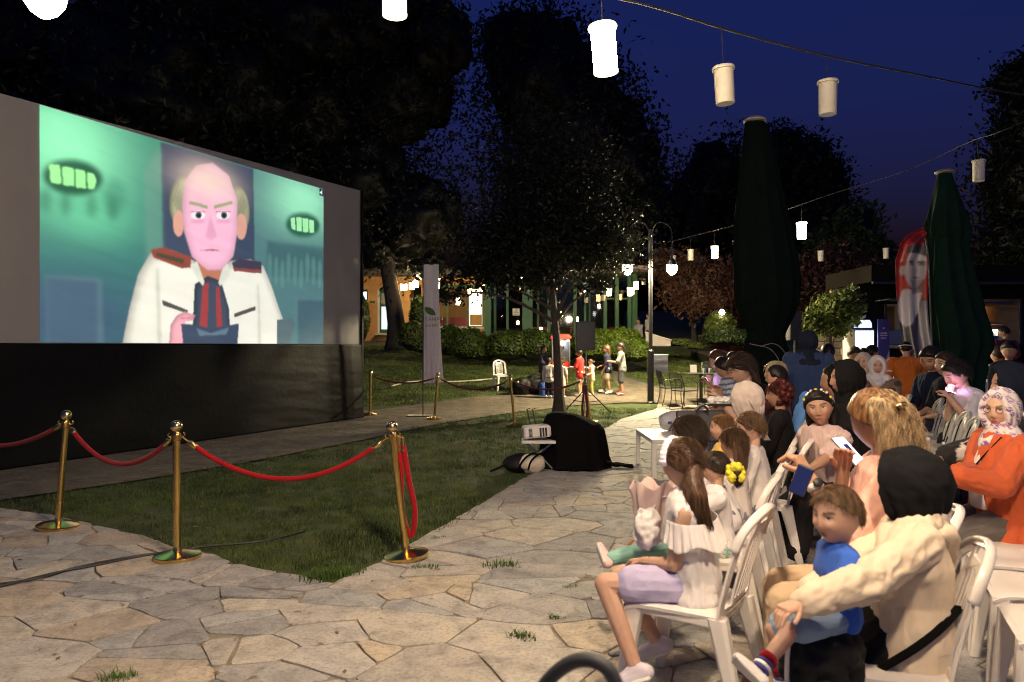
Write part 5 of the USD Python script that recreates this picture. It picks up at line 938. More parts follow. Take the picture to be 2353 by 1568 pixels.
def drape_folds(m, axes, amp, seed=0, joints=(), sharp=.75):
    """Creases that run round the limbs and hang down the trunk, deeper at the joints. axes: (start, end, kind)."""
    v, f = m; n = vnormals(v, f); best = np.full(len(v), 1e9); C = np.zeros((len(v), 3)); W_ = np.ones(len(v))
    for k, (a, b, kind) in enumerate(axes):
        d = b-a; L = np.linalg.norm(d)+1e-9; u = d/L; t = np.clip((v-a)@u, 0, L); q = v-(a+t[:, None]*u); r_ = np.linalg.norm(q, axis=1); e1, e2 = frame_of(u); x, y = q@e1/np.maximum(r_, 1e-6), q@e2/np.maximum(r_, 1e-6)
        rr = r_*(.6 if kind == 'trunk' else 1.0); sel = rr < best; best[sel] = rr[sel]
        c = np.stack([t*10.5+x*.9, x*1.0+k*7, y*1.0-k*5], 1) if kind == 'limb' else np.stack([t*5.0+x*1.2, x*3.6+k*7, y*3.6], 1); C[sel] = c[sel]
    nz = meshkit.fbm(C+seed*2.7, 3, seed); rid = 1-np.abs(2*nz-1)**sharp*1.7; fine = meshkit.fbm(C*2.6+seed, 2, seed+3)-.5
    for j, s in joints: W_ = W_+1.1*np.exp(-(np.linalg.norm(v-j, axis=1)/s)**2)
    sm = gaussian_filter  # noqa
    return v+n*((amp*np.clip(rid, -.7, 1)+amp*.22*fine)*np.minimum(W_, 2.0))[:, None], f
def rot(yaw, pitch, roll=0.0):
    """Columns right, forward, up of a head or body turned to YAW, nodding down by PITCH, tilted by ROLL."""
    cy, sy, cp, sp, cr, sr = math.cos(yaw), math.sin(yaw), math.cos(pitch), math.sin(pitch), math.cos(roll), math.sin(roll)
    R0 = np.array([[sy, cy, 0], [-cy, sy, 0], [0, 0, 1.0]]); P_ = np.array([[1, 0, 0], [0, cp, sp], [0, -sp, cp]]); Q_ = np.array([[cr, 0, sr], [0, 1, 0], [-sr, 0, cr]])
    return R0@P_@Q_
def head_dirs(nl, nm):
    th = np.linspace(0, np.pi, nl+1)[1:-1]; ph = np.linspace(0, 2*np.pi, nm, endpoint=False)
    d = np.stack([np.sin(th)[:, None]*np.cos(ph), np.sin(th)[:, None]*np.sin(ph), np.repeat(np.cos(th)[:, None], nm, 1)], -1).reshape(-1, 3)
    d = np.vstack([d, [0, 0, 1], [0, 0, -1]]); k = nl-1; i, j = np.meshgrid(np.arange(k-1), np.arange(nm), indexing='ij')
    q = np.stack([i*nm+j, (i+1)*nm+j, (i+1)*nm+(j+1) % nm, i*nm+(j+1) % nm], -1).reshape(-1, 4); f = np.vstack([q[:, [0, 1, 2]], q[:, [0, 2, 3]]]); j = np.arange(nm); T = k*nm
    return d, np.vstack([f, np.stack([np.full(nm, T), j, (j+1) % nm], 1), np.stack([np.full(nm, T+1), (k-1)*nm+(j+1) % nm, (k-1)*nm+j], 1)])
HD = {q: head_dirs(*n) for q, n in ((0, (20, 28)), (1, (34, 48)), (2, (64, 88)))}
def head_shape(d, child=0.0, male=0.0):
    """The surface of a head of height 1 along the directions D; face towards +y."""
    x, y, z = d.T; p = np.stack([x*.345, y*np.where(y > 0, .405, .47), z*.5], 1); X, Y, Z = p.T; g = lambda c, s, q: np.exp(-((q-c)/s)**2)
    t = np.clip(-Z/.5, 0, 1); X = X*(1-(.36-.12*child-.06*male)*t**1.6)*(1+.05*child*g(-.12, .15, Z)); Y = np.where(Y < 0, Y*(1-.48*t**1.2), Y*(1-.10*t))
    X = X*(1+.05*g(.18, .2, Z)); front = np.clip(Y/.3, 0, 1)**1.5; ax = np.abs(X)
    Y = np.where(Y > 0, Y-.06*np.clip((Y-.3)/.1, 0, 1)*g(0, .35, Z)*.3, Y)
    nose = (.085-.03*child)*np.interp(Z, [-.215, -.175, -.125, .02, .09], [0, .9, 1, .38, 0])*g(0, .052+.012*np.clip((.0-Z)/.15, 0, 1), X)
    Y = Y+front*(nose-.045*g(.145, .075, ax)*g(.03, .055, Z)+.020*g(0, .22, ax)*g(.105, .04, Z)*(1-.6*child)+.028*g(0, .10, X)*(g(-.262, .017, Z)+1.15*g(-.302, .020, Z))-.016*g(0, .08, X)*g(-.281, .009, Z)
         +.04*g(0, .11, X)*g(-.43, .06, Z)*(1-.3*child)+(.018+.02*child)*g(.19, .09, ax)*g(-.13, .09, Z)-.012*g(0, .05, X)*g(-.225, .02, Z)+.012*g(.145, .05, ax)*g(.032, .03, Z))
    return np.stack([X, Y, Z], 1)
def face_paint(p, tone, lips=(.42, .12, .10), brow=(.05, .035, .025), eyes=True, fine=True, lash=False):
    """Skin colour over a head (or body, far from the features)."""
    x, y, z = p.T; ax = np.abs(x); c = np.repeat(np.asarray(tone, float)[None], len(p), 0); fr = (y > .16)
    g = lambda q, cc, s: np.exp(-((q-cc)/s)**2)
    def mix(w, col):
        nonlocal c; w = np.clip(w, 0, 1)[:, None]; c = c*(1-w)+np.asarray(col)*w
    mix(fr*.30*(g(ax, .2, .09)*g(z, -.14, .08)), np.asarray(tone)*[1.1, .72, .70]); mix(fr*.5*sstep(.10, .07, ax+np.abs(z+.282)*1.2)*sstep(.05, .03, np.abs(z+.282))*2, lips)
    arch = .105+.025*np.sin(np.clip((ax-.06)/.2, 0, 1)*np.pi*.8); mix(fr*.85*sstep(.026, .014, np.abs(z-arch))*sstep(.05, .075, ax)*sstep(.265, .235, ax), brow)
    if eyes:
        e = ((ax-.145)/.062)**2+((z-.03)/.026)**2; mix(fr*sstep(1.35, .9, e), (.62, .58, .54)); mix(fr*sstep(1.1, .6, ((ax-.145)/.029)**2+((z-.03)/.027)**2)*(e < 1.3), (.018, .012, .010)); mix(fr*.8*sstep(.014, .006, np.abs(z-.03-.026*np.sqrt(np.clip(1-((ax-.145)/.07)**2, 0, 1))))*(np.abs(ax-.145) < .07), (.03, .02, .015))
    mix(fr*.7*sstep(.02, .01, np.hypot(ax-.028, (z+.19)*1.4)), np.asarray(tone)*.3)
    return np.clip(c, 0, 1)
def hair_mask(p, style):
    x, y, z = p.T; h = z-np.where(y > 0, .80, .62)*y+.02
    if style in ('short', 'boy'): h = z-np.where(y > 0, .86, .80)*y-.02+.10*(np.abs(x) > .29)*(y > .05)
    if style == 'toddler': h = z-np.where(y > 0, .80, .62)*y-.06
    return sstep(-.025, .055, h)
def hairpiece(q, Rm, c, hh, style, child, thick, part=0.0, male=0.0):
    d, f = HD[q]; p = head_shape(d, child, male); w = hair_mask(p, style); n = p/np.linalg.norm(p, axis=1, keepdims=True)
    st = meshkit.fbm(np.stack([p[:, 0]*16, p[:, 1]*4, p[:, 2]*5], 1), 3, 5)-.5
    off = w*(thick*(1+.3*np.clip(n[:, 2], 0, 1))+.030*st*min(1, thick/.05))-(1-w)*.03
    if part: off -= w*.022*np.exp(-((p[:, 0]-part)/.025)**2)*(p[:, 2] > .1)
    return (c+(p+n*off[:, None])@Rm.T*hh, f)
def hijab_shell(q, Rm, c, hh, child, seed, opening=(.235, .37), full=.085):
    d, f = HD[q]; p = head_shape(d, child); n = p/np.linalg.norm(p, axis=1, keepdims=True); x, y, z = p.T
    e = np.where(y > .02, (x/opening[0])**2+((z+.035)/opening[1])**2, 9); w = sstep(.92, 1.25, e)
    fold = (1-np.abs(2*meshkit.fbm(np.stack([x*5, y*5+z*3, z*5-y*4], 1)+seed, 3, seed)-1))-.6
    off = w*(full+.035*np.clip(-y/.4, 0, 1)+.05*np.clip(-z/.5, 0, 1)+.080*fold+.040*np.sin(15*np.arctan2(x, -y)+4*z+3*np.sin(3*z))*np.clip((.15-z)/.5, 0, 1))-(1-w)*.05+.03*np.exp(-((e-1.25)/.25)**2)*w
    p2 = p+n*off[:, None]; return c+p2@Rm.T*hh, f
def strands(name, curves_, radius, m, parent):
    """Single hairs."""
    path = f'{parent.GetPath()}/'+numbered(str(parent.GetPath()), name); b = UsdGeom.BasisCurves.Define(stage, path); n = len(curves_[0])
    b.CreateTypeAttr('linear'); b.CreatePointsAttr(Vt.Vec3fArray.FromNumpy(np.concatenate(curves_).astype(np.float32))); b.CreateCurveVertexCountsAttr(Vt.IntArray.FromNumpy(np.full(len(curves_), n, np.int32)))
    w = np.tile(np.linspace(1, .45, n), len(curves_))*radius*2; b.CreateWidthsAttr(Vt.FloatArray.FromNumpy(w.astype(np.float32))); b.SetWidthsInterpolation('vertex')
    UsdShade.MaterialBindingAPI.Apply(b.GetPrim()).Bind(M[m]); return b
def auto_hair(ho, hair, H, Rh, hh, o, child, seed):
    q = np.random.default_rng(seed+100); d, _ = HD[2]; p = head_shape(d, child); w = hair_mask(p, 'boy' if hair[0] in ('short', 'boy') else hair[0]); pick = q.choice(np.nonzero(w > .5)[0], 1100); cs = []; L0 = .22 if hair[0] in ('short', 'boy') else .36
    for i in pick:
        a = p[i]+q.normal(0, .012, 3); nn = a/np.linalg.norm(a); dr_ = np.array([a[0]*.9, -.55, -.65])+q.normal(0, .1, 3); dr_ -= nn*(dr_@nn)*.9; dr_ /= np.linalg.norm(dr_); s = np.linspace(0, 1, 7)[:, None]; c_ = a+nn*(hair[2]+.006+.012*s)+dr_*L0*q.uniform(.6, 1.2)*s
        nl = np.linalg.norm(c_, axis=1, keepdims=True); c_ = c_/nl*np.maximum(nl, np.linalg.norm(a)+hair[2]*.8); cs.append(H+c_@Rh.T*hh-o)
    strands('strands', cs, .0013, hair[1], ho)
def hairmat(name, col, rough=.42):
    c = np.array(col); M[name] = usdkit.material(stage, '/World/Looks/'+name, {'g': ('geometry', {}), 'm': ('mapping', {'scale': (70.0, 70.0, 9.0)}), 'n': ('noise_texture', {'scale': 1.0, 'detail': 3.0}), 'r': ('rgb_ramp', {'ramp': [(.3, tuple(c*.35)), (.7, tuple(np.minimum(c*2.2, .8)))]}),
        'b': ('bump', {'strength': .7, 'distance': .003}), 'p': ('principled_bsdf', {'roughness': rough, 'specular_ior_level': .25})}, [('g.position', 'm.vector'), ('m.vector', 'n.vector'), ('n.fac', 'r.fac'), ('r.color', 'p.base_color'), ('n.fac', 'b.height'), ('b.normal', 'p.normal')], surface='p.BSDF'); return name
for n_, c_ in (('hair_black', (.012, .009, .008)), ('hair_dark', (.028, .017, .011)), ('hair_brown', (.060, .032, .017)), ('hair_auburn', (.115, .055, .022)), ('hair_red', (.055, .010, .008)), ('hair_blonde', (.29, .205, .11)), ('hair_fair', (.095, .055, .028)), ('hair_ash', (.40, .31, .19))): hairmat(n_, c_)
CLOTHS = {}
def cloth(col, rough=.85, bump=.0012, sheen=.15):
    """A woven cloth material of that colour, shared."""
    k = (tuple(np.round(col, 3)), rough)
    if k not in CLOTHS: CLOTHS[k] = f'cloth_{len(CLOTHS)}'; mat(CLOTHS[k], tuple(col), rough, var=.10, vscale=9, bump=bump, bscale=220, sheen=sheen*min(1, max(col)*8)*.6, spec=.25 if max(col) > .05 else .08)
    return CLOTHS[k]
def ik(a, b, l1, l2, pole):
    """The middle joint between A and B; returns (joint, reachable B)."""
    d = b-a; L = np.linalg.norm(d); mx = (l1+l2)*.995
    if L > mx: b = a+d/L*mx; d = b-a; L = mx
    L = max(L, abs(l1-l2)+.02); x = (l1*l1-l2*l2+L*L)/(2*L); h = math.sqrt(max(l1*l1-x*x, 0)); u = d/np.linalg.norm(d); p = pole-u*(pole@u); p /= np.linalg.norm(p)+1e-9
    return a+u*x+p*h, b
TONE = {'fair': (.56, .34, .235), 'mid': (.46, .26, .165), 'tan': (.38, .205, .125)}
def hand_parts(w, el, side, L, curl, Rb, n, spread=.0):
    """Palm, four unequal bent fingers and a thumb, growing from wrist W away from elbow EL."""
    u = w-el; u /= np.linalg.norm(u); up_ = np.array(Rb[:, 2]); back = up_-u*(up_@u); back /= np.linalg.norm(back)+1e-9; lat = np.cross(u, back)*side; s = L/.18
    P = []; kn = w+u*.085*s; P.append(blob_hull([(w, .024*s), (w+u*.03*s+lat*.016*s, .018*s), (w+u*.03*s-lat*.016*s, .018*s), (kn+lat*.028*s, .0125*s), (kn-lat*.028*s, .0115*s)], n))
    for k, (o, ln) in enumerate(((.029, .072), (.0105, .080), (-.009, .074), (-.027, .058))):
        b0 = kn+lat*o*s-u*.01*s; a1 = curl*.55+.04*k; a2 = curl*1.35+.06*k; d1 = u*math.cos(a1)-back*math.sin(a1)+lat*o*spread*6; d2 = u*math.cos(a2)-back*math.sin(a2); b1 = b0+d1*ln*s*.55; b2 = b1+d2*ln*s*.5
        P += [blob_hull([(b0, .0098*s), (b1, .0088*s)], n), blob_hull([(b1, .0088*s), (b2, .0072*s)], n)]
    t0 = w+u*.028*s+lat*.02*s; d1 = u*.72+lat*.62-back*(.3+.25*curl); d1 /= np.linalg.norm(d1); t1 = t0+d1*.042*s; d2 = u*.95+lat*.2-back*(.25+.5*curl); d2 /= np.linalg.norm(d2)
    P += [blob_hull([(t0, .0145*s), (t1, .0108*s)], n), blob_hull([(t1, .0108*s), (t1+d2*.034*s, .0088*s)], n)]
    return P
def person(label, head, Y, S=None, pose='sit', face=FYAW, look=None, nod=0.0, tilt=0.0, lean=0.05, side_lean=0.0, seat=.44, kind='woman', tone='mid', q=1, hair=('short', 'hair_dark', .05), top=None, bottom=None, shoes=(.5, .48, .46), hijab=None,
           hands=None, feet=None, grasp=.6, elbows=None, bulk=1.0, group=None, eyes3d=False, seed=0, extras=None, back_long=0, mouth=(.42, .12, .10), twist=0.0, hh=None, leg=1.0, arm=1.0):
    """One person, placed by where the middle of the head is in the picture and how far off it is.
    hands, feet: targets (right, forward, up) from the hips' ground point in units of the stature, left then right."""
    H = at(head[0], head[1], Y); child = {'child': .75, 'toddler': 1.0}.get(kind, 0.0); male = 1.0 if kind == 'man' else 0.0
    hrat = {'woman': .134, 'man': .131, 'child': .158, 'toddler': .185}[kind]; sh = {'woman': .108, 'man': .122, 'child': .108, 'toddler': .105}[kind]; tor = {'woman': .295, 'man': .30, 'child': .275, 'toddler': .28}[kind]
    gz0 = float(ground_z(H[0], H[1])); nk = hrat*.72
    legl = {'woman': .475, 'man': .475, 'child': .455, 'toddler': .38}[kind]
    if S is None:                                                                  # stature from the height of the head
        zz = H[2]-gz0; S = zz/(legl+.055+tor*math.cos(lean)+nk) if pose == 'stand' else (zz-seat)/(.052+tor*math.cos(lean)+nk)
    hh = hh or hrat*S; Rb = rot(face, 0); R_, F_, U_ = Rb.T
    spine = F_*math.sin(lean)+R_*math.sin(side_lean)+U_*math.cos(lean)*math.cos(side_lean); nb = H-(spine*.75+U_*.25)*nk*S*1.0+F_*(-.012)*S
    pel = nb-spine*tor*S; base = np.array([pel[0], pel[1], gz0]); t = thing('person', label, 'person', base, group=group); o = base
    B = lambda v: pel*[1, 1, 0]+np.array([0, 0, gz0])+(R_*v[0]+F_*v[1]+U_*v[2])*S
    n = 12 if q else 8; b = bulk; Rt = rot(face+twist, 0); R2, F2 = Rt[:, 0], Rt[:, 1]
    def torso(t_):
        """Groups of balls up the trunk, swollen by T_."""
        w = S/1.65*b; c1, c2, c3 = pel+spine*.10*S, pel+spine*.19*S, pel+spine*.255*S
        g = [[(pel+R_*.075*w-F_*.01*w, .098*w+t_), (pel-R_*.075*w-F_*.01*w, .098*w+t_)], [(c1+R_*.055*w, .092*w+t_), (c1-R_*.055*w, .092*w+t_)], [(c2+R2*.07*w+F2*.012*w, .098*w+t_), (c2-R2*.07*w+F2*.012*w, .098*w+t_)], [(c3+R2*(sh*S-.055*w), .060*w+t_), (c3-R2*(sh*S-.055*w), .060*w+t_), (c3+F2*.02*w, .075*w+t_)]]
        return [blob_hull(g[i]+g[i+1], n) for i in range(3)]+[blob_hull(g[3]+[(nb-spine*.015*S, .050*w+t_)], n)]
    def limb(pts, rs): return [blob_hull([(pts[i], rs[i]), (pts[i+1], rs[i+1])], n) for i in range(len(pts)-1)]
    w = S/1.65; ka = 1+.12*child
    sho = [nb-spine*.03*S+s*R2*sh*S for s in (-1, 1)]
    hips = [pel+s*R_*.052*S*b**.5-U_*.0 for s in (-1, 1)]
    if pose == 'stand': hands = hands or [(-.15, .03, .42), (.15, .03, .42)]; feet = feet or [(-.055, .0, .035), (.055, .02, .035)]
    else: hands = hands or [(-.06, .20, (pel[2]-gz0)/S+.045), (.06, .20, (pel[2]-gz0)/S+.045)]; feet = feet or [(-.06, .27, .035), (.06, .27, .035)]
    arms, legs = [], []
    for k, s in enumerate((-1, 1)):
        tgt = B(hands[k]) if len(hands[k]) == 3 else np.asarray(hands[k][:3], float)
        pole = (np.array(elbows[k][0])*R_+elbows[k][1]*F_+elbows[k][2]*U_) if elbows else (s*R_*.55-F_*.35-U_*.75)
        el, wr = ik(sho[k], tgt, .172*S*arm, .152*S*arm, pole); arms.append((sho[k], el, wr))
        ft = B(feet[k]) if len(feet[k]) == 3 else np.asarray(feet[k][:3], float)
        kn, an = ik(hips[k], ft, .245*S*leg*(.94 if child else 1), .235*S*leg*(.94 if child else 1), F_*1.0+U_*.6 if pose != 'stand' else F_); legs.append((hips[k], kn, an))
    # ---- body: head, neck, trunk and limbs as one surface
    Rh = rot(face if look is None else look, nod, tilt); d, fh = HD[q]; hp = head_shape(d, child, male); hv = H+hp@Rh.T*hh
    P = torso(0)+[blob_hull([(nb-spine*.01*S, .046*w*(1+.1*male)), (H-Rh[:, 2]*.30*hh-Rh[:, 1]*.10*hh, .205*hh*(1.08 if male else .95))], n)]
    for (a, e, r_), s in zip(arms, (-1, 1)): P += limb([a, e, r_], [.047*w*ka*b**.5, .036*w*ka*b**.4, .0245*w*ka])+limb([e+(r_-e)*.15, e+(r_-e)*.35], [.036*w*ka, .035*w*ka])
    for h_, k_, a_ in legs: P += limb([h_, k_, k_*.62+a_*.38, a_], [.078*w*b, .053*w*ka, .049*w*ka, .034*w*ka])
    fdir = []
    for k, (h_, k_, a_) in enumerate(legs):
        fd = F_.copy() if pose == 'stand' else (lambda q_: q_/np.linalg.norm(q_))((F_*1.0+R_*(-.12, .12)[k])-U_*0); fdir.append(fd)
    body = skin(P, .022 if q == 0 else .017 if q == 1 else .013, 10)
    hd = [m3.Manifold(m3.Mesh(hv.astype(np.float32), fh.astype(np.uint32)))]
    if q >= 0:
        for s in (-1, 1):
            e0 = np.array([s*.335, -.03, -.02]); hd.append(blob_hull([(H+Rh@(e0+[s*.025, -.02, .07])*hh, .042*hh), (H+Rh@(e0+[s*.0, .02, -.07])*hh, .03*hh), (H+Rh@(e0+[s*.045, -.05, .04])*hh, .026*hh)], 8))
    hn = []
    for (a, e, r_), s in zip(arms, (-1, 1)): hn += hand_parts(r_, e, s, .105*S*(1 if not child else .95), grasp if np.ndim(grasp) == 0 else grasp[(s+1)//2], Rb, 8 if q < 2 else 12)
    bm = m3.Manifold(m3.Mesh(body[0].astype(np.float32), body[1].astype(np.uint32)))
    um = union([bm]+hd+hn).to_mesh(); bv, bf = np.array(um.vert_properties[:, :3], float), np.array(um.tri_verts, int)
    tn = np.array(TONE[tone]); loc = (bv-H)@Rh/hh; near = np.linalg.norm(loc, axis=1) < .75; paint = np.repeat(tn[None], len(bv), 0)
    paint[near] = face_paint(loc[near], tn, mouth, brow=np.array([.05, .035, .025]) if not hair or 'blonde' not in hair[1] else (.12, .07, .04), eyes=not eyes3d)
    if bottom and bottom.get('kind') in ('trousers', 'skirt') and False: pass
    obj('body', (bv-o, bf), 'skin', t, smooth=True, paint=paint)
    if eyes3d:
        for s in (-1, 1):
            ev, ef = ball((0, 0, 0), .062*hh, 3); ec = H+Rh@np.array([s*.145, .315-.015*child, .03])*hh; dr_ = Rh[:, 1]+Rh[:, 0]*.0; cosg = (ev/(.062*hh))@dr_; col = np.where(cosg[:, None] > .955, [.01, .008, .006], np.where(cosg[:, None] > .86, [.035, .02, .012], [.66, .62, .58]))
            obj('eye', (ev+ec-o, ef), 'eye_paint', t, smooth=True, paint=col)
    E = .022 if q == 0 else .015 if q == 1 else .009
    # ---- clothes
    if top:
        tk = top.get('t', .016)*S/1.65; sl = top.get('sleeve', .5); g = torso(tk); hem = top.get('hem', 0)
        if hem: g.append(blob_hull([(pel+R_*.075*w*b, .10*w*b+tk), (pel-R_*.075*w*b, .10*w*b+tk), (pel+R_*.08*w*b-spine*hem*S, .10*w*b+tk*1.3), (pel-R_*.08*w*b-spine*hem*S, .10*w*b+tk*1.3)], n))
        for (a, e, r_), s in zip(arms, (-1, 1)):
            fl = top.get('flare', .0)
            if sl > 0:
                if sl <= .5: m_ = a+(e-a)*sl*2; g += limb([a, m_], [.050*w*b**.5+tk, .045*w*b**.5+tk+fl*w])
                else: m_ = e+(r_-e)*(sl-.5)*2; g += limb([a, e, m_], [.050*w*b**.5+tk, .040*w*b**.4+tk*1.1, .030*w+tk+fl*w])
            elif top.get('strap', 1): g += [blob_hull([(a*.72+nb*.28, .040*w+tk*.6)], n)]
        if top.get('hood'):
                hc = [(nb+R_*.118*w*math.sin(p_)-F_*.080*w*math.cos(p_)+U_*(.005+.02*math.cos(p_))*w, (.030+.022*math.cos(p_/2))*w) for p_ in np.linspace(-2.3, 2.3, 13)]; g += [blob_hull([hc[i], hc[i+1]], n) for i in range(12)]
                g += [blob_hull([(nb-F_*.135*w-U_*.17*w+R_*.03*w, .030*w), (nb-F_*.105*w-U_*.02*w-R_*.10*w, .042*w), (nb-F_*.105*w-U_*.02*w+R_*.10*w, .042*w), (nb-F_*.13*w-U_*.07*w, .05*w)], n)]
        m_ = drape_folds(skin(g, E, 14), [(pel, nb, 'trunk')]+[(a, e, 'limb') for a, e, r_ in arms]+[(e, r_, 'limb') for a, e, r_ in arms], top.get('fold', .008)*S/1.65, seed+1, [(e, .10*w) for a, e, r_ in arms]+[(s_, .08*w) for s_ in sho]); tm_ = m_
        if 'paint' in top: obj(top.get('name', 'shirt'), (m_[0]-o, m_[1]), 'cloth_paint', t, smooth=True, paint=top['paint']((m_[0]-pel)@np.stack([R_, F_, spine], 1)/S))
        else: obj(top.get('name', 'shirt'), (m_[0]-o, m_[1]), cloth(top['col']), t, smooth=True)
    if bottom:
        tk = .014*S/1.65; kd = bottom.get('kind', 'trousers'); g = [blob_hull([(pel+R_*.078*w*b-F_*.01*w, .099*w*b+tk), (pel-R_*.078*w*b-F_*.01*w, .099*w*b+tk), (pel+spine*.05*S+R_*.05*w*b, .09*w*b+tk*.6), (pel+spine*.05*S-R_*.05*w*b, .09*w*b+tk*.6)], n)]
        for h_, k_, a_ in legs:
            L_ = bottom.get('len', 1.0); fl = bottom.get('flare', .0)*w
            if kd == 'trousers':
                if L_ <= .5: g += limb([h_, h_+(k_-h_)*L_*2], [.082*w*b+tk, .064*w*ka*b+tk*1.3+fl])
                else: g += limb([h_, k_, k_+(a_-k_)*min((L_-.5)*2, .96)], [.082*w*b+tk, .056*w*ka+tk+fl*.4, .042*w*ka+tk+fl])
            else: pass
        if kd == 'skirt':
            L_ = bottom.get('len', 1.0); ends = [(h_+(k_-h_)*min(L_*2, 1), k_+(a_-k_)*max((L_-.5)*2, 0)*.95) for h_, k_, a_ in legs]
            g.append(blob_hull([(pel+R_*.08*w, .10*w*b+tk), (pel-R_*.08*w, .10*w*b+tk)]+[(e_[0], .078*w+tk) for e_ in ends], n))
            if L_ > .5: g.append(blob_hull([(e_[0], .078*w+tk) for e_ in ends]+[(e_[1], .085*w+tk) for e_ in ends], n))
        m_ = drape_folds(skin(g, E, 12), [(h_, k_, 'limb') for h_, k_, a_ in legs]+[(k_, a_, 'limb') for h_, k_, a_ in legs], bottom.get('fold', .006)*S/1.65, seed+2, [(k_, .10*w) for h_, k_, a_ in legs]+[(h_, .12*w) for h_, k_, a_ in legs]); obj(bottom.get('name', 'trousers' if kd == 'trousers' and bottom.get('len', 1) > .5 else 'shorts' if kd == 'trousers' else 'skirt'), (m_[0]-o, m_[1]), cloth(bottom['col']), t, smooth=True)
    if shoes is not None:
        for k, (h_, k_, a_) in enumerate(legs):
            fd = fdir[k]; dn = (a_-k_)/np.linalg.norm(a_-k_); fd = fd-dn*(fd@dn); fd /= np.linalg.norm(fd); sd = np.cross(dn, fd); hl = a_-fd*.028*S+dn*.014*S; to = a_+fd*.088*S+dn*.018*S
            if not (len(feet[k]) > 3): hl[2] = max(hl[2], gz0+.026*S); to[2] = max(to[2], gz0+.020*S)
            sm_ = skin([blob_hull([(hl, .026*S), (a_-dn*.004*S, .026*S), (a_+fd*.03*S+dn*.012*S, .025*S)], n), blob_hull([(a_+fd*.03*S+dn*.012*S, .025*S), (to+sd*.010*S, .0175*S), (to-sd*.012*S, .0175*S), (hl, .024*S)], n)], .012 if q else .02, 6)
            so = blob_hull([(hl+dn*.018*S+sd*x*S, .009*S) for x in (-.018, .018)]+[(to+dn*.010*S+sd*x*S, .009*S) for x in (-.024, .022)]+[(a_+fd*.05*S+dn*.030*S+sd*x*S, .008*S) for x in (-.024, .024)], 8).to_mesh(); s_o = obj('shoe', (sm_[0]-o, sm_[1]), cloth(shoes if np.ndim(shoes) == 1 else shoes[0], .55), t, smooth=True); obj('sole', (np.array(so.vert_properties[:, :3])-o, np.array(so.tri_verts)), cloth((.66, .63, .58) if np.ndim(shoes) == 1 else shoes[1], .5), s_o)
    # ---- hair or headscarf
    if hijab is not None:
        sh_v, sh_f = hijab_shell(q, Rh, H, hh, child, seed, full=hijab.get('full', .085)); wf = hijab.get('drape', 1.0); shell = m3.Manifold(m3.Mesh(sh_v.astype(np.float32), sh_f.astype(np.uint32)))
        chin = H-Rh[:, 2]*.42*hh; dr_ = [blob_hull([(chin-Rh[:, 1]*.05*hh, .30*hh), (nb+U_*.01, .085*w), (nb-R_*.07*w, .06*w), (nb+R_*.07*w, .06*w)], 12)]
        if wf: dr_ += [blob_hull([(nb-R_*.085*w+U_*.0, .058*w), (nb+R_*.085*w, .058*w), (nb+F_*(.075)*w-spine*.05*w, .055*w), (nb-F_*.05*w-spine*.02*w, .06*w)], 12)]
        if wf > 1: dr_ += [blob_hull([(nb-R_*.10*w, .05*w), (nb+R_*.10*w, .05*w), (nb-R_*.08*w-spine*.13*S*(wf-1)-F_*.06*w, .06*w), (nb+R_*.08*w-spine*.13*S*(wf-1)-F_*.06*w, .06*w)], 12)]
        rf = m3.Manifold.batch_boolean([shell]+dr_, m3.OpType.Add).refine_to_length(.014 if q > 1 else .02).to_mesh(); tm = trimesh.Trimesh(np.array(rf.vert_properties[:, :3]), np.array(rf.tri_verts), process=True); trimesh.smoothing.filter_taubin(tm, lamb=.5, nu=.51, iterations=6)
        v_, f_ = np.array(tm.vertices), np.array(tm.faces); l_ = (v_-H)@Rh/hh; keep_ = sstep(-.25, -.5, l_[:, 2])*1.0+.35; v2, _ = folds((v_, f_), hijab.get('fold', .010)*w, (11, 11, 6), seed+7); v_ = v_+(v2-v_)*keep_[:, None]
        if 'paint' in hijab: obj('headscarf', (v_-o, f_), 'cloth_paint', t, smooth=True, paint=hijab['paint'](l_))
        else: obj('headscarf', (v_-o, f_), cloth(hijab['col']), t, smooth=True)
    elif hair:
        st, hm, th = hair[:3]; hv_, hf_ = hairpiece(q, Rh, H, hh, 'boy' if st == 'short' else st if st == 'toddler' else 'long', child, th, hair[3] if len(hair) > 3 else 0.0, male)
        ho = obj('hair', (hv_-o, hf_), hm, t, smooth=True); X = lambda a: H+Rh@np.asarray(a, float)*hh
        if st == 'long':
            L_ = hair[4] if len(hair) > 4 else 1.0; g = []
            for x in (-.30, -.15, 0, .15, .30):
                y0 = -.40+.9*x*x; g.append(((x, y0+.06, .12), (x*1.1, y0-.02, -.35), (x*1.05, y0+.02-.02*L_, -.45-.55*L_)))
            hl = [blob_hull([(X(a[i]), r_*hh) for a in (g[k], g[k+1]) for i, r_ in ((0, .10), (1, .105))], 8) for k in range(4)]+[blob_hull([(X(a[i]), r_*hh) for a in (g[k], g[k+1]) for i, r_ in ((1, .105), (2, .06))], 8) for k in range(4)]
            m_ = folds(skin(hl, .02 if q < 2 else .012, 10), .010*w, (22, 22, 3), seed+4); obj('loose_hair', (m_[0]-o, m_[1]), hm, ho, smooth=True)
        if st == 'bun': m_ = folds((lambda b_: b_)(ball(X(hair[4] if len(hair) > 4 else (0, -.50, .25)), .17*hh, 3)), .02*hh, (30, 30, 30), seed); obj('bun', (m_[0]-o, m_[1]), hm, ho, smooth=True)
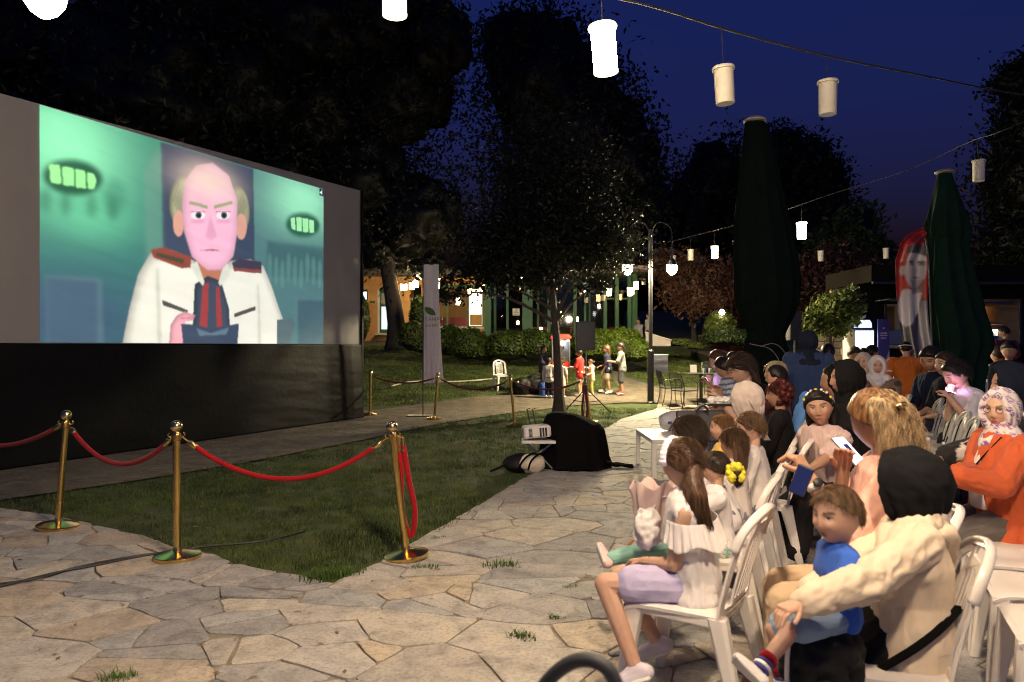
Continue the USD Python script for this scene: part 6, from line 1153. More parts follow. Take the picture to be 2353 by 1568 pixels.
        if st == 'curly':
            qr = np.random.default_rng(seed); cl = []
            for _ in range(46):
                d_ = qr.standard_normal(3); d_[1] = -abs(d_[1]); d_ /= np.linalg.norm(d_); cl.append(ball(X(d_*[.37, .48, .44]+[0, -.06, .10]), hh*qr.uniform(.09, .15), 2))
            m_ = folds(join(cl), .012*w, (40, 40, 40), seed); obj('curls', (m_[0]-o, m_[1]), hm, ho, smooth=True)
    if hijab is None and hair and q == 1 and Y < 9.5: auto_hair(ho, hair, H, Rh, hh, o, child, seed)
    return dict(t=t, o=o, top=tm_, H=H, Rh=Rh, hh=hh, arms=arms, legs=legs, S=S, pel=pel, nb=nb, F=F_, R=R_, U=U_, sho=sho, spine=spine, w=w, hair=ho if (hair and hijab is None) else None)
# ------------------------------------------------------------------ the audience
D2 = math.radians
def W(vx, vy, Y): return np.r_[at(vx, vy, Y), 1.0]            # a world point as a hand or foot target
def part(pp, name, m, mt, parent=None, smooth=True, **k): return obj(name, (m[0]-pp['o'], m[1]), mt, parent or pp['t'], smooth=smooth, **k)
def fly(pp, roots, fn, n, radius, mt, seed=1):
    """Loose single hairs following the shape fn(root number, t)."""
    q = np.random.default_rng(seed); cs = []
    for i in range(n): cs.append(fn(q, np.linspace(0, 1, 12))-pp['o'])
    strands('strands', cs, radius, mt, pp['hair'])
def cap_hairs(pp, n, length, mt, seed, style='boy', lift=.02, radius=.0006, comb=(0, -.7, -.6), child=1.0, to=None, stray=.10):
    """Short hairs lying over the scalp."""
    q = np.random.default_rng(seed); d, _ = HD[2]; p = head_shape(d, child); w = hair_mask(p, style); idx = np.nonzero(w > .55)[0]; pick = q.choice(idx, n); cs = []
    for i in pick:
        a = p[i]+q.normal(0, .012, 3); nn = a/np.linalg.norm(a); dr_ = (np.array(comb) if to is None else (np.array(to)-a)/np.linalg.norm(np.array(to)-a))*.8+nn*.1+q.normal(0, stray, 3); dr_ -= nn*(dr_@nn)*.85; dr_ /= np.linalg.norm(dr_); s = np.linspace(0, 1, 7)[:, None]; L = length*q.uniform(.6, 1.2)
        c_ = a+nn*(.035+lift*s)+dr_*L*s; nl = np.linalg.norm(c_, axis=1, keepdims=True); c_ = c_/nl*np.maximum(nl, np.linalg.norm(a)+.03+lift*s*.6); cs.append(pp['H']+c_@pp['Rh'].T*pp['hh']-pp['o'])
    strands('strands', cs, radius, mt, pp['hair'])
# ---- front row, near to far
A = lambda k: seat_pos(-1, k)
chair((.77, 3.19), D2(146), 'white', 'nearest white plastic chair, under the girl with the ponytail')
g1 = person('girl in a white off-shoulder blouse with a ponytail, lilac shorts, on the nearest chair', (1566, 1066), 3.2, face=D2(160), look=D2(126), nod=.10, lean=.10, kind='child', tone='fair', q=2, hair=('long0', 'hair_brown', .055), top=dict(col=(.72, .68, .66), sleeve=0, t=.022, hem=.04, fold=.012, name='blouse'), bottom=dict(col=(.46, .42, .62), len=.34, flare=.012), shoes=(.62, .56, .62),
            hands=[W(1478, 1290, 3.25), W(1490, 1235, 3.5)], leg=1.26, feet=[W(1462, 1540, 3.05), W(1512, 1478, 3.42)], elbows=[(-.3, -.2, -.9), (.5, -.3, -.8)], seed=11)
def ruffle(pp, mt, z0=.050, z1=.155, ax=.150, ay=.088, name='ruffle', seed=1):
    a = np.linspace(0, 2*np.pi, 160); w_ = np.linspace(0, 1, 16)[:, None]; S = pp['S']; rip = .009*np.sin(a*17+5*np.sin(a*2)+2*np.sin(a*5))*w_*(.6+.4*np.sin(a*3+1))+.004*np.sin(a*39+4*np.sin(a*3))*w_
    x, y = (ax+.012*w_+rip)*np.cos(a), (ay+.020*w_+rip)*np.sin(a)-.004; P_ = pp['nb']-pp['spine']*(z0*S)+(x[..., None]*pp['R']+y[..., None]*pp['F'])*S-(w_*(z1-z0)*S+.012*S*np.sin(a*5)*w_)[..., None]*pp['spine']
    return part(pp, name, slab(P_, .003), mt)
wc = cloth((.74, .70, .68))
ruffle(g1, wc, .058, .138, .142, .084)
Xh = lambda pp, *a: pp['H']+pp['Rh']@np.array(a, float)*pp['hh']
def ponytail(pp, pts, r, mt, n, seed, spread=1.0):
    c_ = curve(pts, 20); core = tube(c_, np.interp(np.linspace(0, 1, 20), [0, .12, .5, .85, 1], np.array([.55, .85, 1, .6, .12])*r), 14); o = part(pp, 'ponytail', core, mt, pp['hair'])
    q = np.random.default_rng(seed); cs = []
    for _ in range(n):
        a, d = q.uniform(0, 6.28), r*math.sqrt(q.uniform(.5, 1.0))*spread; t_ = np.linspace(0, 1, 12); L = q.uniform(.8, 1.06); ci = np.stack([np.interp(t_*L, np.linspace(0, 1, 20), c_[:, k]) for k in range(3)], 1)
        if L > 1: ci[-1] += (c_[-1]-c_[-3])*(L-1)*6
        u_, v_ = frame_of(c_[-1]-c_[0]); k_ = np.interp(t_, [0, .12, .5, .85, 1], [.55, .85, 1.02, .75, .35]); cs.append(ci+(u_*math.cos(a)+v_*math.sin(a))*(d*k_)[:, None]+q.normal(0, .002, (12, 3)).cumsum(0)*.5-pp['o'])
    strands('strands', cs, .0011, mt, pp['hair'])
ponytail(g1, [Xh(g1, 0, -.42, .0), at(1592, 1100, 3.10), at(1598, 1140, 3.06), at(1610, 1185, 3.05), at(1628, 1222, 3.06)], .045, 'hair_brown', 900, 1)
cap_hairs(g1, 2600, .34, 'hair_brown', 2, 'long', .006, .0009, to=(0, -.47, .0), stray=.05)
mat('petal', (.72, .68, .80), .7); mat('neon_tie', (.42, .85, .05), .5); part(g1, 'hair_tie', move(lathe([(.020, -.012), (.030, -.008), (.032, 0), (.030, .008), (.020, .012)], 18), at(1588, 1087, 3.125), rx=.9), 'neon_tie')
hb = [Xh(g1, .36*math.cos(a), .12, .02+.47*math.sin(a)) for a in np.linspace(-.1, np.pi+.1, 30)]; hbp = part(g1, 'headband', tube(hb, .007, 7), 'white_paper')
for k in range(9):
    a = np.pi*.55+k*.052*np.pi; c_ = Xh(g1, .40*math.cos(a), .14, .02+.50*math.sin(a)); q = np.random.default_rng(k); part(g1, 'flower', folds(ball(c_, .017, 2), .006, (90, 90, 90), k), 'petal', hbp)
part(g1, 'bracelet', move(lathe([(.022, -.004), (.026, 0), (.022, .004)], 16), g1['arms'][0][1]*.25+g1['arms'][0][2]*.75, ry=1.3), 'brass')
chair((1.06, 3.90), FYAW, 'cream', 'white plastic chair second from the front, beside the girl with the yellow scrunchie')
g2 = person('girl with a yellow scrunchie and mint leggings, one foot stretched out, holding a snack bag', (1640, 1076), 3.85, face=D2(165), look=D2(150), nod=.12, lean=.06, kind='child', tone='fair', q=2, hair=('long0', 'hair_dark', .055), top=dict(col=(.70, .66, .66), sleeve=.3, t=.02, name='shirt'), bottom=dict(col=(.25, .48, .40), len=.97), shoes=(.70, .48, .46),
            hands=[W(1512, 1190, 3.5), W(1522, 1150, 3.62)], leg=1.3, feet=[W(1352, 1290, 3.72), (.05, .30, .036)], grasp=.9, seed=12)
cap_hairs(g2, 1900, .34, 'hair_dark', 3, 'long', .006, .0009, to=(-.05, -.47, -.02), stray=.05); ponytail(g2, [Xh(g2, -.05, -.42, -.02), at(1685, 1080, 3.78), at(1696, 1100, 3.76), at(1700, 1118, 3.76)], .035, 'hair_dark', 300, 4)
sp = at(1690, 1088, 3.76); mat('scrunchie', (.62, .55, .03), .8); part(g2, 'scrunchie', folds(join([ball(sp+np.array([math.cos(a)*.028, .012*math.sin(3*a), math.sin(a)*.034]), .021, 2) for a in np.linspace(0, 6.28, 11)[:-1]]), .010, (60, 60, 60), 2), 'scrunchie')
q = np.random.default_rng(3); bag_c = at(1497, 1165, 3.5); t = thing('snack_bag', 'crumpled pale pink paper snack bag held by the girl with mint leggings', 'paper bag', bag_c); mat('pink_paper', (.66, .50, .46), .8)
a_, w_ = np.meshgrid(np.linspace(0, 2*np.pi, 40), np.linspace(0, 1, 20)); rr = (.052+.035*w_)*(1+.14*np.sin(3*a_+2*w_)+.10*np.sin(7*a_-3*w_)); obj('bag', slab(np.stack([rr*np.cos(a_)*1.25, rr*np.sin(a_)*.7, -.13+.24*w_+.022*np.sin(5*a_)*w_], -1), .002), 'pink_paper', t, smooth=True)
bt_ = ball((0, 0, -.125), (.062, .036, .02), 2); obj('bottom', bt_, 'pink_paper', t); fr_ = at(1487, 1215, 3.42)-bag_c
v_, f_ = folds(ball(fr_, (.055, .05, .085), 3), .03, (22, 22, 22), 9); t = thing('frilled_bag', 'white frilled cloth purse on the lap of the girl with mint leggings', 'purse', bag_c+fr_); obj('purse', (v_-fr_, f_), wc, t, smooth=True); obj('strap', tube(curve([(.02, .02, .07), (.09, .05, .14), (.17, .08, .08)], 10), .005, 6), wc, t)
chair(A(3), FYAW, 'white', 'white plastic chair third from the front, slotted back in view'); chair(A(4), FYAW, 'cream', 'white plastic chair fourth from the front, behind the girl with long loose hair'); chair(A(5)+[.05, -.1], FYAW, 'white', 'white plastic chair fifth from the front, beside the fair-haired boy')
g3 = person('dark-haired child leaning forward by the coffee table', (1577, 1000), 4.40, face=D2(160), look=D2(140), lean=.45, kind='child', tone='fair', q=1, hair=('long0', 'hair_dark', .06), top=dict(col=(.66, .62, .62), sleeve=.3), bottom=dict(col=(.2, .2, .25)), seed=13); cap_hairs(g3, 1200, .40, 'hair_dark', 5, 'long', .006, .0007, (0, -.9, -.3))
g4 = person('child with long loose brown hair seen from behind', (1682, 1020), 4.55, face=FYAW, look=D2(135), nod=.05, kind='child', tone='fair', q=1, hair=('long', 'hair_brown', .06, 0, .8), top=dict(col=(.60, .54, .50), sleeve=.3), bottom=dict(col=(.2, .2, .25)), seed=14); cap_hairs(g4, 1200, .40, 'hair_brown', 6, 'long', .006, .0007, (0, -.7, -.6))
g5 = person('boy with cropped fair-brown hair and a pale shirt, head turned to the left', (1722, 985), 4.75, face=FYAW, look=D2(172), nod=.18, lean=.12, kind='child', tone='fair', q=1, hair=('boy', 'hair_fair', .035), top=dict(col=(.58, .53, .50), sleeve=.4), bottom=dict(col=(.15, .15, .2)), seed=15); cap_hairs(g5, 1800, .16, 'hair_fair', 7, 'boy', .02, .0007)
g6 = person('toddler in a yellow top with reddish hair, on a lap, in profile', (1655, 984), 5.1, S=.92, face=D2(170), look=D2(172), kind='toddler', tone='fair', q=1, seat=.7, hair=('toddler', 'hair_auburn', .045), top=dict(col=(.70, .46, .10), sleeve=.4), bottom=dict(col=(.5, .3, .3)), hands=[(-.05, .30, .62), (.05, .28, .64)], seed=16); cap_hairs(g6, 900, .18, 'hair_auburn', 8, 'toddler', .03, .0006)
chair(A(5.6), FYAW, 'cream', 'white plastic chair under the woman in the beige headscarf')
g7 = person('woman in a beige headscarf and black top seen from behind', (1714, 918), 5.55, face=FYAW, look=D2(140), tone='mid', q=1, hijab=dict(col=(.55, .46, .40), drape=1.5, full=.15, fold=.016), top=dict(col=(.012, .011, .012), sleeve=1), bottom=dict(col=(.015, .015, .016)), bulk=1.08, seed=17)
tl = at(1742, 948, 5.38); P_ = np.stack([np.stack([at(1735+30*s+(8-14*s)*u_, 948+64*s, 5.36-.05*s)+[0, -.012*math.sin(9*u_+2*s), 0] for u_ in np.linspace(-1.1, 1.1, 14)]) for s in np.linspace(0, 1, 16)]); part(g7, 'scarf_tail', slab(P_, .004), cloth((.55, .46, .40)))
for k, x_ in enumerate((-.40, -.27, -.12, .06, .22, .38)):
    part(g7, 'scarf_pleat', tube(curve([Xh(g7, x_*1.15, -.38+.5*abs(x_), .16-.1*(k % 2)), Xh(g7, x_*1.05, -.62+.55*abs(x_), -.12), Xh(g7, x_*.7+.05, -.63+.45*abs(x_), -.36), Xh(g7, x_*.4+.08, -.50, -.60)], 16), np.interp(np.linspace(0, 1, 16), [0, .3, .8, 1], [.002, .011, .014, .006]), 8, flat=(1.3, .9)), cloth((.55, .46, .40)))
chair(A(6.6), FYAW, 'white', 'white plastic chair under the woman with the dark red curls')
g8 = person('woman in black with dark red curly hair pinned up', (1786, 908), 6.1, face=FYAW, look=D2(158), tone='mid', q=1, hair=('curly', 'hair_red', .05), top=dict(col=(.012, .011, .012), sleeve=.5), bottom=dict(col=(.02, .02, .02)), bulk=1.05, seed=18)
part(g8, 'earring', move(lathe([(.010, -.003), (.014, 0), (.010, .003)], 14), Xh(g8, -.36, -.02, -.16), ry=1.5), 'brass')
chair(A(7.7), FYAW, 'grey', 'plastic chair behind the woman with the dark red curls')
g9 = person('dark-haired person in grey trousers with crossed legs, half hidden by the beige headscarf', (1783, 868), 7.3, face=FYAW, kind='man', q=0, hair=('short', 'hair_black', .06), top=dict(col=(.10, .02, .015), sleeve=.5), bottom=dict(col=(.10, .105, .115), flare=.02), feet=[W(1600, 985, 6.75), W(1655, 985, 6.9)], hands=[W(1668, 928, 6.9), W(1690, 935, 6.95)], shoes=(.03, .03, .03), seed=19)
t = thing('tray', 'black tray with crumpled white napkins on the lap of the person in grey trousers', 'tray', at(1652, 930, 6.85)); obj('tray', box((0, 0, 0), (.24, .16, .02), .006), 'black_plastic', t)
for k in range(3): obj('napkin', folds(ball((-.06+.06*k, 0, .035), (.045, .04, .03), 2), .025, (40, 40, 40), k), 'white_paper', t, smooth=False)
t = thing('black_case', 'flat black case leaning on the coffee table', 'case', at(1612, 985, 6.0)); obj('lid', move(box((0, 0, .02), (.40, .03, .26), .01), rx=-.3), 'black_plastic', t); obj('handle', tube(curve([(-.05, -.03, .14), (0, -.05, .19), (.05, -.03, .14)], 8), .008, 6), 'black_plastic', t)
chair(A(9.4), FYAW, 'white', 'plastic chair under the girl bent over her lap'); chair(A(10.8), FYAW, 'white', 'plastic chair under the blonde woman with glasses on her head')
g10 = person('blonde long-haired woman with sunglasses pushed up on her head, in profile', (1778, 858), 8.4, face=D2(165), look=D2(172), q=1, tone='fair', hair=('long', 'hair_ash', .07, 0, 1.5), top=dict(col=(.015, .014, .016), sleeve=.5), bottom=dict(col=(.03, .03, .04)), hands=[W(1692, 872, 8.0), (.06, .2, .36)], grasp=.15, seed=20)
for s in (-1, 1): part(g10, 'sunglass_lens', ball(Xh(g10, s*.16, .36, .34), (.022, .012, .016), 2), 'chrome_brass')
g11 = person('brown-haired girl in a grey-blue shirt looking down', (1700, 850), 8.0, face=D2(170), look=D2(176), nod=.45, lean=.3, kind='child', tone='fair', q=1, hair=('long', 'hair_dark', .06, 0, .4), top=dict(col=(.24, .27, .34), sleeve=.4), bottom=dict(col=(.05, .07, .14)), hands=[W(1650, 912, 7.8), W(1655, 905, 8.0)], seed=21)
for k, (xy, lab) in enumerate((((3.1, 10.55), 'plastic chair under the boy in the striped shirt'), ((3.45, 11.1), 'plastic chair beside the boy in the striped shirt'), ((3.15, 11.5), 'plastic chair under the girl glowing purple'))): chair(xy, D2(175), 'white', lab)
def stripes(l): k = (np.sin(l[:, 2]*170) > .35)[:, None]; return np.where(k, [.10, .15, .30], [.55, .58, .62])
g12 = person('dark-haired boy in a blue and white striped shirt', (1661, 845), 10.4, face=D2(175), look=D2(120), nod=.2, lean=.25, kind='child', q=1, tone='mid', hair=('boy', 'hair_black', .05), top=dict(paint=stripes, sleeve=.4), bottom=dict(col=(.06, .16, .36), len=.5), seed=22)
tab = {}
g13 = person('girl in a pale top lit purple by a glowing tablet', (1650, 830), 11.4, face=D2(178), look=D2(178), nod=.4, lean=.2, kind='child', q=0, tone='mid', hair=('short', 'hair_brown', .06), top=dict(col=(.55, .46, .50), sleeve=.3), bottom=dict(col=(.5, .45, .42), len=.45), hands=[W(1628, 882, 11.2), W(1630, 878, 11.5)], seed=23)
t = thing('tablet', 'tablet glowing purple in the hands of the girl by the café table', 'tablet', at(1622, 876, 11.3)); glow('purple_glow', (.75, .5, 1.0), 2.0); obj('case', move(box((0, 0, 0), (.014, .2, .14), .004), ry=-.5), 'black_plastic', t); obj('screen', move(box((.009, 0, 0), (.003, .18, .12)), ry=-.5), 'purple_glow', t)
g14 = person('dark-haired child behind the boy in the striped shirt', (1687, 833), 11.1, face=D2(170), look=D2(150), kind='child', q=0, tone='mid', hair=('boy', 'hair_dark', .05), top=dict(col=(.35, .35, .38), sleeve=.4), bottom=dict(col=(.05, .06, .1)), seed=24)
# ---- second row
chair((1.275, 2.575), D2(160), 'cream', 'cream plastic chair under the woman in the cream hoodie')
h1 = person('woman in a cream hoodie and black headscarf holding a small boy', (2088, 1118), 2.62, face=D2(161), look=D2(148), nod=.04, lean=-.03, tone='fair', q=2, bulk=1.34, hijab=dict(col=(.010, .010, .011), drape=1.6, full=.29, fold=.014), top=dict(col=(.66, .54, .40), sleeve=.96, t=.024, hood=True, hem=.05, fold=.0125, name='hoodie'), bottom=dict(kind='skirt', col=(.012, .012, .013), len=.95),
            arm=1.36, hands=[W(1832, 1392, 2.22), W(1842, 1375, 2.45)], feet=[(-.06, .24, .035), (.06, .26, .035)], shoes=(.02, .02, .02), grasp=.75, elbows=[(-.62, -.15, -1.0), (.8, -.3, -.6)], seed=31)
tv = h1['top'][0]; px_, py_ = CX+FOC*tv[:, 0]/tv[:, 1], HZ-FOC*(tv[:, 2]-EYE)/tv[:, 1]
def on_back(vx, vy):
    """The near side of the hoodie along a line of sight."""
    d = np.hypot(px_-vx, py_-vy); Y = tv[d < max(16, np.sort(d)[12]), 1].min()-.006; return at(vx, vy, Y)
part(h1, 'bag_strap', tube(curve([on_back(*q_) for q_ in ((2205, 1395), (2165, 1440), (2110, 1485), (2050, 1522), (1985, 1562))], 30), .017, 8, flat=(1.0, .3)), 'black_cloth')
v_, f_ = box((0, 0, 0), (.24, .11, .22), .05); t = thing('shoulder_bag', 'black shoulder bag with a pale piped edge beside the woman in the cream hoodie', 'bag', at(1888, 1515, 2.42)); obj('body', folds((*(lambda m_: (m_.vertices, m_.faces))(trimesh.Trimesh(v_, f_).subdivide().subdivide().subdivide().subdivide()),), .035, (9, 9, 9), 3), 'bag_black', t, smooth=True)
obj('piping', tube(curve([(-.125, -.05, .10), (-.135, -.055, 0), (-.11, -.05, -.11), (0, -.05, -.125)], 16), .007, 6), 'white_laminate', t); obj('zip_pull', box((.08, -.06, -.09), (.012, .012, .03), .003), 'brass', t)
boy = person('small boy in a blue t-shirt on the lap of the hooded woman', (1922, 1186), 2.47, S=.80, hh=.190, face=D2(180), look=D2(203), nod=.06, lean=-.02, kind='toddler', tone='fair', q=2, hair=('toddler', 'hair_fair', .030), top=dict(col=(.035, .115, .50), sleeve=.42, t=.020, fold=.010, name='shirt', flare=.012), bottom=dict(col=(.23, .33, .46), len=.42, flare=.012),
             hands=[W(1850, 1395, 2.33), W(1858, 1382, 2.5)], leg=1.12, feet=[W(1742, 1545, 2.26), W(1800, 1575, 2.52)], shoes=(.66, .63, .60), grasp=.7, seed=32)
cap_hairs(boy, 4200, .13, 'hair_fair', 9, 'toddler', .012, .0006, comb=(0, .1, -.9), stray=.12)
for k in range(2):
    hp_, kn_, an_ = boy['legs'][k]; u_ = (kn_-an_)/np.linalg.norm(kn_-an_)
    for j, (c_, z_) in enumerate((('velvet_red', .045), ('navy_panel', .028), ('white_paper', .015), ('navy_panel', .003))): part(boy, 'sock_band', tube([an_+u_*(z_+.0), an_+u_*(z_+(.022 if j == 0 else .0125))], .0295, 16), c_)
chair(seat_pos(0, 1.1), FYAW, 'white', 'plastic chair under the woman in the pink top')
pk = person('woman in a pink top with clipped-up blonde hair, reaching forward with a phone', (2012, 968), 2.98, face=D2(162), look=D2(112), nod=.25, lean=.10, tone='mid', q=2, bulk=1.05, hair=('long0', 'hair_auburn', .07), top=dict(col=(.66, .36, .28), sleeve=.45, t=.02, hem=.05, fold=.007, name='shirt'), bottom=dict(col=(.52, .38, .24), len=.95, flare=.03), hands=[W(1862, 1100, 2.80), W(1935, 1085, 3.05)], elbows=[(-.35, -.1, -1), (.5, -.1, -1)], grasp=(1.2, .8), feet=[(-.09, .24, .035), (.07, .24, .035)], shoes=(.16, .06, .03), seed=33)
q = np.random.default_rng(5); cs = []; Hp, Rp, hp_ = pk['H'], pk['Rh'], pk['hh']
for i in range(3400):
    low = q.random() < .72; x0 = q.uniform(-.36, .36); st_ = np.array([x0*.7, -.05-.3*q.random(), .50-.9*x0*x0]) if not low else np.array([x0, -.36+.3*abs(x0), q.uniform(-.1, .32)]); L = q.uniform(.45, .95); w1, w2 = q.uniform(.03, .08), q.uniform(6, 11); t_ = np.linspace(0, 1, 14)[:, None]; ph = q.uniform(0, 6.28)
    en = np.array([x0*1.35+q.normal(0, .06), -.48+.5*x0*x0+q.normal(0, .05), st_[2]-L]); md = np.array([x0*1.25, -.57+.6*x0*x0, (st_[2]+en[2])/2+.1]); c_ = (1-t_)**2*st_+2*t_*(1-t_)*md+t_**2*en+np.c_[np.sin(w2*t_+ph)*w1, np.cos(w2*t_+ph)*w1*.7, 0*t_]*t_
    cs.append(Hp+c_@Rp.T*hp_-pk['o'])
strands('strands', cs[:2400], .0007, 'hair_blonde', pk['hair']); strands('strands', cs[2400:], .0008, 'hair_auburn', pk['hair'])
core = skin([blob_hull([(Hp+Rp@np.array([x, -.30, .18])*hp_, .20*hp_), (Hp+Rp@np.array([x*1.1, -.38, -.2])*hp_, .15*hp_)], 12) for x in (-.2, 0, .2)]+[blob_hull([(Hp+Rp@np.array([x, -.36, -.2])*hp_, .15*hp_), (Hp+Rp@np.array([x*1.2, -.36, -.52])*hp_, .07*hp_)], 12) for x in (-.22, 0, .22)], .012, 8); part(pk, 'loose_hair', folds(core, .012, (40, 40, 4), 3), 'hair_blonde', pk['hair'])
part(pk, 'hair_clip', tube(curve([Hp+Rp@np.array(a)*hp_ for a in ((-.12, -.56, .16), (-.03, -.62, .20), (.08, -.58, .17))], 10), .012, 8, flat=(1, .5)), 'chrome_brass', pk['hair'])
wr = pk['arms'][0]; wd = (wr[2]-wr[1])/np.linalg.norm(wr[2]-wr[1]); wc_ = wr[2]-wd*.03; part(pk, 'watch_strap', tube([wc_-wd*.013, wc_+wd*.013], .033, 18), 'white_plastic'); part(pk, 'watch_face', (lambda m_: m_)(tube([wc_+np.array([-.0, -.028, .016]), wc_+np.array([-.0, -.036, .020])], .018, 16)), 'black_plastic')
t = thing('phone', 'dark phone in the hand with the white watch', 'phone', at(1841, 1104, 2.74)); obj('body', move(box((0, 0, 0), (.012, .06, .115), .005), rz=1.0, rx=.35), 'black_plastic', t); glow('blue_glow', (.10, .12, .4), .06); obj('screen', move(box((-.007, 0, 0), (.002, .053, .104)), rz=1.0, rx=.35), 'blue_glow', t)
t = thing('phone', 'white-lit phone held by the woman in the pink top', 'phone', at(1952, 1040, 3.12)); obj('body', move(box((0, 0, 0), (.085, .165, .009), .004), rz=.6, rx=.75), 'black_plastic', t); sc_m = move(box((0, 0, .0055), (.078, .155, .002)), rz=.6, rx=.75); obj('screen', sc_m, 'phone_glow', t); obj('picture', move(box((.005, .01, .0075), (.035, .06, .001)), rz=.6, rx=.75), 'navy_panel', t)
t = thing('napkin', 'crumpled white napkins between the seats right of the blonde hair', 'napkins', at(2082, 1010, 4.4)-[0, 0, .0]); obj('napkin', folds(ball((0, 0, 0), (.07, .06, .05), 3), .04, (22, 22, 22), 4), 'white_paper', t); obj('napkin', folds(ball((.09, .05, -.03), (.06, .06, .04), 3), .03, (22, 22, 22), 7), 'white_paper', t)
chair(seat_pos(0, 5.4), FYAW, 'white', 'plastic chair under the girl with the flower headband')
hg = person('girl with a flower headband and puffed pale sleeves looking back at the camera', (1882, 938), 5.15, face=D2(200), look=D2(243), tilt=.15, lean=.25, side_lean=-.12, kind='child', tone='mid', q=2, hair=('long', 'hair_black', .06, 0, 1.2), eyes3d=False, top=dict(col=(.60, .44, .40), sleeve=.34, t=.020, flare=.006, name='blouse', fold=.010), bottom=dict(kind='skirt', col=(.014, .013, .014), len=.9), hands=[W(1845, 1090, 4.75), W(1900, 1060, 5.2)], seed=34, grasp=.2)
hbp = part(hg, 'headband', tube([Xh(hg, .39*math.cos(a), .10, .06+.47*math.sin(a)) for a in np.linspace(.1, np.pi-.1, 24)], .008, 7), 'brass')
for k in range(7): a = .5+k*.36; part(hg, 'flower', folds(ball(Xh(hg, .41*math.cos(a), .11, .06+.49*math.sin(a)), .010, 2), .004, (90, 90, 90), k), ('scrunchie', 'petal', 'pink_paper')[k % 3], hbp)
chair(seat_pos(0, 6.7), FYAW, 'white', 'plastic chair under the woman in the black headscarf in profile')
bh = person('woman in a black headscarf and sleeveless black top in profile, hand raised to her mouth', (1940, 872), 5.8, face=D2(166), look=D2(176), tone='mid', q=2, hijab=dict(col=(.010, .010, .010), drape=0, full=.13, fold=.006), top=dict(col=(.012, .011, .012), sleeve=.2), bottom=dict(col=(.02, .02, .02)), seed=35)
chair(seat_pos(0, 8.2), FYAW, 'grey', 'plastic chair under the child in lavender')
lv = person('child in a lavender shirt behind the woman in the black headscarf, in shadow', (1915, 878), 6.7, face=D2(165), look=D2(170), kind='child', tone='tan', q=0, hair=('short', 'hair_black', .06), top=dict(col=(.32, .28, .46), sleeve=.4), bottom=dict(col=(.05, .05, .07)), seed=36)
bc = person('woman in a navy coat and headscarf standing beside the nearer umbrella', (1857, 786), 8.6, pose='stand', face=D2(75), look=D2(80), tone='mid', q=1, hijab=dict(col=(.012, .015, .028), drape=1.4, full=.09), top=dict(col=(.020, .040, .105), sleeve=1, t=.03, hem=.20, name='coat', fold=.02), bottom=dict(col=(.20, .21, .25)), bulk=1.1, seed=37)
t = thing('blue_jacket', 'light blue jacket hanging over a chair behind the girl with the flower headband', 'jacket', at(1853, 950, 7.2)); lbm = cloth((.10, .26, .60)); obj('body', folds(skin([blob_hull([((0, 0, .13), .07), ((.08, .05, .12), .07), ((-.06, -.02, -.14), .09), ((.06, 0, -.14), .09)], 12)], .02, 6), .03, (8, 8, 6), 3), lbm, t); obj('sleeve', folds(skin([blob_hull([((-.04, -.06, .06), .05), ((-.10, -.08, -.15), .045)], 12)], .02, 4), .02, (9, 9, 9), 2), lbm, t)
chair(seat_pos(0, 10.0), FYAW, 'grey', 'plastic chair under the light blue jacket')
# ---- third row and beyond
def scarf_print(l):
    a = meshkit.fbm(l*4.2+3, 2, 11); b = meshkit.fbm(l*3.0+9, 2, 15); c = np.repeat(np.array([[.70, .64, .60]]), len(l), 0); k = (np.abs(((l[:, 0]*3.1+l[:, 1]*2.3) % 1)-.5)+np.abs(((l[:, 2]*2.9-l[:, 1]*1.7) % 1)-.5)); ring = (np.abs(k-.36) < .055)|(np.abs(k-.17) < .05)
    c[ring] = [.20, .07, .30]; c[(b > .66)&(l[:, 1] < .15)] = [.50, .17, .06]; c[(a < .30)] = [.40, .14, .30]; return c
chair((2.80, 4.12), D2(166), 'cream', 'plastic chair under the woman in the orange cardigan')
og = person('woman in an orange cardigan and patterned headscarf with glasses, arms folded on her lap', (2298, 942), 4.25, face=D2(178), look=D2(213), nod=.02, lean=-.02, tone='fair', q=2, bulk=1.12, hijab=dict(paint=scarf_print, drape=1.5, full=.085, fold=.014, opening=(.26, .40)), top=dict(col=(.50, .095, .030), sleeve=.97, t=.026, hem=.10, fold=.0075, name='cardigan'), bottom=dict(col=(.115, .10, .092)), hands=[W(2196, 1096, 3.98), W(2204, 1086, 4.12)], grasp=.6, elbows=[(-.28, -.45, -.85), (.4, -.4, -.8)], feet=[(-.07, .26, .035), (.07, .26, .035)], shoes=(.4, .38, .36), seed=41)
for s in (-1, 1): part(og, 'spectacle_rim', tube([Xh(og, s*.15+.085*math.cos(a), .385, .02+.075*math.sin(a)) for a in np.linspace(0, 6.283, 22)], .0016, 5), 'black_metal')
F_, R_, U_ = og['F'], og['R'], og['U']; sp_ = og['nb']
P_ = np.stack([np.stack([sp_-og['spine']*(.05+.36*s)+F_*(.125+.045*math.sin(s*2.6))+R_*(u_*(.045+.035*s))+F_*(-.018*u_*u_) for u_ in np.linspace(-1, 1, 10)]) for s in np.linspace(0, 1, 18)]); part(og, 'undershirt', slab(P_, .005), cloth((.68, .62, .57)))
part(og, 'bag_strap', tube(curve([sp_-R_*.10+F_*.07+U_*.01, sp_-og['spine']*.14-R_*.03+F_*.155, sp_-og['spine']*.28+R_*.05+F_*.19, sp_-og['spine']*.42+R_*.12+F_*.17], 20), .010, 7, flat=(1, .35)), 'black_cloth')
wr = og['arms'][0]; wd = (wr[2]-wr[1])/np.linalg.norm(wr[2]-wr[1]); part(og, 'cuff', tube([wr[2]-wd*.05, wr[2]+wd*.0], .036, 16), 'black_cloth')
C = lambda k: seat_pos(1, k)
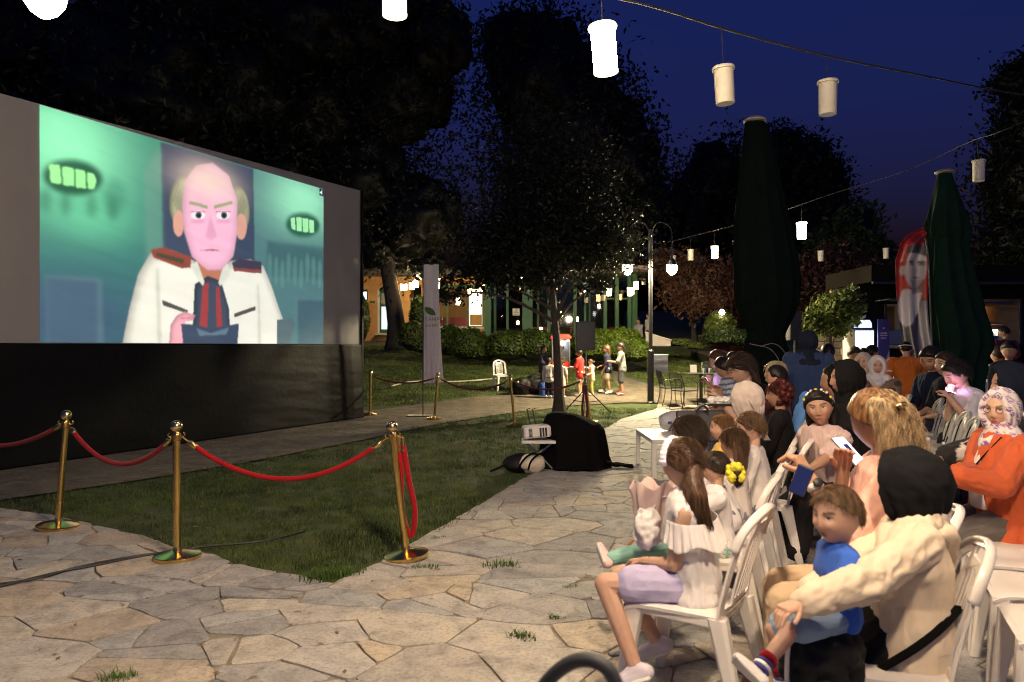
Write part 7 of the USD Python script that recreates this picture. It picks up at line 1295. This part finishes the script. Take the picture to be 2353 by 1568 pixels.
for k, lab in ((1.15, 'empty white plastic chair at the bottom right corner, glossy seat in view'), (2.1, 'empty white plastic chair second from the bottom right corner'), (3.0, 'empty white plastic chair directly in front of the woman in the orange cardigan')): chair(C(k), FYAW, 'white', lab)
chair(((2330-CX)/FOC*4.95, 4.92), FYAW, 'white', 'plastic chair under the woman in the black ornamented jacket')
Fc = np.r_[FV, 0]; Rc = np.array([FV[1], -FV[0], 0]); U3 = np.array([0, 0, 1.0])
def jp(r_, f_, u_): return Rc*r_+Fc*f_+U3*u_
def jprint(l):
    a = meshkit.fbm(l*[11, 11, 8]+2, 3, 4); c = np.repeat([[.006, .006, .007]], len(l), 0).astype(float); c[(np.abs(a-.5) < .04)&(l[:, 0] < -.05)] = [.62, .56, .52]; return c
nv_ = person('woman in a black jacket with white ornament and navy hood behind the patterned headscarf', (2318, 886), 4.95, face=D2(172), look=D2(165), tone='mid', q=1, hijab=dict(col=(.008, .011, .022), drape=1.5, full=.12), top=dict(paint=jprint, sleeve=.96, t=.03, name='jacket', fold=.009), bottom=dict(col=(.02, .02, .03)), bulk=1.1, arm=1.2, hands=[W(2138, 1062, 4.55), (.05, .2, .36)], elbows=[(-.5, -.1, -.9), (.5, -.3, -.8)], seed=42)
e_, w_ = nv_['arms'][0][1], nv_['arms'][0][2]; d_ = (w_-e_)/np.linalg.norm(w_-e_); u1, v1 = frame_of(d_); cu = part(nv_, 'cuff', tube([w_-d_*.06, w_+d_*.01], .047, 18), 'white_paper')
for k in range(7): a = k*.9; c0 = w_-d_*.025+(u1*math.cos(a)+v1*math.sin(a))*.0475; tn = -u1*math.sin(a)+v1*math.cos(a); part(nv_, 'key_mark', tube([c0-tn*.013-d_*.014, c0-tn*.013+d_*.014, c0+tn*.013+d_*.014, c0+tn*.013-d_*.006, c0-tn*.004-d_*.006, c0-tn*.004+d_*.004], .0035, 5), 'black_cloth', cu)
for k, lab in zip((7.2, 8.25, 9.3, 10.4, 11.6, 12.9, 14.3, 15.8), ('nearest of the empty grey chair backs in the receding row', 'second empty grey chair in the receding row', 'third empty grey chair in the receding row, counted from the near end', 'fourth empty grey chair in the receding row, in front of the phone-lit girl', 'fifth empty grey chair in the receding row', 'sixth empty grey chair in the receding row', 'seventh empty grey chair in the receding row', 'farthest empty grey chair in the receding row, purple cloth over it')): chair(C(k), FYAW+.06, 'grey', lab)
jc = np.r_[C(15.8), 0]; t = thing('purple_cloth', 'purple cloth hung over the farthest empty chair', 'cloth', jc); mat('purple_cloth', (.16, .03, .26), .8); s_, u_ = np.meshgrid(np.linspace(0, 1, 16), np.linspace(-1, 1, 8)); P_ = (jp(0, 0, 0)+Rc*(u_[..., None]*.10-.08)+Fc*(-.31-.02*np.sin(3*u_+2*s_)[..., None]+.13*(s_[..., None]))+U3*(.90-.40*s_[..., None])); obj('cloth', slab(P_, .006), 'purple_cloth', t)

for k, lab in ((11.9, 'plastic chair under the phone-lit girl'), (15.0, 'plastic chair under the boy in the navy polo shirt'), (14.2, 'plastic chair under the girl in profile beside the navy polo')): chair(seat_pos(2, k), FYAW, 'grey', lab)
ph = person('girl in a white t-shirt bent over a phone that lights her face lilac', (2196, 862), 8.1, face=D2(172), look=D2(176), nod=.42, lean=.55, kind='child', tone='fair', q=1, hair=('short', 'hair_black', .07), top=dict(col=(.66, .63, .66), sleeve=.4), bottom=dict(col=(.02, .02, .03)), hands=[W(2182, 915, 7.9), W(2184, 905, 8.1)], grasp=.9, seed=43)
pp_ = at(2180, 902, 8.0); t = thing('phone', 'glowing phone under the face of the girl in the white t-shirt', 'phone', pp_); obj('body', move(box((0, 0, 0), (.08, .15, .009), .003), ry=.35), 'black_plastic', t); glow('lilac_glow', (.85, .45, 1.0), 9.0); obj('screen', move(box((0, 0, .006), (.072, .14, .002)), ry=.35), 'lilac_glow', t)
person('boy in a navy polo shirt looking down', (2138, 826), 9.9, face=D2(195), look=D2(215), nod=.4, lean=.2, kind='child', tone='mid', q=1, hair=('boy', 'hair_black', .06), top=dict(col=(.012, .018, .045), sleeve=.42), bottom=dict(col=(.03, .03, .05)), seed=44)
person('girl in a dark shirt in profile beside the boy in the navy polo', (2172, 838), 9.5, face=D2(180), look=D2(188), lean=.1, kind='child', tone='fair', q=1, hair=('long', 'hair_dark', .06, 0, .8), top=dict(col=(.016, .016, .022), sleeve=.42), bottom=dict(col=(.03, .03, .05)), seed=45)
person('woman in a cream headscarf and green top turned towards us, the left of two', (1984, 834), 10.6, face=D2(215), look=D2(225), tone='fair', q=1, hijab=dict(col=(.58, .47, .40), drape=1.3), top=dict(col=(.10, .36, .26), sleeve=1), bottom=dict(col=(.03, .03, .04)), seed=46)
person('woman in a white headscarf and brown patterned coat facing the camera', (2017, 842), 9.9, face=D2(235), look=D2(246), tone='fair', q=1, hijab=dict(col=(.66, .62, .62), drape=1.3), top=dict(paint=lambda l: np.where((meshkit.fbm(l*22, 2, 3) > .5)[:, None], [.20, .13, .085], [.07, .045, .035]), sleeve=1), bottom=dict(col=(.03, .03, .04)), seed=47)
for k, (v, Y, lab) in enumerate(((1990, 10.9, 'plastic chair under the woman in the cream headscarf'), (2030, 10.1, 'plastic chair under the woman in the white headscarf'))): chair(((v-CX)/FOC*Y, Y), D2(160), 'grey', lab)
ot = person('young man in an orange t-shirt and dark cap standing with his back to us', (2082, 803), 11.2, pose='stand', face=D2(75), look=D2(60), nod=.25, lean=.18, kind='man', tone='mid', q=1, hair=('boy', 'hair_black', .04), top=dict(col=(.46, .12, .015), sleeve=.46, t=.022, hem=.10, fold=.014), bottom=dict(col=(.05, .05, .06)), hands=[(-.14, .14, .52), (.15, .14, .52)], seed=48)
d_, f_ = HD[1]; p_ = head_shape(d_); w_ = sstep(.10, .20, p_[:, 2]-.1*p_[:, 1]); cp = part(ot, 'cap', (ot['H']+(p_*(1+.13*w_[:, None])-.04*(1-w_[:, None])*p_)@ot['Rh'].T*ot['hh'], f_), 'black_cloth'); a = np.linspace(-1.2, 1.2, 16); rr = np.linspace(.40, .62, 5)[:, None]
P_ = np.stack([rr*np.sin(a)*.8, -(rr*np.cos(a)), .17-.10*(rr-.4)+0*a], -1); part(ot, 'peak', slab(Xh(ot, 0, 0, 0)+P_@ot['Rh'].T*ot['hh'], .008), 'white_laminate', cp)
part(ot, 'sleeve_patch', box(ot['arms'][0][0]*.5+ot['arms'][0][1]*.5+np.array([-.045, -.03, 0]), (.03, .05, .09), .01), 'red_plastic'); letters('MAN', .028, lambda v: v[:, [0, 2, 1]]*[1, -1, 1]+ot['arms'][0][0]*.5+ot['arms'][0][1]*.5+np.array([-.085, -.075, -.012])-ot['o'], ot['t'], 'white_paper')
person('man in a black tank top seated right of the navy coat', (1902, 810), 12.6, face=D2(80), look=D2(90), kind='man', tone='mid', q=0, seat=.46, hair=('boy', 'hair_black', .05), top=dict(col=(.014, .013, .014), sleeve=0), bottom=dict(col=(.03, .03, .04)), hands=[(-.18, .2, .42), (.2, .2, .42)], seed=49)
person('child in a red shirt sitting left of the bright fridge', (1964, 817), 14.2, face=D2(240), look=D2(270), nod=.3, kind='child', q=0, hair=('boy', 'hair_dark', .05), top=dict(col=(.42, .03, .03), sleeve=.4), bottom=dict(col=(.03, .03, .05)), seed=50)
person('woman with her hair in a bun in profile in front of the fridge', (2004, 812), 14.0, face=D2(10), look=D2(5), q=0, hair=('bun', 'hair_black', .06, 0, (0, -.62, .22)), top=dict(col=(.05, .045, .05), sleeve=.5), bottom=dict(col=(.03, .03, .05)), seed=51)
person('man in a dark red shirt standing at the right kiosk hatch', (2306, 764), 16.4, pose='stand', face=D2(100), look=D2(140), nod=.2, kind='man', tone='mid', q=0, hair=('boy', 'hair_black', .05), top=dict(col=(.14, .012, .018), sleeve=.45, hem=.08), bottom=dict(col=(.03, .03, .05)), hands=[(-.2, .25, .62), (.2, .2, .6)], seed=52)
w1_ = person('child in a white t-shirt with a printed back at the right-hand café tables', (2293, 816), 14.6, face=D2(85), look=D2(100), kind='child', q=0, hair=('boy', 'hair_dark', .05), top=dict(paint=lambda l: np.where(((np.abs(l[:, 0]) < .055)&(l[:, 1] < 0)&(np.abs(l[:, 2]-.14) < .03))[:, None], [.08, .12, .22], [.60, .58, .56]), sleeve=.4), bottom=dict(col=(.03, .03, .05)), seed=53)
person('child facing us between the white t-shirt and the man in dark red', (2319, 806), 14.2, face=D2(250), look=D2(235), nod=.3, kind='child', q=0, hair=('boy', 'hair_black', .05), top=dict(col=(.02, .02, .025), sleeve=.4), bottom=dict(col=(.03, .03, .05)), seed=54)
person('person in a white top bending forward behind the orange t-shirt', (2124, 822), 12.4, face=D2(10), nod=.6, lean=.7, tone='mid', q=0, hair=('short', 'hair_dark', .05), top=dict(col=(.66, .56, .50), sleeve=.5), bottom=dict(col=(.10, .09, .09)), seed=55)
for v, Y, yaw, lab in ((1903, 12.6, 80, 'plastic chair under the man in the black tank top'), (1964, 14.3, 240, 'plastic chair under the child in red'), (2003, 14.1, 10, 'plastic chair under the woman with the bun'), (2293, 14.55, 85, 'plastic chair under the child in the white t-shirt'), (2319, 14.3, 250, 'plastic chair under the child facing us by the tables'), (2110, 12.4, 10, 'plastic chair under the person in the white top')): chair(((v-CX)/FOC*Y, Y), D2(yaw), 'grey', lab)
# ---- the popcorn queue
for lab, hd, Y, kw in (('popcorn seller in dark clothes at the left of the red machine', (1250, 803), 20.6, dict(face=D2(-20), kind='woman', hair=('short', 'hair_black', .06), top=dict(col=(.05, .05, .07), sleeve=1, hem=.06), bottom=dict(col=(.03, .03, .04)), hands=[(-.12, .22, .62), (.14, .2, .60)])),
    ('small boy in a grey long-sleeved top left of the slender trunk', (1262, 830), 19.7, dict(face=D2(70), kind='child', hair=('boy', 'hair_dark', .05), top=dict(col=(.46, .42, .40), sleeve=.95, hem=.06), bottom=dict(col=(.02, .02, .025)))),
    ('child in a pale dress half hidden by the slender trunk', (1291, 834), 19.7, dict(face=D2(60), kind='child', hair=('short', 'hair_black', .06), top=dict(col=(.55, .46, .42), sleeve=.4, hem=.18), bottom=dict(col=(.5, .42, .40), len=.4))),
    ('boy in a red t-shirt and cream shorts beside the popcorn machine', (1331, 812), 20.0, dict(face=D2(150), look=D2(165), kind='child', hair=('boy', 'hair_black', .05), top=dict(col=(.46, .022, .018), sleeve=.42, hem=.09), bottom=dict(col=(.60, .50, .36), len=.42), hands=[(-.06, .18, .55), (.06, .18, .55)])),
    ('little girl in a cream hoodie and yellow-green leggings with a ponytail', (1357, 833), 20.2, dict(face=D2(190), kind='child', hair=('bun', 'hair_brown', .055, 0, (0, -.6, .1)), top=dict(col=(.66, .55, .36), sleeve=.95, hem=.08, hood=True), bottom=dict(col=(.36, .36, .08)), hands=[(-.08, .16, .55), (.08, .16, .55)])),
    ('girl with long brown hair in a navy shirt and cream shorts in the popcorn queue', (1394, 803), 20.4, dict(face=D2(170), kind='child', hair=('long', 'hair_brown', .06, 0, 1.2), top=dict(col=(.022, .026, .06), sleeve=.42, hem=.05), bottom=dict(col=(.58, .50, .38), len=.40), hands=[(-.07, .10, .46), (.07, .16, .56)], feet=[(-.05, -.04, .035), (.05, .10, .035)])),
    ('dark-haired girl in a grey t-shirt and long grey shorts at the end of the queue', (1426, 797), 20.2, dict(face=D2(172), nod=.3, kind='child', hair=('long', 'hair_black', .06, 0, .9), top=dict(col=(.20, .20, .19), sleeve=.42, hem=.04), bottom=dict(col=(.075, .078, .085), len=.56, flare=.02), hands=[(-.06, .22, .63), (.06, .22, .63)], shoes=(.55, .12, .10)))):
    kw.setdefault('tone', 'mid'); person(lab, hd, Y, pose='stand', q=1, seed=60+int(hd[0]) % 17, **kw)
person('distant person in a white top standing beyond the lamp post', (1489, 727), 32.0, pose='stand', face=D2(200), q=0, hair=('short', 'hair_dark', .05), top=dict(col=(.6, .57, .55), sleeve=.4), bottom=dict(col=(.02, .02, .03)), seed=80)
person('distant person in a pale shirt sitting beyond the bright hedge', (1467, 738), 31.0, S=1.72, seat=.5, face=D2(200), kind='man', q=0, hair=('boy', 'hair_black', .05), top=dict(col=(.45, .43, .42), sleeve=.5), bottom=dict(col=(.02, .02, .03)), seed=81)
pb = gz(1300, 900); Y = 20.4; x0 = (1280-CX)/FOC*Y; g = float(ground_z(x0, Y)); t = thing('folding_table', 'folding table with a white top carrying the popcorn machine', 'table', (x0+.30, Y, g)); obj('top', box((0, 0, .74), (1.10, .5, .035), .008), 'white_laminate', t)
for sx in (-1, 1): obj('leg', tube(curve([(sx*.40, -.18, .72), (sx*.46, -.2, .35), (sx*.40, -.2, .03), (sx*.30, .0, .015)], 14), .014, 7), 'grey_metal', t); obj('leg', tube([(sx*.40, .18, .72), (sx*.46, .2, .02)], .014, 7), 'grey_metal', t)
t = thing('popcorn_machine', 'red and white popcorn machine, brightly lit inside, with POPCORN lettering', 'popcorn machine', (x0+.10, Y, g+.758)); obj('base', box((0, 0, .06), (.50, .40, .12), .012), 'red_plastic', t); obj('roof', hull([(x, y, z) for z, k in ((.78, 1.12), (.82, 1.12), (.90, .86)) for x in (-.25*k, .25*k) for y in (-.2*k, .2*k)]), 'red_plastic', t)
for x in (-.235, .235):
    for y in (-.19, .19): obj('corner_post', box((x, y, .45), (.022, .022, .657)), 'grey_metal', t)
for n_, c_, s_ in (('glass_pane', (0, -.195, .42), (.446, .004, .59)), ('glass_pane', (-.24, 0, .42), (.004, .356, .59)), ('glass_pane', (.24, 0, .42), (.004, .356, .59))): obj(n_, box(c_, s_), 'glass', t)
obj('back', box((0, .195, .45), (.446, .006, .65)), 'grey_metal', t); pk_ = folds(ball((0, 0, .13), (.20, .16, .11), 3), .02, (30, 30, 30), 4); obj('popcorn', pk_, 'popcorn', t, smooth=False); obj('kettle', lathe([(0, .48), (.09, .48), (.10, .56), (.07, .60), (0, .60)], 18), 'steel', t); obj('lamp', ball((.05, -.02, .655), .04, 2), 'popcorn_glow', t)
sg_ = obj('sign', box((0, -.199, .735), (.46, .006, .085)), 'white_laminate', t); letters('POPCORN', .045, lambda v: v[:, [0, 2, 1]]*[1, -1, 1]+[-.15, -.2025, .715], sg_, 'ink')
t = thing('black_bags', 'heap of black bags on the grass by the popcorn table', 'bags', gz(1224, 907)+[0, 0, .0])
for k, (x, y, r_) in enumerate(((-.3, 0, .26), (.05, .1, .30), (.35, -.02, .24))): obj('bag', folds(ball((x, y, r_*.8), (r_*1.1, r_*.8, r_*.95), 3), .06, (6, 6, 6), k+3), 'bag_black', t)
for k, lab in enumerate(('blue water jug left of the small boy in grey', 'blue water jug tucked behind the first one')):
    t = thing('water_jug', lab, 'water jug', gz(1250+9*k, 909-2*k)+[0, .1*k, 0]); obj('body', lathe([(0, 0), (.13, 0), (.135, .02), (.135, .10), (.125, .11), (.135, .12), (.135, .28), (.10, .34), (.035, .37), (.035, .42), (0, .42)], 24), 'blue_plastic', t); obj('cap', lathe([(0, .45), (.036, .448), (.038, .423), (0, .423)], 14), 'white_laminate', t)
ch = at(1154, 890, 21.0); chair((ch[0], 21.0), D2(-70), 'white', 'lone white plastic chair on the grass slope below the hedge')
# ---- café furniture
def metal_chair(vx, Y, yaw, label):
    x = (vx-CX)/FOC*Y; t = thing('metal_chair', label, 'chair', (x, Y, float(ground_z(x, Y))), yaw-np.pi/2); r_ = .011; m = 'black_metal'
    for s in (-1, 1):
        obj('side_frame', tube(curve([(s*.23, .24, .0), (s*.235, .21, .40), (s*.24, .20, .62), (s*.245, .14, .655), (s*.245, -.12, .64), (s*.24, -.20, .63)], 26), r_, 7), m, t); obj('rear_leg', tube(curve([(s*.22, -.27, 0), (s*.225, -.20, .44), (s*.225, -.26, .70), (s*.20, -.31, .86)], 20), r_, 7), m, t)
    obj('top_rail', tube(curve([(-.20, -.31, .86), (-.12, -.325, .885), (.12, -.325, .885), (.20, -.31, .86)], 14), r_, 7), m, t); obj('seat_rim', tube([(-.23, .215, .44), (.23, .215, .44), (.225, -.2, .43), (-.225, -.2, .43), (-.23, .215, .44)], r_, 6), m, t); obj('seat', box((0, .005, .444), (.44, .40, .010)), 'dark_metal', t)
    b = obj('back_mesh', tube([(-.19, -.295, .80), (.19, -.295, .80)], .004, 5), m, t)
    for k in range(15): x_ = -.19+k*.0271; obj('back_bar', tube([(x_, -.235, .52), (x_*.97, -.275, .72), (x_*.93, -.318, .875)], .0038, 5), m, t)
    obj('back_rail', tube([(-.22, -.232, .52), (.22, -.232, .52)], .007, 6), m, t); return t
metal_chair(1540, 18.6, D2(5), 'black metal café chair nearest the lamp post, seen side on'); metal_chair(1572, 18.0, D2(30), 'black metal café chair in front of the café table'); metal_chair(1635, 20.4, D2(-95), 'black metal café chair behind the café table')
def cafe_table(vx, Y, r_, label, h=.75, light=False):
    x = (vx-CX)/FOC*Y; t = thing('café_table'.replace('é', 'e'), label, 'table', (x, Y, float(ground_z(x, Y)))); obj('top', box((0, 0, h-.015), (r_, r_, .03), .008), 'white_laminate' if light else 'dark_metal', t); obj('column', lathe([(.045, .03), (.045, h-.03), (0, h-.03)], 14), 'black_metal', t); obj('foot', box((0, 0, .017), (.50, .09, .034), .008), 'black_metal', t); obj('foot', box((0, 0, .016), (.09, .50, .028), .006), 'black_metal', t); return np.array([x, Y, float(ground_z(x, Y))+h])
tp = cafe_table(1611, 19.1, .82, 'black square café table with menu card and glasses on the lawn edge')
t = thing('menu_card', 'pale menu card standing on the black café table', 'menu', tp+[-.22, -.1, 0]); obj('card', move(box((0, 0, .11), (.17, .008, .21)), rx=-.12), 'white_paper', t); obj('stand', box((0, .02, .008), (.18, .07, .016)), 'interior_wood', t)
for k, (dx, lab) in enumerate(((.05, 'drinking glass left of the others on the café table'), (.14, 'dark drinking glass in the middle of the café table'), (.23, 'drinking glass right of the others on the café table'))):
    t = thing('glass', lab, 'glass', tp+[dx, -.1+.05*k, 0]); obj('bowl', lathe([(0, .002), (.03, .002), (.038, .12), (.035, .12), (.028, .01), (0, .01)], 16), 'clear_bag' if k != 1 else 'black_plastic', t); obj('foot', lathe([(0, 0), (.034, 0), (.034, .004), (0, .004)], 16), 'clear_bag', t)
ip = gz(1518, 922); t = thing('information_board', 'back of a grey information board on a pale post behind the lamp post', 'sign board', ip); Y = ip[1]; zz = lambda v: EYE-(v-HZ)/FOC*Y-ip[2]; obj('post', box((0, .0, zz(818)/2), (.075, .05, zz(818))), 'stucco_trim', t); obj('board', box((-.02, -.045, (zz(815)+zz(857))/2), (.40, .03, zz(815)-zz(857)), .004), 'grey_metal', t)
for z_ in (.32, .68): obj('rail', box((-.02, -.066, zz(857)+(zz(815)-zz(857))*z_), (.40, .010, .03)), 'steel', t)
bp = gz(1628, 792); t = thing('brown_chair', 'brown low chair facing away on the dark slope beside the hill path', 'chair', bp); obj('back', move(box((0, 0, .62), (.62, .06, .50), .04), rx=.15), 'red_wood', t); obj('seat', box((0, .3, .38), (.60, .55, .08), .03), 'red_wood', t)
for s in (-1, 1): obj('leg', tube([(s*.27, -.02, .40), (s*.32, -.08, 0)], .018, 7), 'grey_metal', t); obj('leg', tube([(s*.27, .5, .36), (s*.32, .56, 0)], .018, 7), 'grey_metal', t)
for v, Y, lab in ((2265, 13.0, 'near café table at the right edge with cups'), (2330, 14.6, 'farther café table at the right edge')):
    tp = cafe_table(v, Y, 1.0, lab, light=False); t = thing('cup', 'paper cup on the ' + lab.split(' at')[0], 'cup', tp+[.15, -.2, 0]); obj('body', lathe([(0, 0), (.03, 0), (.04, .10), (.037, .10), (.028, .008), (0, .008)], 16), 'white_paper', t); obj('rim', lathe([(.037, .10), (.043, .102), (.037, .104)], 16), 'white_paper', t)
def cream_chair(vx, Y, label):
    x = (vx-CX)/FOC*Y; t = thing('cream_chair', label, 'chair', (x, Y, 0.0)); obj('back_panel', move(box((0, 0, .80), (.42, .03, .30), .05), rx=.12), 'white_plastic_b', t); obj('back_frame', tube(curve([(-.25, .02, .45), (-.25, 0, .80), (-.20, -.03, .98), (0, -.035, 1.0), (.20, -.03, .98), (.25, 0, .80), (.25, .02, .45)], 30), .014, 7), 'black_metal', t); obj('seat', box((0, .24, .44), (.46, .44, .03), .01), 'white_plastic_b', t)
    for s in (-1, 1):
        for y_ in (.04, .44): obj('leg', rod((s*.22, y_, .43), (s*.24, y_, 0), .013, 7), 'black_metal', t)
cream_chair(2262, 12.1, 'black-framed chair with a cream back, nearer one at the right edge'); cream_chair(2283, 13.6, 'black-framed chair with a cream back, farther one at the right edge')
# ---- handle in the foreground
hc = at(1330, 1575, 1.55); t = thing('pushchair_handle', 'grey foam pushchair handle poking up at the bottom edge', 'pushchair', (hc[0], hc[1], 0))
hp = curve([at(*q)-[hc[0], hc[1], 0] for q in ((1215, 1640, 1.62), (1255, 1570, 1.60), (1300, 1530, 1.57), (1345, 1516, 1.54), (1388, 1530, 1.52), (1418, 1580, 1.52), (1440, 1660, 1.54))], 60); obj('grip', tube(hp, .0155, 20), 'foam_grey', t, smooth=True)
b0, b1 = hp[0], hp[-1]
for b_ in (b0, b1): obj('tube', tube([b_, b_+[0.03, -.12, -.25], [b_[0]+.05, b_[1]-.35, .12]], .012, 12), 'black_metal', t); obj('wheel', move(lathe([(.03, -.02), (.10, -.02), (.115, -.012), (.115, .012), (.10, .02), (.03, .02)], 24), (b_[0]+.05, b_[1]-.35, .116), ry=np.pi/2), 'rubber_cable', t)
obj('axle', rod([b0[0]+.05, b0[1]-.35, .116], [b1[0]+.05, b1[1]-.35, .116], .01, 8), 'black_metal', t)
